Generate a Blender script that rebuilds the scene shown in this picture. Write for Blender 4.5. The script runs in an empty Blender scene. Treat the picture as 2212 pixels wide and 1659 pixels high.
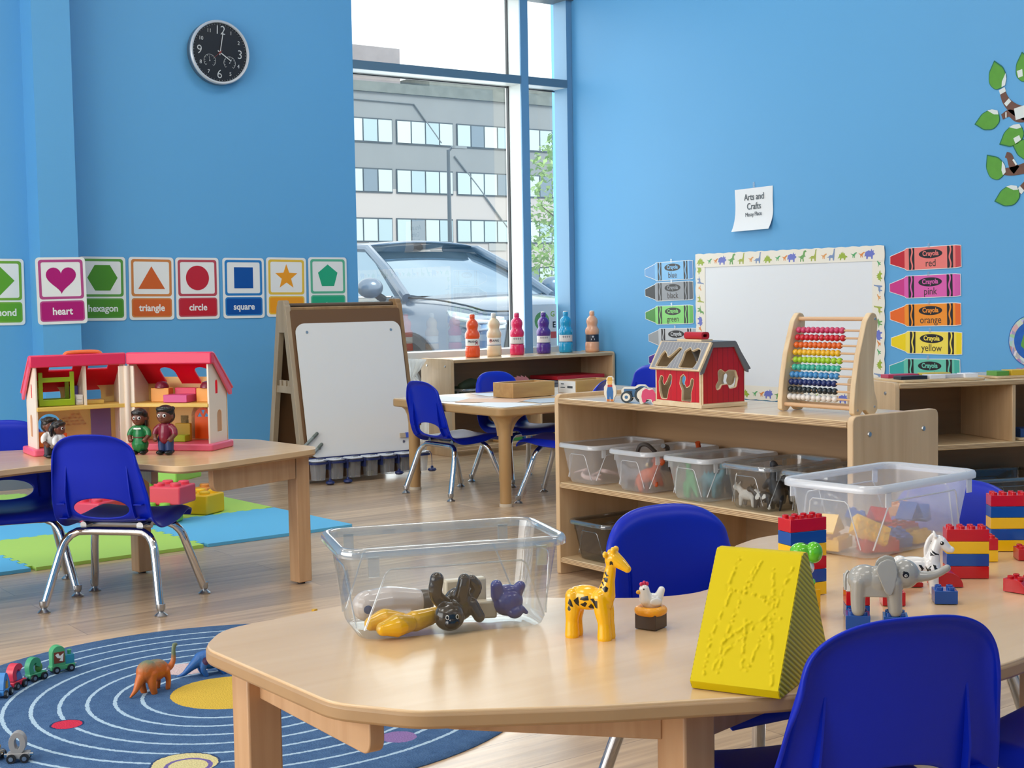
import bpy, bmesh, math, random
from mathutils import Vector, Matrix, Euler
from mathutils.bvhtree import BVHTree
from mathutils.geometry import tessellate_polygon
rnd = random.Random(7)
SC = bpy.context.scene
COL = SC.collection
R = math.radians
PI = math.pi

# ---------------------------------------------------------------- camera, sky, lights, exposure
CAM_Z = 0.859
cam = bpy.data.objects.new('camera', bpy.data.cameras.new('camera'))
COL.objects.link(cam)
cam.data.sensor_width = 36.0
cam.data.lens = 36.0 * 3041.5 / 2212.0
cam.data.clip_start = 0.02
cam.data.clip_end = 400
_yaw, _pitch, _roll = 0.94210606, 0.063078, 0.01730596
_fw = Vector((math.cos(_yaw) * math.cos(_pitch), math.sin(_yaw) * math.cos(_pitch), -math.sin(_pitch)))
_rt = Vector((math.sin(_yaw), -math.cos(_yaw), 0))
_dn = _fw.cross(_rt)
_rt2 = _rt * math.cos(_roll) + _dn * math.sin(_roll)
_dn2 = -_rt * math.sin(_roll) + _dn * math.cos(_roll)
_m = Matrix((_rt2, -_dn2, -_fw)).transposed().to_4x4()
_m.translation = Vector((0, 0, CAM_Z))
cam.matrix_world = _m
SC.camera = cam

SC.view_settings.view_transform = 'Standard'
SC.view_settings.look = 'None'
SC.view_settings.gamma = 1.0
SC.view_settings.use_curve_mapping = False
SC.view_settings.exposure = 0.0
SC.cycles.use_denoising = True
SC.cycles.max_bounces = 8
SC.cycles.diffuse_bounces = 4
SC.cycles.glossy_bounces = 4
SC.cycles.transparent_max_bounces = 28
SC.cycles.sample_clamp_indirect = 6.0
SC.cycles.caustics_reflective = False
SC.cycles.caustics_refractive = False

world = bpy.data.worlds.new('sky')
SC.world = world
world.use_nodes = True
nt = world.node_tree
bg = nt.nodes['Background']
tc = nt.nodes.new('ShaderNodeTexCoord')
nz = nt.nodes.new('ShaderNodeTexNoise')
nz.inputs['Scale'].default_value = 2.2
nz.inputs['Detail'].default_value = 5.0
cr = nt.nodes.new('ShaderNodeValToRGB')
cr.color_ramp.elements[0].position = 0.34
cr.color_ramp.elements[0].color = (0.60, 0.68, 0.78, 1)
cr.color_ramp.elements[1].position = 0.52
cr.color_ramp.elements[1].color = (0.98, 0.98, 0.98, 1)
nt.links.new(tc.outputs['Generated'], nz.inputs['Vector'])
nt.links.new(nz.outputs['Fac'], cr.inputs['Fac'])
nt.links.new(cr.outputs['Color'], bg.inputs['Color'])
bg.inputs['Strength'].default_value = 2.2

def area_light(name, loc, rot, sx, sy, power, col=(1, 1, 1), spread=PI):
    d = bpy.data.lights.new(name, 'AREA')
    d.shape = 'RECTANGLE'
    d.size, d.size_y, d.energy, d.color = sx, sy, power, col
    d.spread = spread
    o = bpy.data.objects.new(name, d)
    COL.objects.link(o)
    o.location, o.rotation_euler = loc, rot
    return o
# recessed lamps of the classroom ceiling (the photo shows none of them, only their light)
for lx in (-1.6, 0.9, 3.6):
    for ly in (-0.6, 2.2, 4.9):
        area_light('ceiling_lamp', (lx, ly, 3.43), (0, 0, 0), 1.2, 0.6, 19.0, (1.0, 0.965, 0.92))
# daylight through the glazed side of the room, left of the frame, and through the tall window
area_light('side_window_daylight', (-3.38, 3.0, 1.6), (0, R(-90), 0), 2.4, 5.2, 150.0, (1.0, 0.98, 0.95))
area_light('front_window_daylight', (4.5, 6.86, 1.4), (R(-90), 0, 0), 1.5, 2.6, 34.0, (0.99, 0.99, 1.0))
sun = bpy.data.objects.new('sun', bpy.data.lights.new('sun', 'SUN'))
COL.objects.link(sun)
sun.data.energy = 2.0
sun.data.angle = R(20)
sun.rotation_euler = (R(52), 0, R(35))

# ---------------------------------------------------------------- helpers: materials
def lin(h):
    h = h.lstrip('#')
    c = [int(h[i:i + 2], 16) / 255 for i in (0, 2, 4)]
    return tuple(x / 12.92 if x <= 0.04045 else ((x + 0.055) / 1.055) ** 2.4 for x in c)
MATS = {}
def mat(name, col='808080', rough=0.5, metal=0.0, bump=None, var=None, coat=0.0, emit=0.0, spec=0.5):
    if name in MATS:
        return MATS[name]
    m = bpy.data.materials.new(name)
    m.use_nodes = True
    t = m.node_tree
    b = t.nodes['Principled BSDF']
    c = lin(col)
    b.inputs['Base Color'].default_value = (*c, 1)
    b.inputs['Roughness'].default_value = rough
    b.inputs['Metallic'].default_value = metal
    b.inputs['Coat Weight'].default_value = coat
    b.inputs['Specular IOR Level'].default_value = spec
    if emit:
        b.inputs['Emission Color'].default_value = (*c, 1)
        b.inputs['Emission Strength'].default_value = emit
    if var or bump:
        tcn = t.nodes.new('ShaderNodeTexCoord')
    if var:
        n = t.nodes.new('ShaderNodeTexNoise')
        n.inputs['Scale'].default_value = var[0]
        n.inputs['Detail'].default_value = 4
        mx = t.nodes.new('ShaderNodeMix')
        mx.data_type = 'RGBA'
        k = var[1]
        mx.inputs[6].default_value = (*[x * (1 - k) for x in c], 1)
        mx.inputs[7].default_value = (*[min(1, x * (1 + k)) for x in c], 1)
        t.links.new(tcn.outputs['Object'], n.inputs['Vector'])
        t.links.new(n.outputs['Fac'], mx.inputs[0])
        t.links.new(mx.outputs[2], b.inputs['Base Color'])
    if bump:
        n2 = t.nodes.new('ShaderNodeTexNoise')
        n2.inputs['Scale'].default_value = bump[0]
        n2.inputs['Detail'].default_value = 3
        bp = t.nodes.new('ShaderNodeBump')
        bp.inputs['Strength'].default_value = bump[1]
        bp.inputs['Distance'].default_value = 0.002
        t.links.new(tcn.outputs['Object'], n2.inputs['Vector'])
        t.links.new(n2.outputs['Fac'], bp.inputs['Height'])
        t.links.new(bp.outputs['Normal'], b.inputs['Normal'])
    MATS[name] = m
    return m

def wood(name, c1, c2, rough=0.45, stretch=(1, 14, 14), scale=2.2, coat=0.0, spec=0.5):
    """grain: noise pulled out along one axis (the axis with the small factor)"""
    m = bpy.data.materials.new(name)
    m.use_nodes = True
    t = m.node_tree
    b = t.nodes['Principled BSDF']
    tcn = t.nodes.new('ShaderNodeTexCoord')
    mp = t.nodes.new('ShaderNodeMapping')
    mp.inputs['Scale'].default_value = stretch
    n = t.nodes.new('ShaderNodeTexNoise')
    n.inputs['Scale'].default_value = scale
    n.inputs['Detail'].default_value = 6
    n.inputs['Distortion'].default_value = 0.6
    r = t.nodes.new('ShaderNodeValToRGB')
    r.color_ramp.elements[0].position = 0.3
    r.color_ramp.elements[0].color = (*lin(c1), 1)
    r.color_ramp.elements[1].position = 0.72
    r.color_ramp.elements[1].color = (*lin(c2), 1)
    L = t.links.new
    L(tcn.outputs['Object'], mp.inputs['Vector'])
    L(mp.outputs['Vector'], n.inputs['Vector'])
    L(n.outputs['Fac'], r.inputs['Fac'])
    L(r.outputs['Color'], b.inputs['Base Color'])
    b.inputs['Roughness'].default_value = rough
    b.inputs['Coat Weight'].default_value = coat
    b.inputs['Specular IOR Level'].default_value = spec
    MATS[name] = m
    return m

def thin_clear(name, tint='ffffff', milk=0.0, milk_col='e8eef4', gloss=0.05, edge=0.55, rough=0.08):
    """thin transparent sheet: mostly see-through, Fresnel-like reflection, optional milky diffusion"""
    m = bpy.data.materials.new(name)
    m.use_nodes = True
    t = m.node_tree
    t.nodes.clear()
    L = t.links.new
    out = t.nodes.new('ShaderNodeOutputMaterial')
    tr = t.nodes.new('ShaderNodeBsdfTransparent')
    tr.inputs['Color'].default_value = (*lin(tint), 1)
    gl = t.nodes.new('ShaderNodeBsdfGlossy')
    gl.inputs['Roughness'].default_value = rough
    lw = t.nodes.new('ShaderNodeLayerWeight')
    lw.inputs['Blend'].default_value = 0.35
    mr = t.nodes.new('ShaderNodeMapRange')
    mr.inputs['To Min'].default_value = gloss
    mr.inputs['To Max'].default_value = edge
    L(lw.outputs['Facing'], mr.inputs['Value'])
    base = tr.outputs[0]
    if milk:
        df = t.nodes.new('ShaderNodeBsdfDiffuse')
        df.inputs['Color'].default_value = (*lin(milk_col), 1)
        tl = t.nodes.new('ShaderNodeBsdfTranslucent')
        tl.inputs['Color'].default_value = (*lin(milk_col), 1)
        a = t.nodes.new('ShaderNodeMixShader')
        a.inputs[0].default_value = 0.5
        L(df.outputs[0], a.inputs[1])
        L(tl.outputs[0], a.inputs[2])
        mk = t.nodes.new('ShaderNodeMixShader')
        mk.inputs[0].default_value = milk
        L(base, mk.inputs[1])
        L(a.outputs[0], mk.inputs[2])
        base = mk.outputs[0]
    mx = t.nodes.new('ShaderNodeMixShader')
    L(mr.outputs[0], mx.inputs[0])
    L(base, mx.inputs[1])
    L(gl.outputs[0], mx.inputs[2])
    L(mx.outputs[0], out.inputs[0])
    MATS[name] = m
    return m

# ---------------------------------------------------------------- helpers: geometry
def rotm(rx=0, ry=0, rz=0, loc=(0, 0, 0)):
    m = Euler((rx, ry, rz)).to_matrix().to_4x4()
    m.translation = Vector(loc)
    return m
def catmull(pts, n):
    P = [Vector(p) for p in pts]
    P = [P[0] * 2 - P[1]] + P + [P[-1] * 2 - P[-2]]
    out = []
    for i in range(1, len(P) - 2):
        a, b, c, d = P[i - 1:i + 3]
        for k in range(n):
            t = k / n
            out.append(0.5 * ((2 * b) + (c - a) * t + (2 * a - 5 * b + 4 * c - d) * t * t + (3 * b - a - 3 * c + d) * t ** 3))
    out.append(P[-2])
    return out
def rrect(w, h, r, n=5, cx=0, cy=0):
    out = []
    for qx, qy, a0 in ((1, 1, 0), (-1, 1, 90), (-1, -1, 180), (1, -1, 270)):
        for k in range(n + 1):
            a = R(a0 + 90 * k / n)
            out.append((cx + qx * (w / 2 - r) + r * math.cos(a), cy + qy * (h / 2 - r) + r * math.sin(a)))
    return out
def circ(r, n=32, cx=0, cy=0, a0=0, ry=None):
    return [(cx + r * math.cos(2 * PI * k / n + a0), cy + (ry or r) * math.sin(2 * PI * k / n + a0)) for k in range(n)]
def fillet(pts, r, n=5):
    """round every corner of a polygon; r is a number or one per corner"""
    out = []
    N = len(pts)
    for i in range(N):
        p, a, b = Vector(pts[i]), Vector(pts[i - 1]), Vector(pts[(i + 1) % N])
        rr = r[i] if isinstance(r, (list, tuple)) else r
        if rr <= 0:
            out.append(tuple(p))
            continue
        u, v = (a - p), (b - p)
        lu, lv = u.length, v.length
        u.normalize(); v.normalize()
        ang = u.angle(v)
        if ang > 3.1:
            out.append(tuple(p))
            continue
        d = min(rr / math.tan(ang / 2), 0.48 * lu, 0.48 * lv)
        q = [p + u * d, p, p + v * d]
        for k in range(n + 1):
            t = k / n
            out.append(tuple(q[0] * (1 - t) ** 2 + q[1] * 2 * t * (1 - t) + q[2] * t * t))
    return out
def offset(pts, d):
    """grow a counter-clockwise polygon outwards by d"""
    out = []
    N = len(pts)
    for i in range(N):
        a, p, b = Vector(pts[i - 1]), Vector(pts[i]), Vector(pts[(i + 1) % N])
        e1, e2 = (p - a), (b - p)
        if e1.length < 1e-9: e1 = e2
        if e2.length < 1e-9: e2 = e1
        n1 = Vector((e1.y, -e1.x)).normalized(); n2 = Vector((e2.y, -e2.x)).normalized()
        s = n1 + n2
        out.append(tuple(p + s / max(0.4, s.dot(s) / 2) * d))
    return out

class MB:
    def __init__(s):
        s.bm = bmesh.new()
    def _add(s, vs, fs, M=None):
        V = [s.bm.verts.new(M @ Vector(v) if M else Vector(v)) for v in vs]
        for f in fs:
            try: s.bm.faces.new([V[i] for i in f])
            except ValueError: pass
        return s
    def box(s, c, d, M=None):
        x, y, z = c; a, b, e = d[0] / 2, d[1] / 2, d[2] / 2
        vs = [(x + i * a, y + j * b, z + k * e) for i in (-1, 1) for j in (-1, 1) for k in (-1, 1)]
        return s._add(vs, [(0, 1, 3, 2), (4, 6, 7, 5), (0, 4, 5, 1), (2, 3, 7, 6), (0, 2, 6, 4), (1, 5, 7, 3)], M)
    def prism(s, poly, z0, z1, M=None, hole=None, scale1=1.0, c=(0, 0)):
        """extrude a polygon (with optional holes) from z0 to z1"""
        loops = [list(poly)] + [list(h) for h in (hole or [])]
        flat = [p for l in loops for p in l]
        n = len(flat)
        top = [((p[0] - c[0]) * scale1 + c[0], (p[1] - c[1]) * scale1 + c[1]) for p in flat]
        vs = [(p[0], p[1], z0) for p in flat] + [(p[0], p[1], z1) for p in top]
        fs = []
        if len(loops) == 1:
            tri = [tuple(range(n))]
        else:
            tri = tessellate_polygon([[Vector((p[0], p[1], 0)) for p in l] for l in loops])
        for t in tri:
            fs.append(tuple(reversed(t))); fs.append(tuple(i + n for i in t))
        o = 0
        for l in loops:
            k = len(l)
            for i in range(k):
                a, b = o + i, o + (i + 1) % k
                fs.append((a, b, b + n, a + n))
            o += k
        return s._add(vs, fs, M)
    def tube(s, pts, r, n=10, caps=True, M=None, flat=1.0):
        P = [Vector(p) for p in pts]
        rr = r if isinstance(r, (list, tuple)) else [r] * len(P)
        T = []
        for i in range(len(P)):
            d = P[min(i + 1, len(P) - 1)] - P[max(i - 1, 0)]
            T.append(d.normalized() if d.length > 1e-9 else Vector((0, 0, 1)))
        up = Vector((0, 0, 1)) if abs(T[0].z) < 0.9 else Vector((0, 1, 0))
        u = T[0].cross(up).normalized()
        vs, fs = [], []
        for i, p in enumerate(P):
            u = (u - T[i] * u.dot(T[i]))
            u = u.normalized() if u.length > 1e-6 else T[i].orthogonal().normalized()
            w = T[i].cross(u)
            for k in range(n):
                a = 2 * PI * k / n
                vs.append(p + (u * math.cos(a) + w * math.sin(a) * flat) * rr[i])
        m = len(P)
        for i in range(m - 1):
            for k in range(n):
                a, b = i * n + k, i * n + (k + 1) % n
                fs.append((a, b, b + n, a + n))
        if caps:
            fs.append(tuple(reversed(range(n)))); fs.append(tuple(range((m - 1) * n, m * n)))
        return s._add(vs, fs, M)
    def lathe(s, prof, n=24, M=None, sx=1.0, sy=1.0, caps=True):
        vs, fs = [], []
        for r, z in prof:
            for k in range(n):
                a = 2 * PI * k / n
                vs.append((r * math.cos(a) * sx, r * math.sin(a) * sy, z))
        for i in range(len(prof) - 1):
            for k in range(n):
                a, b = i * n + k, i * n + (k + 1) % n
                fs.append((a, b, b + n, a + n))
        if caps and prof[0][0] > 1e-6: fs.append(tuple(reversed(range(n))))
        if caps and prof[-1][0] > 1e-6: fs.append(tuple(range((len(prof) - 1) * n, len(prof) * n)))
        s._add(vs, fs, M)
        return s
    def ball(s, c, r, n=12, M=None, rot=None):
        rx, ry, rz = r if isinstance(r, (list, tuple)) else (r, r, r)
        T = Matrix.Translation(Vector(c)) @ (rot or Matrix.Identity(4)) @ Matrix.Diagonal((rx, ry, rz, 1))
        if M: T = M @ T
        bmesh.ops.create_uvsphere(s.bm, u_segments=n + 4, v_segments=n, radius=1.0, matrix=T)
        return s
    def grid(s, rows, closed=False):
        """rows of points -> quads"""
        n = len(rows[0])
        vs = [p for r in rows for p in r]
        fs = []
        for i in range(len(rows) - 1):
            for k in range(n if closed else n - 1):
                a, b = i * n + k, i * n + (k + 1) % n
                fs.append((a, b, b + n, a + n))
        return s._add(vs, fs)
    def mesh(s, name, ang=35, smooth=True, weld=True):
        if weld: bmesh.ops.remove_doubles(s.bm, verts=s.bm.verts, dist=1e-6)
        bmesh.ops.recalc_face_normals(s.bm, faces=s.bm.faces)
        me = bpy.data.meshes.new(name)
        s.bm.to_mesh(me)
        s.bm.free()
        if smooth:
            for p in me.polygons: p.use_smooth = True
            me.set_sharp_from_angle(angle=R(ang))
        return me

def tag(o, label=None, cat=None, group=None, kind=None):
    if label: o['label'] = label
    if cat: o['category'] = cat
    if group: o['group'] = group
    if kind: o['kind'] = kind
    return o
def obj(name, mb, m, parent=None, loc=(0, 0, 0), rot=(0, 0, 0), bev=0.0, seg=2, sub=0, solid=0.0, ang=35, scale=None):
    me = mb.mesh(name, ang) if isinstance(mb, MB) else mb
    if m and not me.materials: me.materials.append(m)
    o = bpy.data.objects.new(name, me)
    COL.objects.link(o)
    o.location, o.rotation_euler = loc, rot
    if scale: o.scale = scale
    if parent: o.parent = parent
    if solid:
        d = o.modifiers.new('thickness', 'SOLIDIFY'); d.thickness = solid; d.offset = -1
    if bev:
        d = o.modifiers.new('edges', 'BEVEL'); d.width = bev; d.segments = seg; d.limit_method = 'ANGLE'; d.angle_limit = R(40)
    if sub:
        d = o.modifiers.new('smooth', 'SUBSURF'); d.levels = sub; d.render_levels = sub
    return o
def thing(name, label, cat, loc=(0, 0, 0), rz=0.0, group=None, rot=None):
    o = bpy.data.objects.new(name, None)
    COL.objects.link(o)
    o.empty_display_size = 0.05
    o.location = loc
    o.rotation_euler = rot if rot else (0, 0, rz)
    return tag(o, label, cat, group)
KIDS = {}
def children(o):
    return [c for c in COL.objects if c.parent == o]
def copy_tree(o, parent=None, kids=None):
    kids = kids if kids is not None else family(o)
    c = o.copy()
    COL.objects.link(c)
    if parent: c.parent = parent
    for k in kids.get(o.name, ()): copy_tree(k, c, kids)
    return c
def family(o):
    d = {}
    for x in COL.objects:
        if x.parent: d.setdefault(x.parent.name, []).append(x)
    return d
def struct(name, mb, m, **k):
    return tag(obj(name, mb, m, **k), kind='structure')
WALLY = (R(90), 0, 0)              # faces -Y (window wall)
WALLX = (R(90), 0, R(-90))         # faces -X (right wall)

def text(name, body, size, m, parent, loc=(0, 0, 0), rot=(0, 0, 0), fat=0.0, thick=0.0003, sx=1.0, align='CENTER'):
    cu = bpy.data.curves.new(name, 'FONT')
    cu.body = body; cu.size = size; cu.align_x = align; cu.align_y = 'CENTER'
    cu.offset = fat; cu.extrude = thick; cu.resolution_u = 4
    t = bpy.data.objects.new(name, cu)
    COL.objects.link(t)
    dg = bpy.context.evaluated_depsgraph_get()
    me = bpy.data.meshes.new_from_object(t.evaluated_get(dg))
    bpy.data.objects.remove(t)
    me.materials.clear()
    o = obj(name, me, m, parent, loc, rot)
    o.scale = (sx, 1, 1)
    return o

def blob(name, parts, voxel=0.002, smooth=6):
    """melt ellipsoids and tapered limbs into one continuous skin"""
    mb = MB()
    for p in parts:
        if p[0] == 'b': mb.ball(p[1], p[2], 14, rot=p[3] if len(p) > 3 else None)
        elif p[0] == 't':
            pts = catmull(p[1], 4) if len(p[1]) > 2 else [Vector(q) for q in p[1]]
            rs = p[2]
            if isinstance(rs, (list, tuple)):
                n = len(pts); k = len(rs)
                rr = []
                for i in range(n):
                    f = i / (n - 1) * (k - 1); j = min(int(f), k - 2)
                    rr.append(rs[j] + (rs[j + 1] - rs[j]) * (f - j))
            else: rr = [rs] * len(pts)
            mb.tube(pts, rr, 14)
            mb.ball(pts[0], rr[0], 10); mb.ball(pts[-1], rr[-1], 10)
        elif p[0] == 'x': mb.box(p[1], p[2], p[3] if len(p) > 3 else None)
        elif p[0] == 'p': mb.prism(p[1], p[2], p[3], p[4] if len(p) > 4 else None)
    me = bpy.data.meshes.new(name)
    mb.bm.to_mesh(me); mb.bm.free()
    t = bpy.data.objects.new(name, me)
    COL.objects.link(t)
    d = t.modifiers.new('r', 'REMESH'); d.mode = 'VOXEL'; d.voxel_size = voxel
    if smooth:
        d = t.modifiers.new('s', 'SMOOTH'); d.factor = 0.5; d.iterations = smooth
    dg = bpy.context.evaluated_depsgraph_get()
    out = bpy.data.meshes.new_from_object(t.evaluated_get(dg))
    bpy.data.objects.remove(t)
    bpy.data.meshes.remove(me)
    for p in out.polygons: p.use_smooth = True
    return out
def tree_of(me):
    return BVHTree.FromPolygons([v.co for v in me.vertices], [p.vertices for p in me.polygons])
def decal(me, polys, axes, direction, lift=0.0004, rings=3):
    """thin printed patches that follow the surface: polygons given in the plane 'axes', dropped along 'direction'"""
    bv = tree_of(me)
    u, v = Vector(axes[0]), Vector(axes[1])
    d = Vector(direction).normalized()
    mb = MB()
    for poly in polys:
        c = Vector((sum(p[0] for p in poly) / len(poly), sum(p[1] for p in poly) / len(poly)))
        def hit(q):
            o = u * q[0] + v * q[1] - d * 0.6
            h = bv.ray_cast(o, d)
            return h[0] + h[1] * lift if h[0] is not None else None
        rows = []
        cc = hit(c)
        ok = cc is not None
        for r in range(1, rings + 1):
            row = [hit(c + (Vector(p) - c) * r / rings) for p in poly]
            if any(x is None for x in row): ok = False; break
            rows.append(row)
        if not ok: continue
        n = len(poly)
        vs = [cc] + [p for r in rows for p in r]
        fs = [(0, 1 + k, 1 + (k + 1) % n) for k in range(n)]
        for r in range(rings - 1):
            for k in range(n):
                a, b = 1 + r * n + k, 1 + r * n + (k + 1) % n
                fs.append((a, a + n, b + n, b))
        mb._add(vs, fs)
    return mb
# ---------------------------------------------------------------- palette
wall_paint = mat('blue_wall_paint', '5FA6D8', 0.55, bump=(160, 0.05), var=(1.2, 0.03))
white_paper = mat('white_paper', 'E9EBEC', 0.55)
white_gloss = mat('white_gloss_card', 'EDEBE6', 0.35)
black_ink = mat('black_ink', '1B1B20', 0.5)
grey_ink = mat('grey_ink', '4A545C', 0.6)
steel = mat('brushed_steel', 'B9BABB', 0.3, 1.0)
chrome = mat('chrome', 'D9D9DA', 0.07, 1.0)
ply = wood('birch_plywood', 'C9A77E', 'DABB92', 0.4, (14, 14, 1.2), 2.0)
ply_h = wood('birch_plywood_flat', 'CFB188', 'DEC59D', 0.22, (14, 1.2, 14), 2.0)
ply_shaded = wood('birch_plywood_shaded', '8E6F4E', '9A7A57', 0.5, (1.2, 14, 14), 2.0)  # same plywood with the shade inside the shelves put into its colour
maple_top = wood('maple_laminate', 'D8B486', 'DFBD92', 0.22, (1.1, 9, 9), 2.4, spec=0.6)
maple_edge = wood('maple_edge', 'A8855D', 'B08C62', 0.4, (3, 3, 3), 4)
maple_leg = wood('maple_leg', 'BE9268', 'D2AA80', 0.42, (16, 16, 1.3), 2.0)
chair_blue = mat('royal_blue_plastic', '0A26AE', 0.38, spec=0.26, bump=(420, 0.05))

# ---------------------------------------------------------------- setting: floor, walls, ceiling
def floor_material():
    m = bpy.data.materials.new('grey_oak_planks')
    m.use_nodes = True
    t = m.node_tree; L = t.links.new
    b = t.nodes['Principled BSDF']
    tcn = t.nodes.new('ShaderNodeTexCoord')
    br = t.nodes.new('ShaderNodeTexBrick')
    br.offset = 0.37
    br.inputs['Scale'].default_value = 1.0
    br.inputs['Brick Width'].default_value = 1.22
    br.inputs['Row Height'].default_value = 0.155
    br.inputs['Mortar Size'].default_value = 0.0016
    br.inputs['Mortar Smooth'].default_value = 0.2
    br.inputs['Bias'].default_value = 0.0
    br.inputs['Color1'].default_value = (0.30, 0.30, 0.30, 1)
    br.inputs['Color2'].default_value = (0.72, 0.72, 0.72, 1)
    br.inputs['Mortar'].default_value = (0.0, 0.0, 0.0, 1)
    mp = t.nodes.new('ShaderNodeMapping')
    mp.inputs['Scale'].default_value = (1.3, 26, 1)
    n = t.nodes.new('ShaderNodeTexNoise')
    n.inputs['Scale'].default_value = 1.6
    n.inputs['Detail'].default_value = 7
    n.inputs['Roughness'].default_value = 0.62
    mp2 = t.nodes.new('ShaderNodeMapping')
    mp2.inputs['Scale'].default_value = (0.8, 2.2, 1)
    n2 = t.nodes.new('ShaderNodeTexNoise')
    n2.inputs['Scale'].default_value = 1.4
    L(tcn.outputs['Object'], br.inputs['Vector'])
    L(tcn.outputs['Object'], mp.inputs['Vector'])
    L(tcn.outputs['Object'], mp2.inputs['Vector'])
    L(mp.outputs[0], n.inputs['Vector'])
    L(mp2.outputs[0], n2.inputs['Vector'])
    a = t.nodes.new('ShaderNodeMath'); a.operation = 'MULTIPLY_ADD'
    a.inputs[1].default_value = 0.45
    L(br.outputs['Color'], a.inputs[0])
    a2 = t.nodes.new('ShaderNodeMath'); a2.operation = 'MULTIPLY'
    a2.inputs[1].default_value = 0.75
    L(n.outputs['Fac'], a2.inputs[0])
    L(a2.outputs[0], a.inputs[2])
    r = t.nodes.new('ShaderNodeValToRGB')
    e = r.color_ramp.elements
    e[0].position, e[0].color = 0.30, (*lin('967D66'), 1)
    e[1].position, e[1].color = 0.80, (*lin('E6C49C'), 1)
    x = e.new(0.55); x.color = (*lin('C0A282'), 1)
    L(a.outputs[0], r.inputs['Fac'])
    mx = t.nodes.new('ShaderNodeMix'); mx.data_type = 'RGBA'
    mx.inputs[7].default_value = (*lin('A2968A'), 1)
    r2 = t.nodes.new('ShaderNodeMapRange')
    r2.inputs['From Min'].default_value = 0.42; r2.inputs['From Max'].default_value = 0.68
    r2.inputs['To Max'].default_value = 0.32
    L(n2.outputs['Fac'], r2.inputs['Value'])
    L(r2.outputs[0], mx.inputs[0])
    L(r.outputs['Color'], mx.inputs[6])
    L(mx.outputs[2], b.inputs['Base Color'])
    b.inputs['Roughness'].default_value = 0.23
    b.inputs['Specular IOR Level'].default_value = 0.6
    bp = t.nodes.new('ShaderNodeBump')
    bp.inputs['Strength'].default_value = 0.22; bp.inputs['Distance'].default_value = 0.002
    L(a.outputs[0], bp.inputs['Height'])
    L(bp.outputs['Normal'], b.inputs['Normal'])
    return m
X0, X1, Y0, Y1, ZC = -3.5, 5.28, -2.6, 6.6, 3.5
struct('floor', MB().box(((X0 + X1) / 2, (Y0 + Y1) / 2 + 0.15, -0.05), (X1 - X0 + 0.4, Y1 - Y0 + 0.5, 0.1)), floor_material())
struct('ceiling', MB().box(((X0 + X1) / 2, (Y0 + Y1) / 2, ZC + 0.05), (X1 - X0 + 0.4, Y1 - Y0 + 0.4, 0.1)), mat('ceiling_white', 'E6E6E2', 0.8))
WX0 = 3.79                                                   # the tall window runs from here to the corner
w = MB()
w.box(((X0 + WX0) / 2 - 0.1, Y1 + 0.1, ZC / 2), (WX0 - X0 + 0.2, 0.2, ZC))
w.box(((WX0 + X1) / 2, Y1 + 0.1, (2.635 + ZC) / 2), (X1 - WX0, 0.2, ZC - 2.635))
struct('wall_far', w, wall_paint)
struct('wall_right', MB().box((X1 + 0.1, (Y0 + Y1) / 2, ZC / 2), (0.2, Y1 - Y0 + 0.4, ZC)), wall_paint)
struct('wall_near', MB().box(((X0 + X1) / 2, Y0 - 0.1, ZC / 2), (X1 - X0 + 0.4, 0.2, ZC)), wall_paint)
w = MB()
w.box((X0 - 0.1, (Y0 + Y1) / 2, 0.2), (0.2, Y1 - Y0, 0.4)); w.box((X0 - 0.1, (Y0 + Y1) / 2, 3.15), (0.2, Y1 - Y0, 0.7))
w.box((X0 - 0.1, -1.15, 1.6), (0.2, 2.9, 2.4)); w.box((X0 - 0.1, 6.1, 1.6), (0.2, 1.0, 2.4))
struct('wall_left', w, wall_paint)
struct('trim_1', MB().box((2.137, 6.52, ZC / 2), (0.175, 0.16, ZC)), wall_paint)          # boxed-in column on the window wall
base_m = mat('grey_vinyl_base', '6F7A84', 0.5)
struct('baseboard_far', MB().box(((X0 + 2.04) / 2, Y1 - 0.005, 0.05), (2.04 - X0, 0.01, 0.1)).box(((2.23 + WX0) / 2, Y1 - 0.005, 0.05), (WX0 - 2.23, 0.01, 0.1)), base_m)
struct('baseboard_right', MB().box((X1 - 0.005, (Y0 + Y1) / 2, 0.05), (0.01, Y1 - Y0, 0.1)), base_m)

# ---------------------------------------------------------------- the tall window
win = tag(thing('window_1', None, None, (0, 0, 0)), kind='structure')
frame_blue = mat('window_frame_blue', '6E9CC0', 0.4)
frame_white = mat('window_frame_side', 'D5DBDA', 0.45)
gasket = mat('black_gasket', '20252B', 0.5)
glass = thin_clear('window_glass', 'EFF6F4', gloss=0.075, edge=0.6, rough=0.0)
GY = 6.745
f = MB()
f.box((4.928, 6.605, 1.575), (0.055, 0.01, 2.13)).box((4.928, 6.602, 1.575), (0.05, 0.006, 2.13))
obj('mullion_face', f, frame_blue, win)
obj('mullion', MB().box((4.928, 6.685, 1.575), (0.053, 0.15, 2.13)), frame_white, win)
obj('transom_face', MB().box(((WX0 + 4.90) / 2, 6.604, 2.098), (4.90 - WX0, 0.012, 0.046)).box((5.098, 6.604, 2.098), (0.285, 0.012, 0.046)), mat('transom_grey_blue', '5E7C92', 0.45), win)
obj('transom', MB().box(((WX0 + 4.90) / 2, 6.685, 2.098), (4.90 - WX0, 0.15, 0.044)).box((5.098, 6.685, 2.098), (0.285, 0.15, 0.044)), frame_white, win)
obj('side_frame', MB().box((5.258, 6.66, 1.575), (0.04, 0.12, 2.13)), frame_blue, win)
obj('edge_frame', MB().box((WX0 + 0.006, GY, 1.575), (0.012, 0.05, 2.13)), frame_white, win)
obj('header_rail', MB().box((4.535, 6.66, 2.61), (1.49, 0.16, 0.05)), mat('header_grey', '5A666E', 0.5), win)
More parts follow.
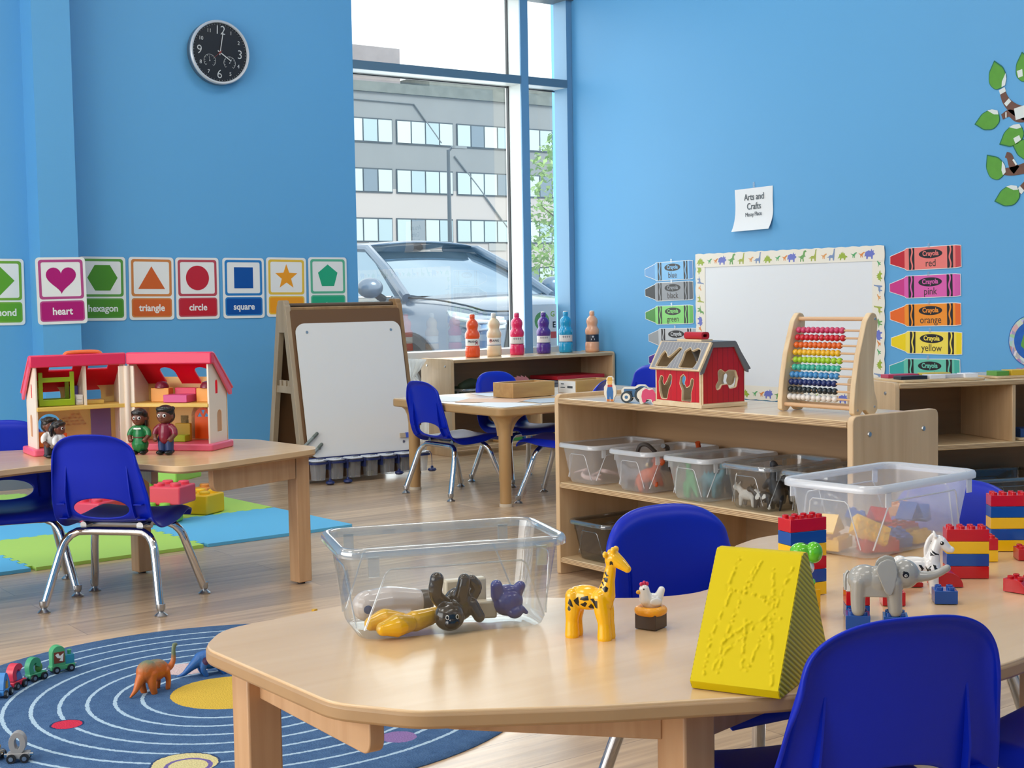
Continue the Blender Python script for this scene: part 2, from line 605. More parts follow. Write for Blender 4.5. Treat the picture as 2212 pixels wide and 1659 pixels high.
obj('sill_rail', MB().box((4.535, 6.68, 0.525), (1.49, 0.15, 0.05)), frame_white, win)
obj('bottom_rail', MB().box((4.535, 6.70, 0.045), (1.49, 0.11, 0.09)), frame_white, win)
g = MB()
for x in (4.899, 4.957):
    g.box((x, GY - 0.012, 1.575), (0.006, 0.02, 2.04))
for z in (2.07, 2.125):
    g.box((4.535, GY - 0.012, z), (1.46, 0.018, 0.006))
obj('gasket', g, gasket, win)
for x0, x1, z0, z1 in ((WX0 + 0.01, 5.24, 0.09, 0.50), (WX0 + 0.01, 4.90, 0.55, 2.076), (4.956, 5.24, 0.55, 2.076), (WX0 + 0.01, 4.90, 2.12, 2.59), (4.956, 5.24, 2.12, 2.59)):
    obj('pane', MB()._add([(x0, GY, z0), (x1, GY, z0), (x1, GY, z1), (x0, GY, z1)], [(0, 1, 2, 3)]), glass, win)

# ---------------------------------------------------------------- shape cards on the window wall
def star_poly(n, r0, r1, a0=PI / 2):
    return [((r0 if k % 2 == 0 else r1) * math.cos(a0 + PI * k / n), (r0 if k % 2 == 0 else r1) * math.sin(a0 + PI * k / n)) for k in range(2 * n)]
heart = []
for k in range(48):
    t = 2 * PI * k / 48
    heart.append((0.0042 * 16 * math.sin(t) ** 3 * 1.03, 0.0042 * (13 * math.cos(t) - 5 * math.cos(2 * t) - 2 * math.cos(3 * t) - math.cos(4 * t)) + 0.004))
heart = heart[::-1]
SHAPES = {
    'diamond': [(0, -0.07), (0.07, 0), (0, 0.07), (-0.07, 0)],
    'heart': heart,
    'hexagon': [(0.074 * math.cos(R(60 * k)), 0.070 * math.sin(R(60 * k))) for k in range(6)],
    'triangle': [(-0.068, -0.054), (0.068, -0.054), (0, 0.056)],
    'circle': circ(0.061, 40),
    'square': [(-0.052, -0.053), (0.052, -0.053), (0.052, 0.053), (-0.052, 0.053)],
    'star': star_poly(5, 0.067, 0.028),
    'pentagon': [(0.061 * math.cos(R(90 + 72 * k)), 0.063 * math.sin(R(90 + 72 * k))) for k in range(5)],
}
CARDS = [('diamond', 1.906, 6.598, 0.913, 'green diamond', '5FA32A', '76A93A', 0.5), ('heart', 2.139, 6.436, 0.9145, 'magenta heart', 'B0126F', 'B64A84', -0.6),
         ('hexagon', 2.39, 6.598, 0.923, 'green hexagon', '4E8F1E', '5D9A3E', 0.8), ('triangle', 2.634, 6.598, 0.921, 'orange triangle', 'D2601F', 'D08343', 0.9),
         ('circle', 2.873, 6.598, 0.919, 'red circle', 'C0202F', 'BC4A54', 0.4), ('square', 3.122, 6.598, 0.918, 'blue square', '0A4E9C', '2D7DBE', 0.5),
         ('star', 3.363, 6.598, 0.920, 'yellow star', 'F09C10', 'E6BD3C', 0.7), ('pentagon', 3.606, 6.598, 0.922, 'teal green pentagon', '24A678', '5EB48E', 0.3)]
tape_m = thin_clear('clear_tape', 'ffffff', milk=0.25, gloss=0.05, edge=0.4, rough=0.2)
for nm, x, y, z, desc, c, cb, tilt in CARDS:
    where = 'on the boxed column' if nm == 'heart' else ('left of the column' if nm == 'diamond' else 'on the blue window wall')
    t = thing('shape_card', 'white card with a %s, taped %s' % (desc, where), 'flash card', (x, y - 0.001, z), group='shape flash cards along the wall', rot=(R(90), R(tilt), 0))
    obj('card', MB().prism(rrect(0.2286, 0.3048, 0.016), 0, 0.0008), white_gloss, t)
    mc, mb_ = mat('card_' + nm, c, 0.35), mat('card_rim_' + nm, cb, 0.35)
    obj('picture_frame', MB().prism(rrect(0.205, 0.180, 0.014, cy=0.052), 0.0006, 0.0014, hole=[rrect(0.181, 0.157, 0.009, cy=0.052)[::-1]]), mb_, t)
    obj('picture_shape', MB().prism([(px, py + 0.052) for px, py in SHAPES[nm]], 0.0008, 0.0015), mc, t)
    bnd = obj('name_band', MB().prism(rrect(0.205, 0.094, 0.014, cy=-0.093), 0.0006, 0.0013), mb_, t)
    obj('name_field', MB().prism(rrect(0.192, 0.081, 0.010, cy=-0.093), 0.0012, 0.0015), mc, bnd)
    text('lettering', nm, 0.046 if nm != 'pentagon' else 0.042, white_gloss, t, (0, -0.095, 0.0017), fat=0.0011, thick=0.0001, sx=0.95)

# ---------------------------------------------------------------- wall clock
t = thing('wall_clock', 'round black wall clock with a silver rim high on the blue wall', 'clock', (3.012, 6.598, 2.085), rot=(R(90), R(2.5), 0))
obj('case', MB().lathe([(0.149, 0), (0.157, 0.004), (0.157, 0.042), (0.150, 0.046), (0.148, 0.035), (0.0, 0.034)], 64), mat('clock_case', '6D7F8B', 0.35, 0.6), t)
obj('rim', MB().lathe([(0.1575, 0.036), (0.1575, 0.046), (0.153, 0.051), (0.146, 0.050), (0.143, 0.043)], 64, caps=False), mat('clock_rim', 'C9CDD2', 0.35, 0.2), t)
obj('dial', MB().prism(circ(0.145, 64), 0.036, 0.040), mat('clock_dial', '17181D', 0.4), t)
num = mat('clock_white', 'C9CBCB', 0.5)
for h in range(1, 13):
    big = h % 3 == 0
    rr = 0.108 if big else 0.116
    a = R(90 - 30 * h)
    text('numeral', str(h), 0.062 if big else 0.026, num, t, (rr * math.cos(a), rr * math.sin(a), 0.0402), fat=-0.0006 if big else 0, thick=0.0002, sx=0.95)
ticks = MB()
for k in range(60):
    a = R(6 * k)
    ticks.box((0.138, 0, 0.0403), (0.004 if k % 5 else 0.006, 0.0012, 0.0004), rotm(0, 0, a))
obj('minute_ticks', ticks, num, t)
for sx, ar in ((-0.053, 100), (0.053, 60)):
    m = MB()
    arc = [(sx + 0.031 * math.cos(R(a)), -0.046 + 0.031 * math.sin(R(a)), 0.0404) for a in range(-50, 231, 14)]
    m.tube(arc, 0.0008, 5)
    for a in range(-50, 231, 28):
        m.box((0.026, 0, 0.0404), (0.004, 0.0016, 0.0005), Matrix.Translation((sx, -0.046, 0)) @ rotm(0, 0, R(a)))
    d = obj('small_gauge', m, num, t)
    obj('needle', MB().box((0.010, 0, 0.0408), (0.022, 0.0012, 0.0004), Matrix.Translation((sx, -0.046, 0)) @ rotm(0, 0, R(ar))).prism(circ(0.0025, 10, sx, -0.046), 0.040, 0.0412), num, d)
def hand(nm, a, l, wd, z, m):
    obj(nm, MB().prism([(-0.014, -wd / 2), (l, -wd * 0.4), (l, wd * 0.4), (-0.014, wd / 2)], z, z + 0.001, rotm(0, 0, R(a))), m, t)
hand('hour_hand', -31, 0.070, 0.0055, 0.0425, num); hand('minute_hand', 82, 0.100, 0.0045, 0.044, num); hand('second_hand', 224, 0.042, 0.0018, 0.0455, mat('clock_red', '8C3A34', 0.5))
obj('hand_cap', MB().lathe([(0.005, 0.041), (0.005, 0.0475), (0.003, 0.0485)], 16), mat('clock_red', '8C3A34', 0.5), t)

# ---------------------------------------------------------------- right wall: paper sign, crayons, board, leaves, round sign
def wallx(name, label, cat, y, z, group=None, tilt=0.0, off=0.0015):
    return thing(name, label, cat, (X1 - off, y, z), group=group, rot=Euler((R(90), R(tilt), R(-90))).copy())
t = wallx('paper_sign', 'white paper sign reading Arts and Crafts above the bordered board', 'sign', 5.125, 1.277, tilt=-1.0)
rows = []
for i in range(13):
    v = -0.108 + 0.216 * i / 12
    k = max(0.0, -v / 0.108)
    rows.append([(-0.1325 + 0.265 * j / 10 - 0.012 * k * k, v, 0.001 + 0.022 * k ** 2.2 + 0.0025 * math.sin(j * 1.1 + i * 0.4) ** 2) for j in range(11)])
obj('sheet', MB().grid(rows), white_paper, t)
text('lettering', 'Arts and', 0.047, grey_ink, t, (0.004, 0.062, 0.0045), fat=0.0003, sx=0.85)
text('lettering', 'Crafts', 0.047, grey_ink, t, (0.002, 0.014, 0.0045), fat=0.0003, sx=0.85)
text('lettering', 'Messy Place', 0.030, grey_ink, t, (0.0, -0.026, 0.007), rot=(0, 0, R(1.5)), sx=0.80)
obj('tape', MB().prism([(-0.006, 0.10), (0.008, 0.10), (0.008, 0.137), (-0.006, 0.137)], 0.0006, 0.001), tape_m, t)

CRAY = [('blue', 5.775, 0.976, '5E9BD0', '79B9E6', '4A86C2', 'topmost on the left of the board'), ('black', 5.775, 0.864, '15161A', '8E9297', '4B4F55', 'under the blue one'), ('green', 5.775, 0.735, '3E8A2C', '83D470', '5DB34A', 'under the black one'),
        ('gray', 5.75, 0.61, '9B9FA2', 'C3C6C8', 'ADB1B4', 'partly behind the toy barn'), ('purple', 5.75, 0.487, '5A3A94', '8E6CC4', '6B49A8', 'mostly hidden by the toy barn'),
        ('red', 4.066, 0.993, 'C3262F', 'EE7E76', 'C9474B', 'topmost on the right of the board'), ('pink', 4.068, 0.866, 'CE3A86', 'DF62AE', 'D65CA6', 'under the red one'),
        ('orange', 4.066, 0.737, 'EC6A1E', 'F5952A', 'EC6C1F', 'under the pink one'), ('yellow', 4.06, 0.611, 'F2D414', 'F6DE55', 'F3D71A', 'under the orange one'), ('teal', 4.07, 0.486, '3FA9A6', '6BC4AC', '49B09F', 'half hidden behind the shelf puzzles')]
wave = lambda x0, n=14: [(x0 + 0.0035 * math.sin(2 * PI * k / n * 1.5), -0.049 + 0.098 * k / n) for k in range(n + 1)]
for nm, y, z, ct, cbody, cend, where in CRAY:
    t = wallx('crayon_cutout', 'paper crayon cutout in %s, %s' % (nm, where), 'crayon cutout', y, z, 'crayon cutouts beside the board', tilt=-1.2 if nm != 'yellow' else 0.2, off=0.002)
    mb_, mt, me_ = mat('crayon_body_' + nm, cbody, 0.35), mat('crayon_tip_' + nm, ct, 0.35), mat('crayon_end_' + nm, cend, 0.35)
    ink = mat('crayon_ink', '231F20', 0.4)
    outl = [(-0.193, -0.017), (-0.112, -0.041), (-0.100, -0.049), (0.165, -0.049), (0.193, -0.046), (0.193, 0.046), (0.165, 0.049), (-0.100, 0.049), (-0.112, 0.041), (-0.193, 0.017)]
    obj('card', MB().prism(offset(outl, 0.003), 0, 0.0008), white_gloss, t)
    obj('body', MB().prism([(-0.118, -0.038), (-0.100, -0.049), (0.165, -0.049), (0.165, 0.049), (-0.100, 0.049), (-0.118, 0.038)], 0.0006, 0.0012), mb_, t)
    obj('tip', MB().prism([(-0.193, -0.017), (-0.112, -0.041), (-0.112, 0.041), (-0.193, 0.017)], 0.0008, 0.0014), mt, t)
    obj('end', MB().prism([(0.165, -0.049), (0.193, -0.046), (0.193, 0.046), (0.165, 0.049)], 0.0006, 0.0013), me_, t)
    for bx in (-0.072, 0.137):
        bd = obj('band', MB().prism([(bx - 0.0155, -0.049), (bx + 0.0155, -0.049), (bx + 0.0155, 0.049), (bx - 0.0155, 0.049)], 0.001, 0.0015), ink, t)
        wv = wave(bx)
        obj('wavy_line', MB().prism([(a - 0.004, b) for a, b in wv] + [(a + 0.004, b) for a, b in reversed(wv)], 0.0014, 0.0018), mb_, bd)
    ov = obj('logo_oval', MB().prism(circ(0.064, 36, 0.032, 0.019, ry=0.0205), 0.001, 0.0015), ink, t)
    text('logo_lettering', 'Crayola', 0.030, mb_, ov, (0.032, 0.020, 0.0016), fat=0.0009, thick=0.0001, sx=0.92)
    text('lettering', nm, 0.046, mat('crayon_text', '3A2C24', 0.5), t, (0.032, -0.024, 0.0014), fat=0.0002, thick=0.0001, sx=0.92)
    obj('tape', MB().prism([(0.018, 0.045), (0.03, 0.045), (0.03, 0.066), (0.018, 0.066)], 0.0018, 0.0021), tape_m, t)

BY0, BY1, BZ0, BZ1 = 5.535, 4.31, 0.315, 1.045
bc = (BY0 + BY1) / 2
t = wallx('poster_board', 'blank white poster board of two sheets on the right wall', 'board', bc, 0.68, off=0.003)
sheet = mat('poster_white', 'E6E8EA', 0.4)
W2, H2 = (BY0 - BY1) / 2, (BZ1 - BZ0) / 2
obj('sheet', MB().box((-0.16, 0, 0.001), (2 * W2 - 0.32, 2 * H2, 0.002)), sheet, t)
obj('sheet', MB().box((W2 - 0.16, 0, 0.002), (0.325, 2 * H2, 0.002)), sheet, t)

DINO = {   # little printed silhouettes, 1 unit wide, standing on y=0
    'longneck': [(-.5, .25), (-.3, .3), (-.15, .42), (.1, .42), (.2, .6), (.25, .9), (.4, .92), (.34, .82), (.32, .55), (.3, .3), (.26, 0), (.16, 0), (.12, .2), (-.1, .2), (-.12, 0), (-.22, 0), (-.22, .22)],
    'plated': [(-.5, .12), (-.35, .3), (-.3, .48), (-.2, .42), (-.14, .62), (-.05, .5), (.04, .66), (.1, .5), (.22, .52), (.24, .36), (.42, .3), (.5, .2), (.3, .18), (.24, 0), (.14, 0), (.1, .14), (-.12, .14), (-.16, 0), (-.26, 0), (-.26, .2)],
    'biped': [(-.5, .4), (-.2, .42), (.05, .55), (.15, .85), (.35, .9), (.45, .78), (.28, .72), (.25, .5), (.36, .4), (.22, .38), (.12, .3), (.16, 0), (.04, 0), (0, .22), (-.1, .2), (-.14, 0), (-.24, 0), (-.2, .3)],
    'horned': [(-.5, .2), (-.4, .55), (-.1, .66), (.1, .6), (.16, .78), (.26, .6), (.4, .66), (.36, .5), (.5, .4), (.42, .3), (.3, .26), (.28, 0), (.16, 0), (.12, .18), (-.16, .18), (-.2, 0), (-.32, 0), (-.34, .24)],
    'small': [(-.5, .5), (-.1, .4), (.2, .6), (.4, .62), (.42, .52), (.24, .44), (.1, .22), (.12, 0), (.04, 0), (-.02, .2), (-.1, .2), (-.12, 0), (-.2, 0), (-.2, .3)],
}
DC = [('plated', '9DB33A'), ('small', '58A866'), ('small', 'E08A3C'), ('horned', '6E77C4'), ('biped', '6FA35A'), ('longneck', 'A7B04A'), ('small', 'E2A05A'), ('longneck', '7E93B8')]
cream = mat('border_cream', 'EFE8D8', 0.5)
def strip(label, L, cx, cy, vertical, scal, seed):
    t = wallx('border_strip', label, 'border', bc - cx, 0.68 + cy, 'dinosaur border strips of the board', off=0.006 if vertical else 0.0075)
    n = 60
    wv = lambda k: 0.0045 * abs(math.sin(k / n * L / 0.075 * PI))
    if not vertical:
        po = [(-L / 2, -0.036), (L / 2, -0.036)] + [(L / 2 - L * k / n, scal * 0 + 0.033 + wv(k)) for k in range(n + 1)]
        if scal < 0: po = [(x, -y) for x, y in reversed(po)]
    else:
        po = [(-0.036 * scal, -L / 2)] + [(scal * (0.033 + wv(k)), -L / 2 + L * k / n) for k in range(n + 1)] + [(-0.036 * scal, L / 2)]
        if scal < 0: po = po[::-1]
    obj('strip', MB().prism(po, 0, 0.001), cream, t)
    k, x = seed, -L / 2 + 0.04
    while x < L / 2 - 0.02:
        kind, c = DC[k % len(DC)]
        s = (0.042 if kind == 'small' else 0.062) * (0.85 if vertical else 1)
        m = MB()
        if vertical:
            m.prism([(-scal * (p[1] - 0.42) * s, x + p[0] * s * scal) for p in DINO[kind]][::1], 0.001, 0.0016)
        else:
            m.prism([(x + p[0] * s, (p[1] - 0.42) * s) for p in DINO[kind]][::-1], 0.001, 0.0016)
        x += s * 1.12; k += 1
        obj('printed_dinosaur', m, mat('dino_print_' + c, c, 0.5), t)
strip('cream dinosaur border strip along the top of the white board', 2 * W2 + 0.04, 0, H2 - 0.02, False, 1, 0)
strip('cream dinosaur border strip along the bottom of the white board', 2 * W2 + 0.04, 0, -H2 + 0.02, False, -1, 3)
strip('cream dinosaur border strip down the side of the board next to the green crayon', 2 * H2 + 0.02, -W2 + 0.015, 0, True, -1, 4)
strip('cream dinosaur border strip down the side of the board next to the orange crayon', 2 * H2 + 0.02, W2 - 0.015, 0, True, 1, 5)

leaf_g, leaf_e, bark, glare = mat('leaf_green', '5E9E34', 0.35, var=(30, 0.15)), mat('leaf_rim', '1F6B4A', 0.4), mat('bark_brown', '6B4636', 0.5, var=(40, 0.25)), mat('painted_glare_white', 'DDE3DF', 0.4)  # white patches paint the glare of the crumpled paper onto leaves and branches
leafp = fillet([(-0.072, 0.0), (-0.03, -0.036), (0.02, -0.047), (0.055, -0.02), (0.055, 0.02), (0.02, 0.047), (-0.03, 0.036)], [0.002, 0.05, 0.05, 0.03, 0.03, 0.05, 0.05], 6)
LEAVES = [(3.692, 1.756, -78, 'tip up, highest whole leaf of the tree', 1), (3.560, 1.772, -80, 'topmost, cut by the photo edge', 2), (3.734, 1.575, 8, 'tip pointing left beside the short branch', 1), (3.615, 1.495, 24, 'between the two bare branches', 2),
          (3.55, 1.435, -20, 'under another leaf at the photo edge', 0), (3.700, 1.37, -55, 'at the tip of the forked branch', 1), (3.634, 1.243, 14, 'lowest of the tree', 1)]
for y, z, a, where, nw in LEAVES:
    t = wallx('paper_leaf', 'green paper leaf on the right wall, %s' % where, 'paper leaf', y, z, 'leaves of the paper tree', off=0.002)
    t.rotation_euler = (Matrix.Rotation(R(-90), 3, 'Z') @ Matrix.Rotation(R(90), 3, 'X') @ Matrix.Rotation(R(a), 3, 'Z')).to_euler()
    obj('leaf_edge', MB().prism(leafp, 0, 0.001), leaf_e, t)
    obj('leaf_blade', MB().prism([(x * 0.92 + 0.002, yy * 0.93) for x, yy in leafp], 0.0005, 0.0015), leaf_g, t)
    if nw:
        obj('glare_patch', MB().prism([(0.03, 0.018), (0.052, 0.012), (0.05, 0.03), (0.024, 0.042), (0.0, 0.043)], 0.001, 0.0019), glare, t)
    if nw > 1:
        obj('glare_patch', MB().prism([(0.0, -0.01), (0.03, -0.012), (0.03, -0.034), (0.0, -0.036)], 0.001, 0.0019), glare, t)
def branch(label, y, z, arms, patches):
    t = wallx('paper_branch', label, 'paper branch', y, z, 'branches of the paper tree', off=0.0012)
    m = MB()
    for pts, w0, w1 in arms:
        P = catmull(pts, 6); n = len(P)
        left, right = [], []
        for i, p in enumerate(P):
            d = (P[min(i + 1, n - 1)] - P[max(i - 1, 0)]).normalized(); wd = w0 + (w1 - w0) * i / (n - 1)
            left.append((p.x - d.y * wd, p.y + d.x * wd)); right.append((p.x + d.y * wd, p.y - d.x * wd))
        m.prism(right + left[::-1], 0, 0.001)
    obj('bark', m, bark, t)
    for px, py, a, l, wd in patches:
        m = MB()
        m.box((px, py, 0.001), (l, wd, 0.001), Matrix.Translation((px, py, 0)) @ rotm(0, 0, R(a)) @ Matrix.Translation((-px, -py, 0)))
        obj('glare_patch', m, glare, t)
branch('brown paper branch with painted white glare patches, upper right wall', 3.58, 1.60, [([(-0.090, 0.10), (-0.07, 0.05), (-0.03, 0.01), (0.03, -0.02)], 0.012, 0.028), ([(-0.088, -0.018), (-0.05, -0.006), (-0.01, -0.03), (0.05, -0.03)], 0.012, 0.022)],
       [(-0.086, 0.092, 20, 0.03, 0.02), (-0.06, 0.04, -50, 0.018, 0.03), (0.0, -0.01, 10, 0.05, 0.05), (-0.068, -0.012, 0, 0.006, 0.024)])
branch('forked brown paper branch below the others on the right wall', 3.58, 1.36, [([(-0.085, -0.01), (-0.03, -0.012), (0.05, 0.0)], 0.014, 0.024), ([(-0.068, 0.06), (-0.05, 0.05), (-0.035, 0.01), (-0.015, -0.01)], 0.012, 0.02)], [(-0.024, 0.025, -55, 0.03, 0.008)])
branch('short brown paper branch behind the lowest paper leaf', 3.565, 1.245, [([(-0.04, 0.0), (0.0, 0.03), (0.04, 0.06)], 0.012, 0.018)], [(-0.01, 0.02, 45, 0.02, 0.03)])

t = wallx('round_sign', 'round blue paper disc with a colourful rim at the photo edge', 'sign', 3.52, 0.627, off=0.002)
def mosaic():
    m = mat('mosaic_people', 'B08A60', 0.5)
    tt = m.node_tree
    v = tt.nodes.new('ShaderNodeTexVoronoi'); v.inputs['Scale'].default_value = 42
    hs = tt.nodes.new('ShaderNodeHueSaturation'); hs.inputs['Saturation'].default_value = 0.55; hs.inputs['Value'].default_value = 0.8
    tcn = tt.nodes.new('ShaderNodeTexCoord')
    tt.links.new(tcn.outputs['Object'], v.inputs['Vector']); tt.links.new(v.outputs['Color'], hs.inputs['Color'])
    tt.links.new(hs.outputs['Color'], tt.nodes['Principled BSDF'].inputs['Base Color'])
    return m
obj('disc', MB().prism(circ(0.110, 48), 0, 0.0012), mat('disc_rim_blue', '2B5FA8', 0.4), t)
obj('mosaic_ring', MB().prism(circ(0.106, 48), 0.001, 0.0018, hole=[circ(0.082, 48)[::-1]]), mosaic(), t)
obj('blue_centre', MB().prism(circ(0.081, 48), 0.001, 0.002), mat('disc_blue', '1E5FB4', 0.4, var=(30, 0.3)), t)
obj('land_patch', MB().prism(fillet([(-0.05, -0.02), (-0.02, -0.045), (0.0, 0.01), (-0.03, 0.04)], 0.01), 0.002, 0.0026), mat('disc_green', '5E9E44', 0.4), t)
# ---------------------------------------------------------------- stacking chairs
def chair_shell():
    prof = catmull([(0.172, 0.230), (0.168, 0.246), (0.150, 0.257), (0.08, 0.257), (0.0, 0.249), (-0.07, 0.249), (-0.112, 0.262), (-0.133, 0.292), (-0.146, 0.35), (-0.158, 0.42), (-0.168, 0.47), (-0.173, 0.505)], 6)
    S = [0.0]
    for i in range(1, len(prof)): S.append(S[-1] + (prof[i] - prof[i - 1]).length)
    tot = S[-1]
    def at(s):
        s = min(max(s, 0), tot)
        for i in range(1, len(S)):
            if S[i] >= s:
                f = (s - S[i - 1]) / (S[i] - S[i - 1])
                p = prof[i - 1].lerp(prof[i], f)
                d = (prof[i] - prof[i - 1]).normalized()
                return p, d
    def width(s, z):
        f = s / tot
        keys = [(0, 0.128), (0.05, 0.140), (0.25, 0.147), (0.42, 0.149), (0.55, 0.149), (0.68, 0.145), (0.82, 0.137), (0.92, 0.130), (1.0, 0.125)]
        for a, b in zip(keys, keys[1:]):
            if f <= b[0]:
                return a[1] + (b[1] - a[1]) * (f - a[0]) / (b[0] - a[0])
        return 0.05
    def P(u, s):
        p, d = at(s)
        f = s / tot
        w = width(s, p.y)
        back = min(1, max(0, (f - 0.45) / 0.15))
        x = u * w
        e = max(max(0.0, abs(u) - 0.80) / 0.20, max(0.0, f - 0.955) / 0.045 if f > 0.955 else 0.0)
        y, z = p.x, p.y
        nx, nz = -d.y, d.x                      # profile runs front -> top; this normal points down / rearwards
        y += back * 0.022 * u * u
        z += (1 - back) * 0.014 * u * u * (1 if f > 0.12 else f / 0.12)
        lip = 0.014 * e * e
        if f > 0.62:
            z0 = 0.33
            zt = 0.505 - 0.088 * (1 - max(0.0, 1 - abs(u) ** 2.7) ** (1 / 2.7))
            z = z0 + (z - z0) * ((zt - z0) / (0.505 - z0)) if z > z0 else z
        y -= back * lip * 1.2
        z -= (1 - back) * lip * 2.3 * min(1, f / 0.22)
        return Vector((x, y, z))
    # rows and columns, with a ring of quads around the oval hand hole
    s_of = lambda zz: next(S[i] for i in range(len(S)) if prof[i].y >= zz and prof[i].x < -0.10)
    sc_, hs, hu = s_of(0.289), 0.031, 0.56
    s0, s1 = sc_ - hs * 1.35, sc_ + hs * 1.35
    us = [-1, -0.99, -0.965, -0.93, -0.88, -0.81, -0.72] + [-0.72 + 1.44 * k / 12 for k in range(1, 12)] + [0.72, 0.81, 0.88, 0.93, 0.965, 0.99, 1]
    ss = [s0 * (k / 14) for k in range(15)] + [s0 + (s1 - s0) * k / 6 for k in range(1, 7)] + [s1 + (tot - s1) * (k / 16) for k in range(1, 17)]
    i0, i1, j0, j1 = 6, 18, 14, 20
    mb = MB(); V = {}
    for j, s in enumerate(ss):
        for i, u in enumerate(us):
            if i0 < i < i1 and j0 < j < j1: continue
            V[i, j] = mb.bm.verts.new(P(u, s))
    for j in range(len(ss) - 1):
        for i in range(len(us) - 1):
            if i0 <= i < i1 and j0 <= j < j1: continue
            mb.bm.faces.new([V[i, j], V[i + 1, j], V[i + 1, j + 1], V[i, j + 1]])
    per = [(i, j0) for i in range(i0, i1)] + [(i1, j) for j in range(j0, j1)] + [(i, j1) for i in range(i1, i0, -1)] + [(i0, j) for j in range(j1, j0, -1)]
    rings = [[V[p] for p in per]]
    for fr in (0.5, 1.0):
        row = []
        for i, j in per:
            u, s = us[i], ss[j]
            q = Vector((u / hu, (s - sc_) / hs)); q.normalize()
            eu, es = q.x * hu, sc_ + q.y * hs
            row.append(mb.bm.verts.new(P(u + (eu - u) * fr, s + (es - s) * fr)))
        rings.append(row)
    n = len(per)
    for a, b in zip(rings, rings[1:]):
        for k in range(n):
            mb.bm.faces.new([a[k], a[(k + 1) % n], b[(k + 1) % n], b[k]])
    return mb, P, tot, s_of
def make_chair(label, group, loc, rz):
    t = thing('stacking_chair', label, 'chair', loc, rz, group)
    mb, P, tot, s_of = chair_shell()
    sh = obj('seat_shell', mb, chair_blue, t, solid=0.006, sub=1, ang=60)
    # two stiffening ribs and four gussets on the rear
    for sx in (-1, 1):
        rows = []
        for k in range(13):
            s = s_of(0.262) + (s_of(0.41) - s_of(0.262)) * k / 12
            p = P(0.66 * sx, s); h = 0.012 * min(1, (12 - k) / 6)
            rows.append([p + Vector((-0.0025 * sx, 0.002, 0)), p + Vector((-0.0015 * sx, -h - 0.006, -0.002)), p + Vector((0.0015 * sx, -h - 0.006, -0.002)), p + Vector((0.0025 * sx, 0.002, 0))])
        rib = obj('back_rib', MB().grid(rows), chair_blue, t, ang=50)
        for zz in (0.262, 0.305):
            a, b = P(0.70 * sx, s_of(zz)), P(0.86 * sx, s_of(zz))
            m = MB(); m.box(((a.x + b.x) / 2, (a.y + b.y) / 2 - 0.010, zz), (abs(a.x - b.x), 0.020, 0.0025))
            obj('gusset', m, chair_blue, rib)
    # chrome tube legs
    for sx in (-1, 1):
        for fy in (-1, 1):
            y_f, y_t = (-0.147, -0.083) if fy < 0 else (0.147, 0.075)
            zt = 0.221 if fy < 0 else 0.226
            path = catmull([(0.0, y_t, zt), (sx * 0.06, y_t, zt), (sx * 0.098, y_t - 0.002 * fy, zt - 0.002)], 3) + catmull([(sx * 0.118, y_t + 0.004 * fy, zt - 0.012), (sx * 0.134, y_t + 0.014 * fy, zt - 0.034), (sx * 0.145, y_t + 0.026 * fy, zt - 0.075), (sx * 0.172, y_f, 0.020)], 5)
            lg = obj('leg', MB().tube(path, 0.0115, 14), chrome, t, ang=50)
            obj('glide', MB().lathe([(0.017, 0.0), (0.018, 0.003), (0.012, 0.008), (0.007, 0.012), (0.010, 0.016), (0.0125, 0.022), (0.0125, 0.034)], 16, Matrix.Translation((sx * 0.174, y_f, 0))), steel, lg)
    for yy, zz in ((-0.083, 0.238), (0.0, 0.238)):
        pass
    obj('seat_bracket', MB().tube([(-0.085, -0.075, 0.236), (-0.075, 0.08, 0.24)], 0.010, 10).tube([(0.085, -0.075, 0.236), (0.075, 0.08, 0.24)], 0.010, 10).tube([(-0.10, -0.03, 0.232), (0.10, -0.03, 0.232)], 0.009, 10), steel, t)
    return t
# local +Y is the way a chair faces
def facing(az): return R(az - 90)
CHAIRS = [('blue plastic chair turned away from the camera in front of the dollhouse table', 'chairs at the dollhouse table', (1.440, 3.872), 43),
          ('blue plastic chair on the foam mat behind the dollhouse table, facing the camera', 'chairs at the dollhouse table', (1.225, 4.235), -103),
          ('blue plastic chair with its back to the whiteboard easel', 'chairs at the art table', (3.375, 5.07), 1),
          ('blue plastic chair behind the art table, below the paint bottles', 'chairs at the art table', (3.84, 5.225), -86),
          ('blue plastic chair at the art table behind the two wooden boxes', 'chairs at the art table', (3.635, 4.635), 125),
          ('blue plastic chair mostly hidden behind the toy barn', 'chairs at the art table', (4.50, 5.22), 185),
          ('blue plastic chair in the hollow of the front table behind the giraffe', 'chairs at the front table', (1.562, 1.575), -97),
          ('large blue chair back in the foreground, beside the yellow wedge', 'chairs at the front table', (1.305, 1.146), 70),
          ('blue plastic chair behind the frosted bin and the brick towers', 'chairs at the front table', (2.025, 1.588), 190),
          ('dark blue chair seat at the lower photo edge beside the foreground chair', 'chairs at the front table', (1.70, 1.02), 97)]
first = None
for lb, gr, (x, y), az in CHAIRS:
    if first is None:
        first = make_chair(lb, gr, (x, y, 0), facing(az)); fam = family(first)
    else:
        c = copy_tree(first, kids=fam)
        c.location, c.rotation_euler = (x, y, 0), (0, 0, facing(az))
        tag(c, lb, 'chair', gr)

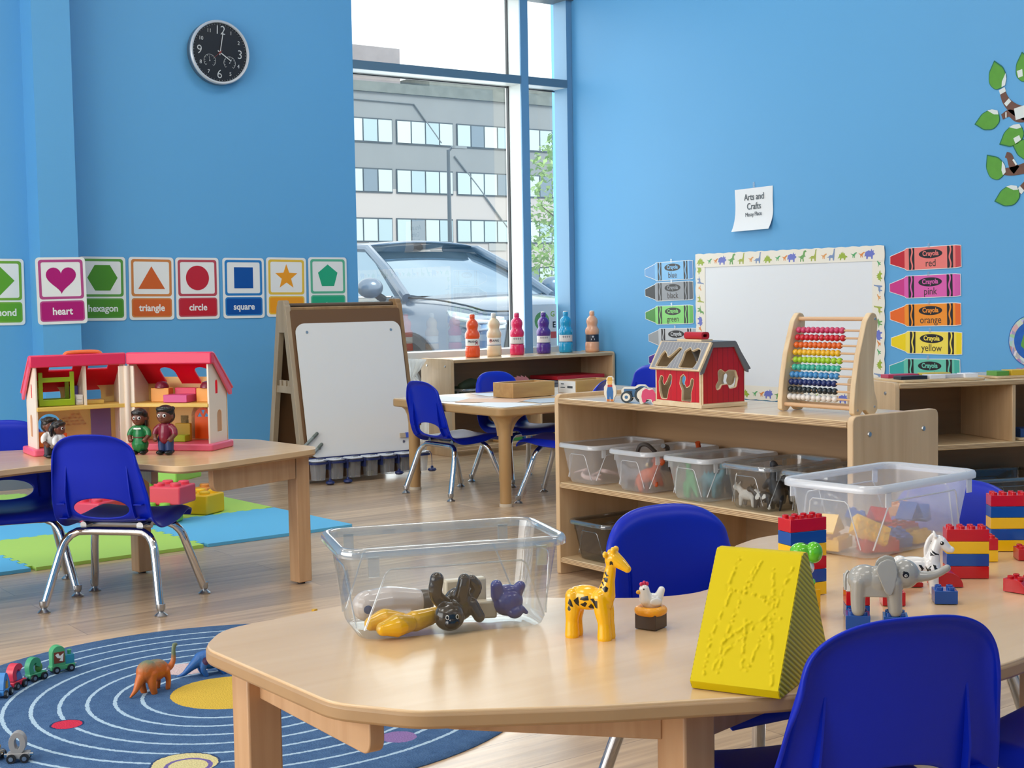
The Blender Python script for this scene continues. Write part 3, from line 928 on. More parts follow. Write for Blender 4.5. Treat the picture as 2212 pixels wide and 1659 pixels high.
# ---------------------------------------------------------------- kidney shaped tables
TZ = 0.41
def kidney_table(label, outline, legs, aprons, loc):
    t = thing('activity_table', label, 'table', (*loc, 0))
    po = [(x - loc[0], y - loc[1]) for x, y in outline]
    obj('tabletop', MB().prism(po, TZ - 0.016, TZ), maple_top, t, bev=0.0015, ang=50)
    obj('edge_band', MB().prism(offset(po, 0.0022), TZ - 0.021, TZ - 0.0022), maple_edge, t, bev=0.004, ang=50)
    for x, y, a in legs:
        lg = obj('leg', MB().box((0, 0, (TZ - 0.021 + 0.006) / 2), (0.048, 0.048, TZ - 0.027)), maple_leg, t, loc=(x - loc[0], y - loc[1], 0), rot=(0, 0, R(a)), bev=0.003)
        obj('glide', MB().lathe([(0.012, 0), (0.012, 0.006)], 14), mat('dark_glide', '2A2522', 0.6), lg)
    for (x0, y0), (x1, y1), h in aprons:
        d = Vector((x1 - x0, y1 - y0)); L = d.length
        prof = fillet([(0, -h), (L, -h), (L, 0), (0, 0)], [0, 0.03, 0, 0], 6)
        m = MB().prism(prof, -0.0095, 0.0095, rotm(R(90), 0, 0))
        obj('apron', m, maple_leg, t, loc=(x0 - loc[0], y0 - loc[1], TZ - 0.0215), rot=(0, 0, math.atan2(d.y, d.x)), bev=0.0015)
    return t
half = [(0, -0.408), (0.16, -0.388), (0.30, -0.325), (0.47, -0.235), (0.645, -0.122), (0.700, -0.035), (0.708, 0.295), (0.648, 0.370), (0.42, 0.398), (0.315, 0.36), (0.255, 0.30), (0.17, 0.225), (0.08, 0.145)]
sm = [(x, y) for x, y in half] + [(0, 0.118)] + [(-x, y) for x, y in reversed(half[1:])]
front = fillet([(1.44 + x, 1.403 + y) for x, y in sm], [0.3, 0.3, 0.5, 0.5, 0.09, 0.09, 0.085, 0.085, 0.2, 0.12, 0.2, 0.3, 0.3] + [0.2] + [0.3, 0.3, 0.2, 0.12, 0.2, 0.085, 0.085, 0.09, 0.09, 0.5, 0.5, 0.3], 6)
kidney_table('maple kidney shaped table in the foreground with toy animals on it', front,
             [(0.787, 1.660, 0), (1.098, 1.180, 0), (1.80, 1.178, 0), (2.09, 1.660, 0)],
             [((0.790, 1.64), (0.783, 1.345), 0.042), ((1.080, 1.200), (0.900, 1.400), 0.045), ((1.12, 1.185), (1.42, 1.245), 0.05), ((0.80, 1.69), (1.08, 1.735), 0.042), ((2.09, 1.64), (2.10, 1.345), 0.042)], (1.44, 1.403))
left = fillet([(2.020, 3.80), (1.985, 3.735), (1.62, 3.613), (1.50, 3.600), (1.455, 3.72), (1.385, 3.870), (1.27, 3.925), (1.11, 3.88), (0.90, 3.76), (0.72, 3.70), (0.56, 3.82), (0.55, 4.15), (0.70, 4.33), (1.10, 4.41), (1.45, 4.40), (1.75, 4.32), (1.93, 4.22), (1.985, 4.14)],
              [0.06, 0.05, 0.1, 0.05, 0.12, 0.2, 0.25, 0.25, 0.2, 0.15, 0.15, 0.2, 0.2, 0.4, 0.4, 0.3, 0.1, 0.06], 6)
kidney_table('maple kidney shaped table with the dollhouse on it', left,
             [(1.957, 3.795, 8), (1.645, 4.277, 8), (0.66, 3.80, 8), (0.75, 4.20, 8)],
             [((1.93, 3.775), (1.615, 3.66), 0.066), ((1.62, 4.29), (1.50, 3.78), 0.045), ((1.67, 4.29), (1.93, 4.17), 0.045)], (1.28, 4.03))

# ---------------------------------------------------------------- art table by the window (moulded plastic legs)
tan_pl = mat('tan_plastic', 'B8905E', 0.45)
def art_table():
    lx, ly = 3.245, 4.56
    t = thing('art_table', 'rectangular maple art table with round tan legs under the paint shelf', 'table', (3.86, 4.965, 0))
    po = fillet([(-0.615, -0.415), (0.60, -0.415), (0.60, 0.415), (-0.615, 0.415)], 0.035, 5)
    obj('tabletop', MB().prism(po, TZ - 0.026, TZ), wood('art_table_top', 'CDB08A', 'D8BE9A', 0.26, (1.1, 9, 9), 2.2), t, bev=0.002, ang=50)
    obj('edge_band', MB().prism(offset(po, 0.003), TZ - 0.036, TZ - 0.002), tan_pl, t, bev=0.006, ang=50)
    for sx, sy in ((-1, -1), (-1, 1), (1, -1), (1, 1)):
        px, py = sx * 0.535 - 0.007, sy * 0.345
        m = MB().lathe([(0.024, 0.012), (0.024, 0.10), (0.0255, 0.105), (0.0255, 0.30), (0.030, 0.335), (0.040, 0.36), (0.058, TZ - 0.036)], 24, Matrix.Translation((px, py, 0)))
        lg = obj('leg', m, tan_pl, t, ang=50)
        obj('foot', MB().lathe([(0.026, 0), (0.027, 0.004), (0.026, 0.013)], 20, Matrix.Translation((px, py, 0))), mat('pale_foot', 'D8C8B0', 0.5), lg)
        for a in (0, 90):
            g = fillet([(0, 0), (0.10, 0), (0.0, -0.085)], [0, 0.01, 0.01], 3)
            M = Matrix.Translation((px, py, TZ - 0.036)) @ rotm(0, 0, R(a) if (sx, sy) == (-1, -1) else R({(-1, 1): -90, (1, -1): 90, (1, 1): 180}[(sx, sy)] + a)) @ rotm(R(90), 0, 0)
            gg = MB()
            pts = [(0, 0), (0.115, 0)] + [(0.115 - 0.090 * math.sin(R(k * 9)), -0.085 * (1 - math.cos(R(k * 9)))) for k in range(1, 11)] + [(0, -0.085)]
            gg.prism(pts[::-1], -0.02, 0.02, M)
            obj('leg_brace', gg, tan_pl, lg)
art_table()

# ---------------------------------------------------------------- shelf units
def layered():
    m = mat('plywood_layers', 'C8A67A', 0.5); t = m.node_tree; L = t.links.new
    tcn = t.nodes.new('ShaderNodeTexCoord'); wv = t.nodes.new('ShaderNodeTexWave'); wv.bands_direction = 'Z'; wv.inputs['Scale'].default_value = 75; wv.inputs['Distortion'].default_value = 0.4
    cr = t.nodes.new('ShaderNodeValToRGB'); cr.color_ramp.elements[0].color = (*lin('8A6A48'), 1); cr.color_ramp.elements[1].color = (*lin('D6B88E'), 1)
    L(tcn.outputs['Object'], wv.inputs['Vector']); L(wv.outputs['Fac'], cr.inputs['Fac']); L(cr.outputs['Color'], t.nodes['Principled BSDF'].inputs['Base Color'])
    return m
ply_edge = layered()
def shelf_unit(label, loc, rz, L, D, Hs, levels, dividers=(), lip=0.0, kick=0.035, label_parts=None):
    """local: front along x from 0 to L at y=0, body reaching back to y=D"""
    t = thing('shelf_unit', label, 'shelf', loc, rz)
    th = 0.018
    for k, x in enumerate((0, L - th)):
        prof = fillet([(0, 0), (D, 0), (D, Hs + lip), (0, Hs + lip)], [0.008, 0.008, 0.02, 0.02], 4)
        s = obj('side_panel', MB().prism(prof, 0, th, Matrix(((0, 0, 1, x), (1, 0, 0, 0), (0, 1, 0, 0), (0, 0, 0, 1)))), ply, t, bev=0.002, ang=50)
        b = MB()
        M = Matrix(((0, 0, -1 if k == 0 else 1, x if k == 0 else x + th), (1, 0, 0, 0), (0, 1, 0, 0), (0, 0, 0, 1)))
        for yy in (0.06, D - 0.06):
            obj('bolt', MB().lathe([(0.0, 0.003), (0.0055, 0.003), (0.0065, 0.0)], 12, M @ Matrix.Translation((yy, Hs - 0.035, 0))), steel, s)
    obj('top', MB().box((L / 2, D / 2, Hs - th / 2), (L - 2 * th, D, th)), ply_h, t, bev=0.004)
    for z in levels:
        obj('shelf_board', MB().box((L / 2, D / 2, z - th / 2), (L - 2 * th, D - 0.006, th)), ply_h, t, bev=0.004)
    obj('bottom_board', MB().box((L / 2, D / 2, kick + th / 2), (L - 2 * th, D - 0.006, th)), ply_h, t, bev=0.004)
    for z in [Hs] + list(levels) + [kick + th]:
        obj('plywood_edge', MB().box((L / 2, -0.0006 if z == Hs else 0.0024, z - th / 2), (L - 2 * th - 0.002, 0.0016, th - 0.005)), ply_edge, t)
    obj('back_panel', MB().box((L / 2, D - 0.004, Hs / 2 + kick / 2), (L - 2 * th, 0.008, Hs - kick - 0.02)), ply_shaded, t)
    for x, z0, z1 in dividers:
        obj('divider', MB().box((x, D / 2, (z0 + z1) / 2), (0.014, D - 0.012, z1 - z0)), ply, t, bev=0.002)
    return t
SH = 0.543
shelf_unit('long plywood shelf unit holding a row of toy bins, barn and abacus on top', (2.631, 3.400, 0), R(-90), 1.165, 0.325, SH, [0.285], [(0.49, 0.053, 0.267)], lip=0.012)
shelf_unit('low plywood shelf under the window with paint bottles on top', (4.130, 6.225, 0), 0, 1.135, 0.30, 0.520, [0.26], [(0.60, 0.053, 0.242)], lip=0.004)
rs = shelf_unit('plywood cubby shelf with wooden puzzles on top near the right wall', (3.768, 3.022, 0), R(-20.5), 1.30, 0.32, SH, [0.330], [(0.46, 0.33, 0.525), (0.90, 0.33, 0.525)], lip=0.004)

# ---------------------------------------------------------------- easel
def easel():
    t = thing('easel', 'wooden floor easel with a white magnetic board and paint cup rail', 'easel', (3.345, 6.00, 0), R(-2))
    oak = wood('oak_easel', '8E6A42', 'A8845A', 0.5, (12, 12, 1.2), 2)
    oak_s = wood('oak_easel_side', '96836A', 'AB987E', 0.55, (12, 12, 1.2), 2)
    W = 0.300
    for sx in (-1, 1):
        x = sx * W
        # side frame: two splayed rails meeting at the top, with a notched crosspiece
        for fy, nm in ((-1, 'front_rail'), (1, 'rear_rail')):
            pts = [(fy * 0.205, 0.0), (fy * 0.165, 0.0), (fy * 0.008, 0.80), (fy * 0.004, 0.835), (fy * 0.045, 0.835)] if fy > 0 else [(fy * 0.165, 0.0), (fy * 0.205, 0.0), (fy * 0.045, 0.835), (fy * 0.004, 0.835), (fy * 0.008, 0.80)]
            po = fillet(pts, [0, 0, 0, 0, 0.02] if fy > 0 else [0, 0, 0.02, 0, 0], 4)
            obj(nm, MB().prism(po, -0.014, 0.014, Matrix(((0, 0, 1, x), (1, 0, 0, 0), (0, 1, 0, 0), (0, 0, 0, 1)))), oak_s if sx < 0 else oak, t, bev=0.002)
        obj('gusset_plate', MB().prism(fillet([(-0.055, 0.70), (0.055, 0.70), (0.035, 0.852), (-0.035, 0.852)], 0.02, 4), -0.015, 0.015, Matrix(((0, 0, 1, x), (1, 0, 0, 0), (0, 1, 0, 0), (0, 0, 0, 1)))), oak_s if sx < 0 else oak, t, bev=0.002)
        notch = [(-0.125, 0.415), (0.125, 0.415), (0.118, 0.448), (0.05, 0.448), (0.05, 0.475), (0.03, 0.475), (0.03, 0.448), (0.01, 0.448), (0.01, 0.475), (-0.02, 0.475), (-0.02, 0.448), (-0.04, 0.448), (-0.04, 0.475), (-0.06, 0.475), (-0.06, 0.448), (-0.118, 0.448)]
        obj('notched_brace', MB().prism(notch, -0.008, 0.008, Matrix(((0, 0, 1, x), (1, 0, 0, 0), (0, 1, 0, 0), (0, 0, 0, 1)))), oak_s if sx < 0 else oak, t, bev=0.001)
    obj('top_rail', MB().box((0, -0.035, 0.805), (2 * W, 0.022, 0.030)), oak, t, bev=0.003)
    obj('paper_roller', MB().tube([(-W + 0.01, 0.0, 0.826), (W - 0.01, 0.0, 0.826)], 0.012, 14), mat('dark_dowel', '5A4530', 0.5), t)
    tl = math.atan2(0.160, 0.835)
    Mb = Matrix.Translation((0, -0.203, 0.0)) @ rotm(R(90) - tl, 0, 0)
    bd = Matrix.Translation((0, 0, 0)) @ Mb
    white = mat('whiteboard', 'E2E0DC', 0.22, var=(2, 0.02))
    b = obj('whiteboard', MB().prism(rrect(0.560, 0.635, 0.045, 6, 0, 0.435), 0.0, 0.008, Matrix.Translation((0, 0, 0.012)) @ Matrix.Identity(4)), white, t)
    b.matrix_local = Mb
    for sx in (-1, 1):
        for yy in (0.16, 0.71):
            s = obj('screw', MB().lathe([(0.0, 0.0225), (0.006, 0.0222), (0.007, 0.020)], 12, Matrix.Translation((sx * 0.225, yy, 0))), steel, b)
    r = obj('rear_board', MB().prism(rrect(0.565, 0.80, 0.01, 4, 0, 0.42), 0.0, 0.006, Matrix.Translation((0, 0, -0.004))), mat('brown_hardboard', '6A4A2C', 0.6), t)
    r.matrix_local = Matrix.Translation((0, 0.195, 0.0)) @ rotm(R(90) + tl, 0, 0)
    f2 = obj('backing_board', MB().prism(rrect(0.585, 0.80, 0.01, 4, 0, 0.42), 0.0, 0.006, Matrix.Translation((0, 0, 0.0))), mat('brown_hardboard', '6A4A2C', 0.6), t)
    f2.matrix_local = Mb
    obj('lower_bar', MB().box((0, 0.155, 0.125), (2 * W, 0.02, 0.035)), oak, t, bev=0.002)
    # navy cup rail
    navy = mat('navy_plastic', '1E2A5E', 0.4)
    rail = MB()
    zc, yc = 0.108, -0.245
    rail.box((0.01, yc + 0.040, zc), (0.64, 0.006, 0.024))
    for k in range(7):
        x = -0.262 + 0.091 * k
        c = [(x + px, yc + py) for px, py in rrect(0.084, 0.082, 0.028)]
        rail.prism(offset(c, 0.003), zc - 0.012, zc - 0.003, hole=[[(x + px, yc + py) for px, py in rrect(0.078, 0.074, 0.026)][::-1]])
    for k in range(6):
        rail.box((-0.2165 + 0.091 * k, yc, zc - 0.02), (0.008, 0.07, 0.04))
    obj('cup_rail', rail, navy, t)
    return t
ez = easel()
cup_m = thin_clear('cup_frost', 'ffffff', milk=0.30, gloss=0.06, edge=0.5, rough=0.15)
lid_m = mat('cup_lid', 'D5DAE0', 0.3)
Mz = Matrix.Translation((3.345, 6.00, 0)) @ Matrix.Rotation(R(-2), 4, 'Z')
order = ['at the end nearest the dollhouse table', 'second along the easel rail from the dollhouse table', 'third along the easel rail, closed', 'fourth along the easel rail with brown paint in it', 'fifth along the easel rail with a blue stopper hanging', 'sixth along the easel rail with a dark stopper hanging', 'last on the easel rail behind the art table leg']
for k in range(7):
    p = Mz @ Vector((-0.262 + 0.091 * k, -0.245, 0.021))
    t = thing('paint_cup', 'clear paint cup with white lid, ' + order[k], 'paint cup', p, R(-2), 'paint cups on the easel rail')
    b = MB()
    sec = lambda s, z: [Vector((x * s, y * s, z)) for x, y in rrect(0.072, 0.068, 0.024)]
    rows = [sec(0.84, 0.0), sec(0.86, 0.02), sec(1.0, 0.088)]
    b.grid(rows, closed=True)._add(rows[0], [tuple(range(len(rows[0])))])
    obj('cup', b, cup_m, t)
    l = obj('lid', MB().prism(rrect(0.084, 0.080, 0.028), 0.088, 0.094), lid_m, t, bev=0.002)
    obj('lid_plug', MB().prism(rrect(0.03, 0.014, 0.005), 0.094, 0.097, Matrix.Translation((0.01, 0, 0))), steel, l)
    if k == 3: obj('paint', MB().prism(circ(0.02, 14, ry=0.015), 0.002, 0.02), mat('brown_paint', '6B6030', 0.5), t)
    if k in (0, 1, 4, 5, 6):
        zz = -0.022 if k < 2 else 0.008
        st = obj('stopper', MB().lathe([(0.0, 0.022), (0.006, 0.02), (0.007, 0.012), (0.018, 0.008), (0.022, 0.0), (0.015, -0.006), (0, -0.008)], 14, Matrix.Translation((0.035, -0.052, max(zz, 0.0) - 0.004 if k > 1 else -0.012))), mat('navy_plastic', '1E2A5E', 0.4), t)
        obj('cord', MB().tube(catmull([(0.01, -0.04, 0.095), (0.03, -0.05, 0.09), (0.035, -0.052, 0.05), (0.035, -0.052, 0.01)], 4), 0.0016, 6), mat('navy_plastic', '1E2A5E', 0.4), st)
# ---------------------------------------------------------------- foam mat tiles
foam_b, foam_g = mat('foam_blue', '63BCE6', 0.75, bump=(500, 0.1)), mat('foam_green', 'B4DC64', 0.75, bump=(500, 0.1))
def foam_tile(u, plain=()):
    """square tile whose edges are cut into interlocking teeth (plain edges stay straight)"""
    n, d = 18, 0.007
    pts = []
    for k in range(4):
        a = R(90 * k)
        for i in range(n):
            for f, s in ((0.0, 1 if i % 2 else -1), (0.999, 1 if i % 2 else -1)):
                x = -u / 2 + u * (i + f) / n
                x = max(min(x, u / 2 - d), -u / 2 + d)
                y = -u / 2 + (s * d if k not in plain else 0)
                if i in (0, n - 1) and k not in plain: y = -u / 2 + d
                if k in plain and i not in (0, n - 1): continue
                pts.append((x * math.cos(a) - y * math.sin(a), x * math.sin(a) + y * math.cos(a)))
    return pts
MU = Vector((0.605, 0.030)); MV = Vector((-0.030, 0.603)); MO = Vector((1.382, 4.530))
ang = math.atan2(MU.y, MU.x)
TILES = [(-1, 0, 'b', 'blue foam tile at the left photo edge, front row'), (0, 0, 'g', 'green foam tile in the front row behind the blue chair'), (1, 0, 'b', 'blue foam tile at the front corner behind the table leg'),
         (0, 1, 'b', 'blue foam tile in the second row, mostly covered by soft blocks'), (1, 1, 'g', 'green foam tile in the second row behind the yellow block'), (-1, 1, 'g', 'green foam tile in the second row under the far chair'),
         (0, 2, 'g', 'green foam tile in the rear row'), (-1, 2, 'b', 'blue foam tile in the rear row at the photo edge')]
for i, j, c, lb in TILES:
    p = MO + MU * (i + 0.5) + MV * (j + 0.5)
    t = obj('foam_tile', MB().prism(foam_tile(0.602, ((0,) if j == 0 else ()) + ((1,) if i == 1 else ())), 0.0005, 0.012), foam_b if c == 'b' else foam_g, None, (p.x, p.y, 0), (0, 0, ang), ang=30)
    tag(t, lb, 'foam mat', 'interlocking foam mat tiles')

# ---------------------------------------------------------------- round solar system rug
def rug_material():
    m = bpy.data.materials.new('rug_print'); m.use_nodes = True
    t = m.node_tree; L = t.links.new
    b = t.nodes['Principled BSDF']
    tcn = t.nodes.new('ShaderNodeTexCoord')
    def math_(op, a, bb=None, c=None):
        n = t.nodes.new('ShaderNodeMath'); n.operation = op
        for i, v in enumerate((a, bb, c)):
            if v is None: continue
            if isinstance(v, (int, float)): n.inputs[i].default_value = v
            else: L(v, n.inputs[i])
        return n.outputs[0]
    nz = t.nodes.new('ShaderNodeTexNoise'); nz.inputs['Scale'].default_value = 110; nz.inputs['Detail'].default_value = 2
    L(tcn.outputs['Object'], nz.inputs['Vector'])
    wob = math_('MULTIPLY', math_('SUBTRACT', nz.outputs['Fac'], 0.5), 0.006)
    sx = t.nodes.new('ShaderNodeSeparateXYZ'); L(tcn.outputs['Object'], sx.inputs[0])
    def dist(cx, cy):
        dx = math_('SUBTRACT', sx.outputs[0], cx); dy = math_('SUBTRACT', sx.outputs[1], cy)
        return math_('ADD', math_('SQRT', math_('ADD', math_('MULTIPLY', dx, dx), math_('MULTIPLY', dy, dy))), wob)
    n3 = t.nodes.new('ShaderNodeTexNoise'); n3.inputs['Scale'].default_value = 55; n3.inputs['Detail'].default_value = 6
    L(tcn.outputs['Object'], n3.inputs['Vector'])
    r = dist(0, 0)
    cur = None
    def mix(f, a, c):
        n = t.nodes.new('ShaderNodeMix'); n.data_type = 'RGBA'
        L(f, n.inputs[0])
        if isinstance(a, str): n.inputs[6].default_value = (*lin(a), 1)
        else: L(a, n.inputs[6])
        n.inputs[7].default_value = (*lin(c), 1)
        return n.outputs[2]
    cur = mix(n3.outputs['Fac'], '3C5A84', '5F80A8')
    for k in range(8):
        rr = 0.187 + 0.0565 * k
        band = math_('LESS_THAN', math_('ABSOLUTE', math_('SUBTRACT', r, rr)), 0.0042)
        cur = mix(band, cur, 'BCD6E8')
    for cx, cy, rad, c, edge in ((0, 0, 0.129, 'E8C04E', None), (-0.361, -0.004, 0.030, 'DC3A54', '26406A'), (0.0, 0.245, 0.052, 'E6CBC8', None), (-0.270, -0.385, 0.060, 'E5D79C', '3A4E74'), (0.30, 0.26, 0.040, 'C98A4A', None), (0.42, -0.12, 0.05, '7FA8C8', None), (0.12, -0.50, 0.035, '9A7BB0', None)):
        d = dist(cx, cy)
        if edge: cur = mix(math_('LESS_THAN', d, rad + 0.004), cur, edge)
        cur = mix(math_('LESS_THAN', d, rad), cur, c)
    d = dist(-0.270, -0.400)
    cur = mix(math_('LESS_THAN', math_('ABSOLUTE', math_('SUBTRACT', d, 0.040)), 0.004), cur, '7A6AA8')
    mu = t.nodes.new('ShaderNodeMix'); mu.data_type = 'RGBA'; mu.blend_type = 'MULTIPLY'; mu.inputs[0].default_value = 0.35
    n4 = t.nodes.new('ShaderNodeTexNoise'); n4.inputs['Scale'].default_value = 260; n4.inputs['Detail'].default_value = 3
    L(tcn.outputs['Object'], n4.inputs['Vector'])
    L(cur, mu.inputs[6]); L(n4.outputs['Fac'], mu.inputs[7])
    L(mu.outputs[2], b.inputs['Base Color'])
    b.inputs['Roughness'].default_value = 0.95; b.inputs['Specular IOR Level'].default_value = 0.1
    bp = t.nodes.new('ShaderNodeBump'); bp.inputs['Strength'].default_value = 0.7; bp.inputs['Distance'].default_value = 0.004
    L(n4.outputs['Fac'], bp.inputs['Height']); L(bp.outputs['Normal'], b.inputs['Normal'])
    return m
RC = Vector((1.27, 2.805)); RZ = 0.008
rug = obj('round_rug', MB().lathe([(0.0, RZ), (0.645, RZ), (0.656, RZ - 0.002), (0.660, 0.002), (0.660, 0.0005), (0, 0.0005)], 96), rug_material(), None, (RC.x, RC.y, 0))
tag(rug, 'round blue solar system rug with pale orbit rings on the plank floor', 'rug')

# ---------------------------------------------------------------- big soft bricks on the mat
def soft_brick(label, loc, rz, nx, ny, col, u=0.066, h=0.078, group='big soft bricks on the foam mat'):
    t = thing('soft_brick', label, 'toy brick', loc, rz, group)
    m = mat('soft_' + col, col, 0.42, bump=(60, 0.08))
    b = obj('body', MB().box((0, 0, h / 2 + 0.001), (nx * u, ny * u, h)), m, t, bev=0.007, seg=3)
    for i in range(nx):
        for j in range(ny):
            obj('stud', MB().lathe([(0.021, 0), (0.021, 0.010), (0.018, 0.014), (0.0, 0.015)], 20, Matrix.Translation(((i - (nx - 1) / 2) * u, (j - (ny - 1) / 2) * u, h))), m, t)
    return t
G = 0.0125
soft_brick('yellow soft brick on the foam mat beside the red bricks', (2.280, 5.250, G), R(32), 2, 2, 'F2BE1E', 0.062)
soft_brick('green soft brick on the mat with the red brick on top', (2.035, 5.14, G), R(40), 2, 3, '8CC94C', 0.060, 0.068)
soft_brick('red soft brick on top of the green brick, in front of the far green stack', (2.10, 5.125, G + 0.0705), R(40), 2, 2, 'E8475A', 0.068, 0.070)
soft_brick('orange soft brick on the mat behind the yellow one', (2.345, 5.375, G), R(32), 1, 1, 'D98A3A', 0.066, 0.085)
soft_brick('lower green soft brick of the far stack on the mat', (2.21, 5.475, G), R(36), 3, 2, '86C350', 0.062, 0.101)
soft_brick('green soft brick topmost of the far stack', (2.250, 5.45, G + 0.1165), R(36), 3, 2, '9AD25C', 0.066, 0.100)
soft_brick('red soft brick beside the far green stack', (2.09, 5.60, G), R(20), 2, 2, 'E03F55', 0.066, 0.085)
soft_brick('red soft brick seen through the oval hole of the blue chair', (1.90, 5.36, G), R(35), 3, 2, 'E5435A', 0.062)

t = thing('musical_toy', 'round white and teal plastic toy with a purple top beside the far blue chair', 'toy', (1.945, 5.975, G))
obj('base', MB().lathe([(0.06, 0), (0.075, 0.006), (0.085, 0.03)], 32), mat('teal_plastic', '2B8C92', 0.35), t)
obj('bowl', MB().lathe([(0.085, 0.028), (0.105, 0.06), (0.108, 0.095), (0.095, 0.115), (0.0, 0.118)], 32), mat('white_toy_plastic', 'DDE7E6', 0.3), t)
obj('cap', MB().lathe([(0.06, 0.114), (0.055, 0.135), (0.0, 0.140)], 32), mat('purple_grey_plastic', '5C5478', 0.4), t)

# ---------------------------------------------------------------- dollhouse: two hinged halves
def translucent(name, c, k=0.55):
    m = mat(name, c, 0.35); t = m.node_tree
    tl = t.nodes.new('ShaderNodeBsdfTranslucent'); tl.inputs['Color'].default_value = (*lin(c), 1)
    mx = t.nodes.new('ShaderNodeMixShader'); mx.inputs[0].default_value = k
    t.links.new(t.nodes['Principled BSDF'].outputs[0], mx.inputs[1]); t.links.new(tl.outputs[0], mx.inputs[2])
    t.links.new(mx.outputs[0], t.nodes['Material Output'].inputs[0])
    return m
pinkp, hot = mat('dollhouse_pink', 'E8607C', 0.35), mat('dollhouse_hot_pink', 'E0305A', 0.35)
redin, creamp = translucent('dollhouse_red', 'FF1440'), mat('dollhouse_cream', 'EFE0CC', 0.4, bump=(70, 0.12))
yel, tanp = translucent('dollhouse_butter', 'FFDFA0'), mat('dollhouse_mustard', 'E2BC5E', 0.4)
salmon = mat('dollhouse_salmon', 'F09478', 0.4)
def arch(cx, z0, w, h, n=10):
    r = w / 2
    return [(cx - r, z0), (cx + r, z0)] + [(cx + r * math.cos(PI * k / n), z0 + h - r + r * math.sin(PI * k / n)) for k in range(n + 1)]
def recth(x0, x1, z0, z1): return [(x0, z0), (x1, z0), (x1, z1), (x0, z1)]
XZ = Matrix(((1, 0, 0, 0), (0, 0, -1, 0), (0, 1, 0, 0), (0, 0, 0, 1)))
YZ = lambda x: Matrix(((0, 0, 1, x), (1, 0, 0, 0), (0, 1, 0, 0), (0, 0, 0, 1)))
def rev(p): return p[::-1]
dh = thing('dollhouse', 'open pink and cream plastic dollhouse on the far maple table', 'dollhouse', (1.560, 4.135, TZ))
L1, L2, DD = 0.268, 0.268, 0.118
def half_house(L, side, rz, org):
    """local: x from hinge (0) outwards to L times side, y = depth to the back wall"""
    h = bpy.data.objects.new('house_half', None); COL.objects.link(h); h.parent = dh
    h.location, h.rotation_euler = org, (0, 0, rz)
    sx = lambda x: side * x
    def P(poly): return poly if side > 0 else [(-a, b) for a, b in reversed(poly)]
    EZ, RZt, FZ = 0.190, 0.288, 0.142
    obj('base', MB().prism(P(fillet(recth(-0.004, L + 0.016, -0.022, DD + 0.012), 0.012, 4)), 0.0, 0.021), pinkp, h, bev=0.004)
    wins = [arch(0.075, 0.152, 0.058, 0.048), arch(0.198, 0.154, 0.060, 0.048), arch(0.205, 0.044, 0.070, 0.070)] if side < 0 else [arch(L - 0.078, 0.028, 0.052, 0.090)]
    obj('back_wall', MB().prism(P(recth(0.0, L, 0.020, EZ + 0.025)), 0, 0.004, Matrix.Translation((0, DD, 0)) @ XZ, hole=[rev(P(w)) for w in wins]), yel, h)
    obj('upper_floor', MB().prism(P(recth(0.004, L - 0.003, -0.004, DD)), FZ - 0.012, FZ), tanp, h, bev=0.002)
    for k, x in enumerate((0.0, L - 0.006)):
        gable = [(0.0, 0.02), (DD + 0.004, 0.02), (DD + 0.004, EZ), (0.022, RZt), (0.0, RZt)]
        holes = [arch(DD * 0.56, 0.052, 0.032, 0.066), arch(DD * 0.44, 0.168, 0.018, 0.042)]
        M = YZ(sx(x) if side > 0 else sx(x) - 0.006)
        obj('side_wall', MB().prism(gable, 0, 0.006, M, hole=[rev(q) for q in holes] if k else [rev(holes[0])]), creamp, h, bev=0.001)
        if k:
            for q, mm in ((holes[0], mat('dollhouse_tan_pane', 'C9976A', 0.4)), (holes[1], redin)):
                obj('window_pane', MB().prism(q, 0.0025, 0.0035, M), mm, h)
    # sloping roof with openings, cut in its own plane
    v = Vector((0, DD + 0.012 - 0.014, EZ - 0.008 - RZt)); LR = v.length; a = math.atan2(-(EZ - 0.008 - RZt), DD - 0.002)
    Mr = Matrix.Translation((0, 0.014, RZt)) @ rotm(-a, 0, 0)
    if side < 0: ro = [recth(0.040, 0.100, 0.026, 0.062), recth(0.145, 0.215, 0.026, 0.062)]
    else:
        ro = [[(cx - 0.026, 0.140), (cx + 0.026, 0.140)][::-1] + [(cx - 0.026 * math.cos(PI * k / 10), 0.084 - 0.026 * math.sin(PI * k / 10)) for k in range(11)] for cx in (0.095, 0.212)]
        ro = [r if sum((r[i - 1][0] * r[i][1] - r[i][0] * r[i - 1][1]) for i in range(len(r))) > 0 else r[::-1] for r in ro]
    obj('roof_lining', MB().prism(P(recth(0.004, L - 0.004, 0.0, LR)), -0.002, 0.0, Mr, hole=[rev(P(q)) for q in ro]), redin, h)
    obj('roof', MB().prism(P(recth(-0.002, L + 0.014, 0.0, LR + 0.006)), 0.0005, 0.006, Mr, hole=[rev(P(q)) for q in ro]), pinkp, h, bev=0.0015)
    obj('ridge_beam', MB().box((sx((L + 0.014) / 2), 0.004, RZt - 0.010), (L + 0.014, 0.026, 0.036)), hot, h, bev=0.004)
    obj('verge', MB().prism([(-0.008, RZt + 0.006), (-0.008, RZt - 0.020), (0.014, RZt - 0.022), (DD + 0.002, EZ - 0.030), (DD + 0.016, EZ - 0.030), (DD + 0.016, EZ - 0.006), (0.02, RZt + 0.006)], 0, 0.007, YZ(sx(L) + (0.004 if side > 0 else -0.011))), pinkp, h, bev=0.002)
    return h
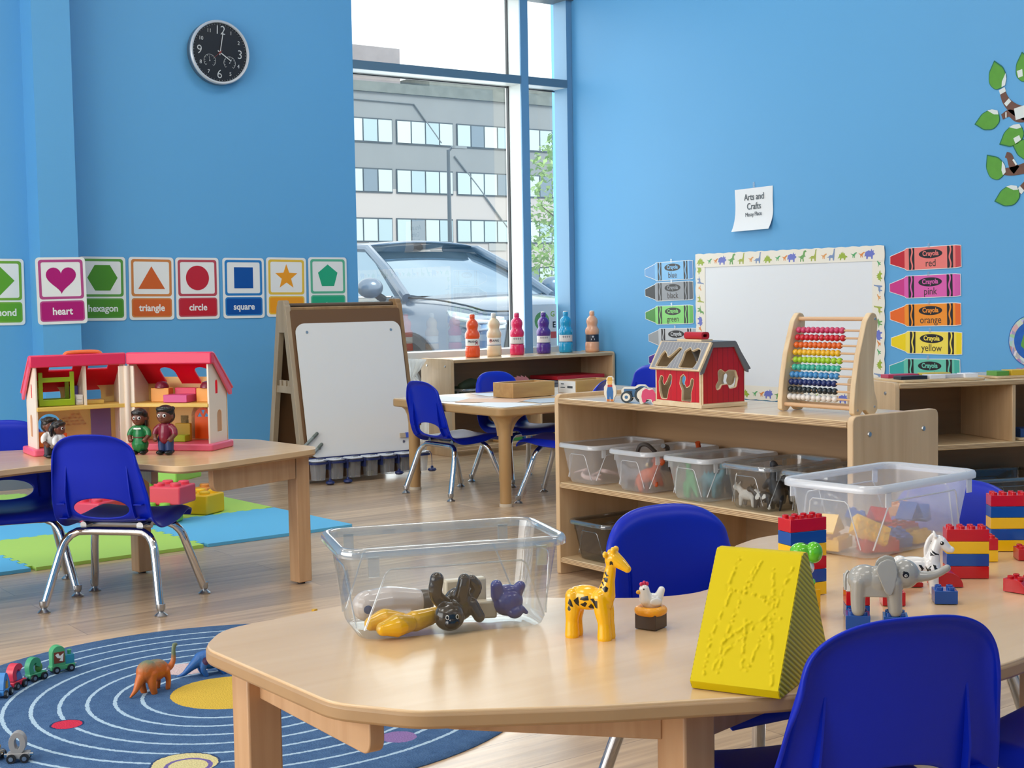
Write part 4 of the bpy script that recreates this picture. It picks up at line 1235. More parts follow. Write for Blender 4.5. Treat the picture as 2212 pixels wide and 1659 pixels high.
# the half nearest the photo edge
hl = half_house(L1, -1, R(-5), (0, 0, 0))
hr = half_house(L2, 1, R(-50.5), (0.004, -0.004, 0))
hinge = obj('hinge_column', MB().tube([(0, -0.008, 0.02), (0, -0.008, 0.256)], 0.009, 12), creamp, dh)
for h_, s_ in ((hl, -1), (hr, 1)): obj('corner_post', MB().box((s_ * 0.012, 0.002, 0.138), (0.020, 0.008, 0.236)), creamp, h_, bev=0.002)
obj('inner_divider', MB().prism([(0.010, 0.142), (DD, 0.142), (DD, 0.190), (0.024, 0.272), (0.010, 0.272)], 0, 0.004, YZ(-0.120)), creamp, hl)
obj('handle', MB().tube(catmull([(-0.18, 0.004, 0.290), (-0.17, 0.004, 0.300), (-0.125, 0.004, 0.302), (-0.08, 0.004, 0.300), (-0.07, 0.004, 0.290)], 4), 0.006, 8), mat('orange_translucent', 'F4763E', 0.3), hl)
obj('purple_door', MB().box((-0.052, DD - 0.012, 0.074), (0.062, 0.004, 0.104)), mat('dollhouse_purple', '8A74A4', 0.45), hl, bev=0.002)
obj('skirt_panel', MB().box((-0.060, DD - 0.003, 0.206), (0.10, 0.002, 0.010)).box((-0.200, DD - 0.003, 0.206), (0.12, 0.002, 0.010)), salmon, hl)
obj('wall_print', MB().box((-0.022, DD - 0.0025, 0.176), (0.020, 0.001, 0.035)), mat('print_maroon', 'A4504A', 0.5, var=(220, 0.7)), hl)
sh_ = MB()
for k in range(14):
    sh_.box((-0.10 - 0.016 * (k % 4) - 0.006 * (k // 4), DD - 0.0025, 0.078 + 0.010 * (k // 4)), (0.011, 0.001, 0.005))
tag(obj('stone_pattern', sh_, mat('stone_tan', 'CFA46C', 0.5), hl), kind='stuff')
door = obj('front_door', MB().prism(arch(L2 - 0.078, 0.024, 0.056, 0.096), 0, 0.005, Matrix.Translation((0, DD - 0.003, 0)) @ XZ, hole=[rev([(L2 - 0.078 - 0.020, 0.092), (L2 - 0.081, 0.092), (L2 - 0.089, 0.106)]), rev([(L2 - 0.075, 0.092), (L2 - 0.058, 0.092), (L2 - 0.067, 0.106)]), rev([(L2 - 0.078 - 0.007, 0.1125), (L2 - 0.078, 0.097), (L2 - 0.071, 0.1125)])]), mat('dollhouse_orange', 'FF6A10', 0.35), hr)
obj('door_arch', MB().prism(arch(L2 - 0.078, 0.024, 0.082, 0.110), 0, 0.003, Matrix.Translation((0, DD - 0.001, 0)) @ XZ, hole=[rev(arch(L2 - 0.078, 0.0245, 0.058, 0.0968))]), mat('dollhouse_stone', 'D9A97C', 0.5), hr)
obj('framed_picture', MB().box((L2 - 0.142, DD - 0.003, 0.082), (0.026, 0.002, 0.026)), mat('olive_picture', '8E7A34', 0.5, var=(160, 0.6)), hr)
# furniture standing inside
def house_item(name, label, cat, half, loc, parts):
    M = half.matrix_basis
    t = thing(name, label, cat, (0, 0, 0), 0, 'furniture inside the dollhouse')
    t.matrix_basis = dh.matrix_basis @ M @ Matrix.Translation(loc)
    for nm, mb, mm in parts: obj(nm, mb, mm, t, bev=0.0015)
    return t
lime = mat('lime_plastic', '9CB814', 0.35)
fr = MB()
obj_frame = [(-0.052, 0.001), (0.052, 0.001), (0.052, 0.102), (0.040, 0.102), (0.040, 0.086), (-0.040, 0.086), (-0.040, 0.102), (-0.052, 0.102)]
hf = 0.142
house_item('bunk_bed', 'lime green bunk bed upstairs in the dollhouse', 'toy furniture', hl, (-0.200, 0.028, hf),
           [('frame', MB().prism(obj_frame, -0.004, 0.004, XZ, hole=[rev(recth(-0.040, 0.040, 0.020, 0.072))]), lime), ('mattress', MB().box((0, 0.035, 0.010), (0.09, 0.062, 0.014)), lime), ('rear_frame', MB().prism(obj_frame, -0.004, 0.004, Matrix.Translation((0, 0.066, 0)) @ XZ, hole=[rev(recth(-0.040, 0.040, 0.020, 0.072))]), lime)])
house_item('dresser', 'tiny white dresser beside the lime bunk bed', 'toy furniture', hl, (-0.133, 0.045, hf), [('body', MB().box((0, 0, 0.0155), (0.022, 0.03, 0.030)), mat('white_plastic', 'DDD8D2', 0.4)), ('drawer', MB().box((0, -0.016, 0.021), (0.016, 0.002, 0.008)).box((0, -0.016, 0.010), (0.016, 0.002, 0.008)), mat('white_plastic', 'DDD8D2', 0.4))])
house_item('toy_armchair', 'tiny purple armchair behind the white dresser', 'toy furniture', hl, (-0.134, 0.085, hf), [('back', MB().box((0, 0.008, 0.028), (0.024, 0.008, 0.054)), mat('violet_plastic', '6A5AA8', 0.4)), ('seat', MB().box((0, -0.006, 0.012), (0.024, 0.020, 0.022)), mat('violet_plastic', '6A5AA8', 0.4))])
house_item('toy_bath', 'tiny butter yellow bath next to the arched upstairs window', 'toy furniture', hl, (-0.085, 0.06, hf), [('tub', MB().box((0, 0, 0.006), (0.056, 0.04, 0.011)), tanp), ('tank', MB().box((-0.024, 0.012, 0.016), (0.014, 0.014, 0.030)), mat('butter_bright', 'F2B84A', 0.4))])
org = mat('dollhouse_orange2', 'F08A2A', 0.4)
house_item('toy_stove', 'tiny orange stove downstairs near the dolls', 'toy furniture', hl, (-0.235, 0.05, 0.021), [('body', MB().box((0, 0, 0.023), (0.040, 0.040, 0.044)), org), ('side_table', MB().box((0.045, 0.02, 0.019), (0.045, 0.03, 0.036)), mat('dollhouse_orange', 'FF6A10', 0.35))])
house_item('toy_bed', 'tiny pink double bed under the red dollhouse roof', 'toy furniture', hr, (0.150, 0.045, hf), [('mattress', MB().box((0, -0.005, 0.0125), (0.078, 0.06, 0.023)), mat('bed_pink', 'D24A88', 0.4)), ('pillow', MB().box((0.004, 0.034, 0.022), (0.070, 0.018, 0.040)), hot)])
for x, lb in ((0.080, 'tiny orange nightstand with a maroon lamp on the hinge side of the pink bed'), (0.232, 'tiny orange nightstand with a maroon lamp on the gable side of the pink bed')):
    house_item('nightstand', lb, 'toy furniture', hr, (x, 0.062, hf), [('cabinet', MB().box((0, 0, 0.0215), (0.060, 0.03, 0.042)), mat('nightstand_orange', 'EBA043', 0.4)), ('lamp', MB().lathe([(0.022, 0.042), (0.021, 0.050), (0.014, 0.060), (0.0, 0.064)], 16), mat('maroon_plastic', '7E2036', 0.3))])
house_item('toy_sofa', 'tiny mustard sofa behind the doll in the maroon top', 'toy furniture', hr, (0.135, 0.055, 0.021), [('back', MB().box((0.012, 0.01, 0.028), (0.05, 0.012, 0.054)), mat('mustard_plastic', 'B8921A', 0.4)), ('seat', MB().box((0.0, -0.012, 0.011), (0.07, 0.03, 0.020)), mat('lime_seat', 'A4B81E', 0.4))])

# ---------------------------------------------------------------- four small dolls
skin = mat('doll_skin_brown', '6A3A28', 0.35)
hairm = mat('doll_hair', '17120F', 0.3, bump=(220, 0.5))
def doll(label, loc, rz, h, top, bottom, dress=False, hair='short', tail=False):
    t = thing('doll', label, 'doll', loc, rz, 'dolls in front of the dollhouse')
    s = h / 0.143
    def S(parts):
        out = []
        for p in parts:
            q = list(p)
            sc = lambda v: tuple(x * s for x in v)
            if p[0] == 'b': q[1] = sc(p[1]); q[2] = sc(p[2]) if isinstance(p[2], tuple) else p[2] * s
            elif p[0] == 't': q[1] = [sc(v) for v in p[1]]; q[2] = [x * s for x in p[2]] if isinstance(p[2], list) else p[2] * s
            elif p[0] == 'x': q[1] = sc(p[1]); q[2] = sc(p[2])
            out.append(tuple(q))
        return out
    hands = []
    for x in (-1, 1):
        hands += [('t', [(x * 0.024, 0, 0.078), (x * 0.031, -0.004, 0.062), (x * 0.026, -0.014, 0.049)], [0.0075, 0.0075, 0.0065]), ('b', (x * 0.024, -0.017, 0.046), (0.0075, 0.006, 0.0085)),
                  ('t', [(x * 0.021, -0.020, 0.048), (x * 0.017, -0.022, 0.045)], [0.0028, 0.0022])]
    legs = [('t', [(x * 0.011, 0, 0.012), (x * 0.012, 0, 0.045)], [0.0085, 0.010]) for x in (-1, 1)]
    me = blob('doll_body', S([('b', (0, -0.002, 0.113), (0.0225, 0.0215, 0.025)), ('b', (0, -0.012, 0.103), (0.015, 0.011, 0.012)), ('b', (0, -0.0235, 0.109), (0.003, 0.003, 0.004)), ('b', (-0.0225, 0.0, 0.110), (0.004, 0.005, 0.007)), ('b', (0.0225, 0.0, 0.110), (0.004, 0.005, 0.007)),
                                ('t', [(0, 0, 0.09), (0, 0, 0.078)], [0.0095, 0.012]), ('b', (0, 0, 0.062), (0.021, 0.015, 0.026))] + hands + legs), 0.0016 * s, 3)
    body = obj('body', me, skin, t)
    ws, ps = mat('doll_eye_white', 'E8E4DC', 0.3), mat('doll_eye_dark', '140E0C', 0.2)
    for x in (-1, 1):
        e = obj('eye', decal(me, [[(x * 0.0085 * s + a, 0.114 * s + b) for a, b in circ(0.0046 * s, 14, ry=0.0052 * s)]], ((1, 0, 0), (0, 0, 1)), (0, 1, 0), 0.0003), ws, t)
        obj('pupil', decal(me, [[((x * 0.0085 + 0.0012) * s + a, 0.1135 * s + b) for a, b in circ(0.0026 * s, 12, ry=0.0034 * s)]], ((1, 0, 0), (0, 0, 1)), (0, 1, 0), 0.0006), ps, e)
    obj('mouth', decal(me, [[(a * s, (0.0995 + 0.25 * abs(a) + b) * s) for a, b in ((-0.007, 0), (0, -0.001), (0.007, 0), (0, 0.0012))]], ((1, 0, 0), (0, 0, 1)), (0, 1, 0), 0.0003), mat('doll_lip', '4A2018', 0.4), t)
    tm, bm_ = mat('doll_' + top, top, 0.3), mat('doll_' + bottom, bottom, 0.4)
    sl = [('t', [(x * 0.018, 0, 0.081), (x * 0.0275, -0.001, 0.072), (x * 0.031, -0.004, 0.061)], [0.009, 0.0092, 0.0090]) for x in (-1, 1)]
    torso = [('t', [(0, 0, 0.080), (0, 0, 0.066), (0, 0, 0.050)], [0.0165, 0.0195, 0.0200])]
    if dress: torso = [('t', [(0, 0, 0.080), (0, 0, 0.064), (0, 0, 0.050), (0, 0, 0.034), (0, 0, 0.030)], [0.0165, 0.020, 0.0205, 0.0265, 0.026])]
    obj('dress' if dress else 'shirt', blob('doll_top', S(torso + sl), 0.0018 * s, 3), tm, t)
    if dress:
        cl = MB()
        for x in (-1, 1): cl.prism([(0, 0), (x * 0.013 * s, 0.001 * s), (x * 0.010 * s, 0.006 * s), (0, 0.005 * s)][::x], 0, 0.002 * s, Matrix.Translation((0, -0.0195 * s, 0.078 * s)) @ rotm(R(62), 0, R(8 * x)))
        obj('collar', cl, mat('white_collar', 'E6E6DC', 0.4), t)
        obj('belt', MB().lathe([(0.0212 * s, 0.052 * s), (0.0222 * s, 0.054 * s), (0.0212 * s, 0.056 * s)], 28), mat('doll_belt', '5A3020', 0.4), t)
    else:
        obj('trousers', blob('doll_trousers', S([('t', [(x * 0.0115, 0, 0.014), (x * 0.012, 0, 0.047)], [0.0115, 0.0125]) for x in (-1, 1)] + [('b', (0, 0, 0.050), (0.0225, 0.0175, 0.012))]), 0.0016 * s, 2), bm_, t)
    for x in (-1, 1):
        obj('shoe', blob('doll_shoe', S([('b', (x * 0.013, -0.008, 0.0075), (0.0115, 0.019, 0.0075)), ('b', (x * 0.013, 0.004, 0.010), (0.011, 0.011, 0.008))]), 0.0016 * s, 2), mat('doll_shoe', '141316', 0.25), t)
    hp = [('b', (0, 0.004, 0.122), (0.0262, 0.0245, 0.0215)), ('b', (0, 0.010, 0.112), (0.0258, 0.0185, 0.0245)), ('b', (0, -0.013, 0.131), (0.021, 0.011, 0.008))]
    if hair == 'long': hp += [('t', [(0, 0.014, 0.118), (0.004, 0.020, 0.095), (0.004, 0.019, 0.072)], [0.018, 0.0165, 0.013]), ('b', (0.0, -0.012, 0.128), (0.021, 0.012, 0.010)), ('b', (0.021, 0.004, 0.104), (0.005, 0.010, 0.022))]
    elif hair == 'tail': hp += [('t', [(-0.018, 0.010, 0.124), (-0.029, 0.012, 0.112), (-0.030, 0.010, 0.090)], [0.008, 0.0095, 0.006]), ('b', (0, -0.012, 0.129), (0.021, 0.012, 0.009)), ('b', (0.012, 0, 0.138), (0.008, 0.008, 0.007))]
    else:
        hp += [('b', (0, -0.010, 0.131), (0.020, 0.013, 0.010))] + [('b', (0.021 * math.cos(a), 0.004 + 0.019 * math.sin(a), 0.128 + 0.004 * (k % 2)), (0.0065, 0.0065, 0.0065)) for k, a in enumerate([x * PI / 6 for x in range(12)])]
    obj('hair', blob('doll_hair', S(hp), 0.0015 * s, 1), hairm, t)
    return t
doll('doll with short curly hair, maroon shirt and blue trousers beside the dollhouse', (1.592, 3.918, TZ), R(-50), 0.146, '7E1830', '2A3E6C')
doll('doll with long black hair and a green dress in front of the dollhouse hinge', (1.540, 3.985, TZ), R(-46), 0.136, '1E7A40', '1E7A40', True, 'long')
doll('doll with a ponytail and white blouse, half hidden behind the blue chair back', (1.318, 4.035, TZ), R(35), 0.112, 'E4E4E2', '2B2F3C', False, 'tail')
doll('doll with curly hair and a white shirt behind the ponytail doll', (1.308, 4.085, TZ), R(20), 0.120, 'E8E6E2', '30343F')

# ---------------------------------------------------------------- toys on the rug
tyre = mat('toy_tyre', '1A1A1C', 0.5)
def train_car(label, loc, az, col, parts, L=0.046, W=0.020, wheel_r=0.0085):
    t = thing('letter_train_car', label, 'toy train car', (loc[0], loc[1], RZ), R(az), 'wooden train cars on the rug')
    m = mat('train_' + col, col, 0.35)
    obj('chassis', MB().box((0, 0, 0.0125), (L, W, 0.011)), m, t, bev=0.0015)
    for x in (-1, 1):
        for y in (-1, 1):
            wh = obj('wheel', MB().tube([(x * L * 0.30, y * W * 0.42, wheel_r), (x * L * 0.30, y * (W * 0.5 + 0.004), wheel_r)], wheel_r, 18), tyre, t)
            obj('hub', MB().tube([(x * L * 0.30, y * (W * 0.5 + 0.003), wheel_r), (x * L * 0.30, y * (W * 0.5 + 0.005), wheel_r)], wheel_r * 0.5, 12), steel, wh)
    obj('coupling', MB().tube([(L / 2, 0, 0.012), (L / 2 + 0.006, 0, 0.012)], 0.004, 10).tube([(-L / 2, 0, 0.012), (-L / 2 - 0.006, 0, 0.012)], 0.004, 10), chrome, t)
    for nm, mb, mm in parts(m): obj(nm, mb, mm, t, bev=0.0012)
    return t
def thick(pts, w): 
    P = catmull(pts, 6); l, r = [], []
    for i, p in enumerate(P):
        d = (P[min(i + 1, len(P) - 1)] - P[max(i - 1, 0)]).normalized()
        l.append((p.x - d.y * w, p.y + d.x * w)); r.append((p.x + d.y * w, p.y - d.x * w))
    return r + l[::-1]
UP = lambda y: Matrix(((1, 0, 0, 0), (0, 0, -1, y), (0, 1, 0, 0), (0, 0, 0, 1)))
train_car('green wooden train engine with a brown and white picture on its cab, on the rug', (1.036, 3.214), 5, '4FA870', lambda m: [
    ('cab', MB().prism([(-0.026, 0.017), (0.006, 0.017), (0.006, 0.048)] + [(-0.010 + 0.016 * math.cos(R(a)), 0.048 + 0.016 * math.sin(R(a))) for a in range(15, 180, 15)] + [(-0.026, 0.048)], -0.010, 0.010, UP(0)), m),
    ('cab_picture', MB().prism(recth(-0.022, 0.003, 0.024, 0.050), -0.0108, -0.010, UP(-0.021)), mat('picture_brown', '7A3A22', 0.45)),
    ('picture_figure', MB().prism([(-0.019, 0.044), (-0.012, 0.047), (-0.008, 0.040), (0.001, 0.046), (-0.001, 0.027), (-0.010, 0.029), (-0.006, 0.034), (-0.014, 0.036)][::-1], -0.0114, -0.0108, UP(-0.0222)), mat('picture_white', 'E8E6DC', 0.45)),
    ('boiler', MB().box((0.017, 0, 0.028), (0.022, 0.016, 0.022)), mat('train_teal', '2E8EA6', 0.35)), ('chimney', MB().lathe([(0.004, 0.038), (0.0045, 0.046), (0.006, 0.049)], 14, Matrix.Translation((0.019, 0, 0))), m)], L=0.058)
train_car('green wooden letter train car behind the engine', (0.966, 3.180), 22, '3F9A6E', lambda m: [
    ('letter', MB().prism(thick([(-0.016, 0.018), (-0.018, 0.034), (-0.012, 0.046), (-0.002, 0.047), (0.003, 0.040), (0.0, 0.033)], 0.0062), -0.008, 0.008, UP(0)), m), ('picture', MB().ball((0.008, 0, 0.028), (0.010, 0.007, 0.011), 10), mat('train_picture_green', '5E8E3A', 0.45))])
train_car('red wooden letter train car with a blue picture', (0.911, 3.141), 38, 'D3334A', lambda m: [
    ('letter', MB().prism(thick([(-0.016, 0.022), (-0.018, 0.038), (-0.010, 0.049), (0.002, 0.049), (0.007, 0.042)], 0.0065), -0.009, 0.009, UP(0)), m), ('picture', MB().prism([(-0.008, 0.018), (0.016, 0.018), (0.006, 0.040), (-0.004, 0.034)], -0.006, 0.006, UP(0)), mat('train_picture_blue', '5C72AE', 0.45))])
train_car('blue wooden letter train car cut by the photo edge', (0.868, 3.092), 52, '3F86C8', lambda m: [
    ('letter', MB().prism(thick([(-0.016, 0.018), (-0.012, 0.036), (-0.004, 0.048), (0.006, 0.036), (0.014, 0.018)], 0.0055), -0.009, 0.009, UP(0)), m), ('picture', MB().prism([(-0.004, 0.018), (0.006, 0.018), (0.004, 0.044)], -0.0095, 0.0095, UP(0)), mat('train_gold', 'B99240', 0.45))])
train_car('grey wooden ring shaped letter train car near the lower photo edge', (0.762, 2.630), -28, '9B9894', lambda m: [
    ('letter', MB().prism(circ(0.0155, 24, -0.001, 0.036, ry=0.021), -0.009, 0.009, UP(0), hole=[circ(0.005, 16, -0.001, 0.036, ry=0.011)[::-1]]), m)], L=0.040)
train_car('grey wooden letter train car at the photo edge, farther than the ring shaped one', (0.728, 2.676), -60, '8F8B85', lambda m: [
    ('letter', MB().prism(thick([(-0.010, 0.018), (-0.012, 0.034), (-0.004, 0.050), (0.006, 0.048)], 0.007), -0.009, 0.009, UP(0)), m), ('picture', MB().ball((0.008, 0, 0.024), (0.008, 0.009, 0.007), 10), mat('train_gold', 'B99240', 0.45))], L=0.040)

# dinosaurs: bodies are one skin each, feet on the pile
me = blob('dino_body', [('b', (0.014, 0, 0.046), (0.038, 0.021, 0.0245)), ('b', (-0.006, 0, 0.049), (0.026, 0.021, 0.0245)), ('b', (0.036, 0, 0.044), (0.018, 0.016, 0.018)),
    ('t', [(-0.010, 0, 0.052), (-0.026, 0, 0.036), (-0.040, 0, 0.016), (-0.052, 0.004, 0.003)], [0.019, 0.011, 0.006, 0.0025]),
    ('t', [(0.040, 0, 0.046), (0.060, 0, 0.043), (0.072, 0.0, 0.056), (0.0735, 0, 0.078), (0.075, 0, 0.086)], [0.012, 0.0075, 0.0056, 0.0046, 0.0048]), ('b', (0.078, 0, 0.0895), (0.0075, 0.0048, 0.0046)),
    ('t', [(-0.006, 0.012, 0.044), (-0.010, 0.014, 0.022), (-0.004, 0.014, 0.003)], [0.0125, 0.009, 0.0072]), ('t', [(-0.004, -0.012, 0.044), (-0.006, -0.014, 0.022), (0.000, -0.014, 0.003)], [0.0125, 0.009, 0.0072]),
    ('t', [(0.036, 0.012, 0.042), (0.038, 0.013, 0.022), (0.036, 0.013, 0.003)], [0.009, 0.006, 0.0055]), ('t', [(0.038, -0.012, 0.042), (0.043, -0.013, 0.022), (0.041, -0.013, 0.003)], [0.009, 0.006, 0.0055])], 0.0015, 4)
def two_tone(name, c1, c2, z0, z1):
    m = mat(name, c1, 0.4, bump=(300, 0.35)); t = m.node_tree
    tcn = t.nodes.new('ShaderNodeTexCoord'); sp = t.nodes.new('ShaderNodeSeparateXYZ'); mr = t.nodes.new('ShaderNodeMapRange')
    nz_ = t.nodes.new('ShaderNodeTexNoise'); nz_.inputs['Scale'].default_value = 70
    ad = t.nodes.new('ShaderNodeMath'); ad.operation = 'MULTIPLY_ADD'; ad.inputs[1].default_value = 0.02
    mr.inputs['From Min'].default_value = z0; mr.inputs['From Max'].default_value = z1
    mx = t.nodes.new('ShaderNodeMix'); mx.data_type = 'RGBA'
    mx.inputs[6].default_value = (*lin(c1), 1); mx.inputs[7].default_value = (*lin(c2), 1)
    L = t.links.new
    L(tcn.outputs['Object'], sp.inputs[0]); L(tcn.outputs['Object'], nz_.inputs['Vector']); L(nz_.outputs['Fac'], ad.inputs[0]); L(sp.outputs[2], ad.inputs[2]); L(ad.outputs[0], mr.inputs['Value']); L(mr.outputs[0], mx.inputs[0])
    L(mx.outputs[2], t.nodes['Principled BSDF'].inputs['Base Color'])
    return m
t = thing('toy_dinosaur', 'orange and green long necked toy dinosaur walking across the rug', 'toy dinosaur', (1.128, 2.912, RZ), R(22), 'toy dinosaurs on the rug')
obj('body', me, two_tone('dino_orange', 'C9661E', '6E7A5A', 0.064, 0.082), t)
me = blob('dino_body', [('b', (0.0, 0, 0.035), (0.039, 0.020, 0.0225)), ('b', (-0.014, 0, 0.036), (0.022, 0.018, 0.020)),
    ('t', [(-0.022, 0, 0.038), (-0.044, 0, 0.022), (-0.060, 0.004, 0.008), (-0.074, 0.008, 0.003)], [0.016, 0.009, 0.005, 0.002]),
    ('b', (0.046, 0, 0.034), (0.016, 0.012, 0.012)), ('b', (0.060, 0, 0.028), (0.010, 0.007, 0.006)), ('b', (0.036, 0, 0.042), (0.006, 0.019, 0.016)),
    ('t', [(0.050, 0.007, 0.043), (0.060, 0.008, 0.054)], [0.003, 0.001]), ('t', [(0.050, -0.007, 0.043), (0.060, -0.008, 0.054)], [0.003, 0.001])] +
    [('t', [(x, y * 0.012, 0.030), (x - 0.004, y * 0.015, 0.016), (x + 0.002, y * 0.015, 0.003)], [0.010, 0.0065, 0.006]) for x in (-0.016, 0.026) for y in (-1, 1)], 0.0015, 4)
t = thing('toy_dinosaur', 'blue horned toy dinosaur on the rug partly behind the front table corner', 'toy dinosaur', (1.296, 2.972, RZ), R(-8), 'toy dinosaurs on the rug')
obj('body', me, mat('dino_blue', '2A62A4', 0.4, bump=(300, 0.35)), t)
obj('spot', decal(me, [[(-0.014 + a, 0.036 + b) for a, b in circ(0.0085, 14)]], ((1, 0, 0), (0, 0, 1)), (0, 1, 0), 0.0004), mat('dino_maroon', '4A2A4E', 0.4), t)
t = obj('tiny_cube', MB().box((0, 0, 0.006), (0.014, 0.010, 0.012)), mat('tiny_yellow', 'D0A020', 0.4), None, (1.791, 3.399, 0.0), (0, 0, 0.4), bev=0.001)
tag(t, 'tiny yellow cube lying on the bare plank floor', 'toy block')
t = obj('bead', MB().ball((0, 0, 0.0035), 0.0035, 8), black_ink, None, (1.828, 3.374, 0)); tag(t, 'tiny black bead on the floor next to the tiny yellow cube', 'bead')
# ---------------------------------------------------------------- plastic storage bins
clear_p = thin_clear('clear_plastic', 'F4F7F8', gloss=0.05, edge=0.42, rough=0.05)
clear_rim = thin_clear('clear_plastic_rim', 'F4F7F8', milk=0.22, milk_col='F2F5F8', gloss=0.10, edge=0.65, rough=0.06)
frost_p = thin_clear('frosted_plastic', 'FFFFFF', milk=0.32, milk_col='F0F4F8', gloss=0.03, edge=0.25, rough=0.25)
frost_rim = thin_clear('frosted_plastic_rim', 'FFFFFF', milk=0.75, milk_col='F4F7FA', gloss=0.05, edge=0.35, rough=0.2)
smoke_p = thin_clear('smoky_plastic', 'C9C9C6', gloss=0.05, edge=0.4, rough=0.06)
smoke_rim = thin_clear('smoky_plastic_rim', 'D5D5D2', milk=0.15, milk_col='D8D8D6', gloss=0.12, edge=0.6, rough=0.08)
def tray(label, loc, rz, skin_m, rim_m, L=0.306, W=0.184, h=0.127, group='plastic storage bins'):
    t = thing('storage_bin', label, 'storage bin', loc, rz, group)
    sec = lambda ix, r, z: [Vector((x, y, z)) for x, y in rrect(L - ix, W - ix, r, 6)]
    rows = [sec(0.064, 0.020, 0.0008), sec(0.054, 0.022, 0.003), sec(0.047, 0.025, 0.010), sec(0.018, 0.026, h - 0.016), sec(0.014, 0.026, h - 0.004)]
    m = MB().grid(rows, closed=True)
    m._add(rows[0], [tuple(range(len(rows[0])))])
    obj('body', m, skin_m, t, ang=60)
    lp = rrect(L - 0.007, W - 0.007, 0.028, 8)
    rim = MB()
    prof = [(-0.004, h - 0.002), (0.000, h), (0.0045, h - 0.001), (0.007, h - 0.006), (0.0065, h - 0.013), (0.0035, h - 0.014), (0.003, h - 0.007), (-0.004, h - 0.006)]
    base = [(x, y) for x, y in lp]
    cols = []
    for d, z in prof:
        cols.append([Vector((x, y, z)) for x, y in offset(base, d)])
    cols.append(cols[0])
    rim.grid(cols, closed=True)
    obj('rim', rim, rim_m, t, ang=60)
    for sx in (-1, 1):
        for sy in (-1, 1):
            obj('corner_tab', MB().prism(recth(-0.007, 0.007, -0.026, 0.0), -0.0012, 0.0012, Matrix.Translation((sx * (L / 2 - 0.040), sy * (W / 2 + 0.001), h - 0.011)) @ XZ), rim_m, t)
    f = lambda z: 0.047 - 0.029 * (z - 0.010) / (h - 0.026)
    for s in (-1, 1):
        def at(u, z, long=True):
            ix = f(z)
            return (u, s * (W - ix) / 2, z) if long else (s * (L - ix) / 2, u, z)
        a, b = 0.62 * L / 2, 0.80 * L / 2
        obj('ridge', MB().tube([at(-b, 0.016), at(-a, h - 0.036), at(-a + 0.006, h - 0.031), at(a - 0.006, h - 0.031), at(a, h - 0.036), at(b, 0.016)], 0.0014, 6), rim_m, t)
        a, b = 0.40 * W / 2, 0.58 * W / 2
        obj('ridge', MB().tube([at(-b, 0.016, False), at(-a, h - 0.036, False), at(-a + 0.006, h - 0.031, False), at(a - 0.006, h - 0.031, False), at(a, h - 0.036, False), at(b, 0.016, False)], 0.0012, 6), rim_m, t)
    return t
BT = TZ + 0.0008
CB = ((1.042, 1.602, BT), R(-19.5))
tray('clear plastic bin with toy animals on the front maple table', *CB, clear_p, clear_rim)
FB = ((1.955, 1.598, BT), R(4))
tray('frosted bin full of toy bricks on the front maple table', *FB, frost_p, frost_rim, 0.318, 0.194)
def inbin(B, x, y, z):
    return Matrix.Translation(B[0]) @ Matrix.Rotation(B[1], 4, 'Z') @ Vector((x, y, z))

# ---------------------------------------------------------------- toy animals
gloss_y = mat('toy_yellow', 'F2B50E', 0.16, coat=0.3); gloss_w = mat('toy_white', 'E6E2DC', 0.16, coat=0.3); gloss_k = mat('toy_black', '1C1A1A', 0.15, coat=0.4)
gloss_b = mat('toy_blue', '2A3F8C', 0.18, coat=0.3); gloss_g = mat('toy_grey', 'A09D96', 0.2, coat=0.25); print_k = mat('toy_print_black', '1E1812', 0.25); eye_w = mat('toy_eye_white', 'F0EEE8', 0.2)
def zoomed(x0, y0, kx, kz):                          # drawing coordinates of a side view -> metres
    return lambda *pts: [((x - x0) * kx, (y0 - y) * kz) for x, y in pts]
def animal(name, label, loc, rz, me, m, deco=(), group='toy animals on the front table', rot=None):
    t = thing(name, label, 'toy animal', loc, rz, group, rot=rot)
    b = obj('body', me, m, t)
    for nm, polys, mm, lift in deco:
        for p in polys:
            d = decal(me, [p], ((1, 0, 0), (0, 0, 1)), (0, 1, 0), lift)
            if len(d.bm.faces) == 0: d.bm.free(); continue
            obj(nm, d, mm, t)
    return t
K = zoomed(530, 1410, 0.000109, 0.0000984)
def k3(y, *pts): return [(a, y, b) for a, b in K(*pts)]
gp = []
for y in (-0.0065, 0.0065):
    gp += [('t', k3(y, (330, 860), (330, 1050), (318, 1200), (318, 1385)), [0.010, 0.0105, 0.0085, 0.0098]), ('t', k3(y, (690, 860), (715, 1050), (735, 1200), (738, 1390)), [0.011, 0.0105, 0.0085, 0.0098])]
gp += [('b', (-0.004, 0, 0.052), (0.026, 0.0145, 0.0165)), ('b', (-0.018, 0, 0.049), (0.0125, 0.0145, 0.017)), ('b', (0.020, 0, 0.050), (0.0125, 0.0145, 0.0175)),
       ('t', k3(0, (740, 830), (775, 640), (805, 450), (815, 370)), [0.0125, 0.0085, 0.0070, 0.0080]), ('b', (0.0315, 0, 0.1035), (0.0095, 0.0085, 0.0105)), ('t', k3(0, (850, 330), (940, 400), (1015, 460)), [0.0095, 0.0078, 0.0052]),
       ('t', k3(0.0045, (850, 270), (855, 215)), [0.0028, 0.0042]), ('t', k3(-0.0045, (850, 270), (855, 215)), [0.0028, 0.0042]), ('b', (0.0255, -0.008, 0.1115), (0.0035, 0.004, 0.0045)), ('b', (0.0255, 0.008, 0.1115), (0.0035, 0.004, 0.0045))]
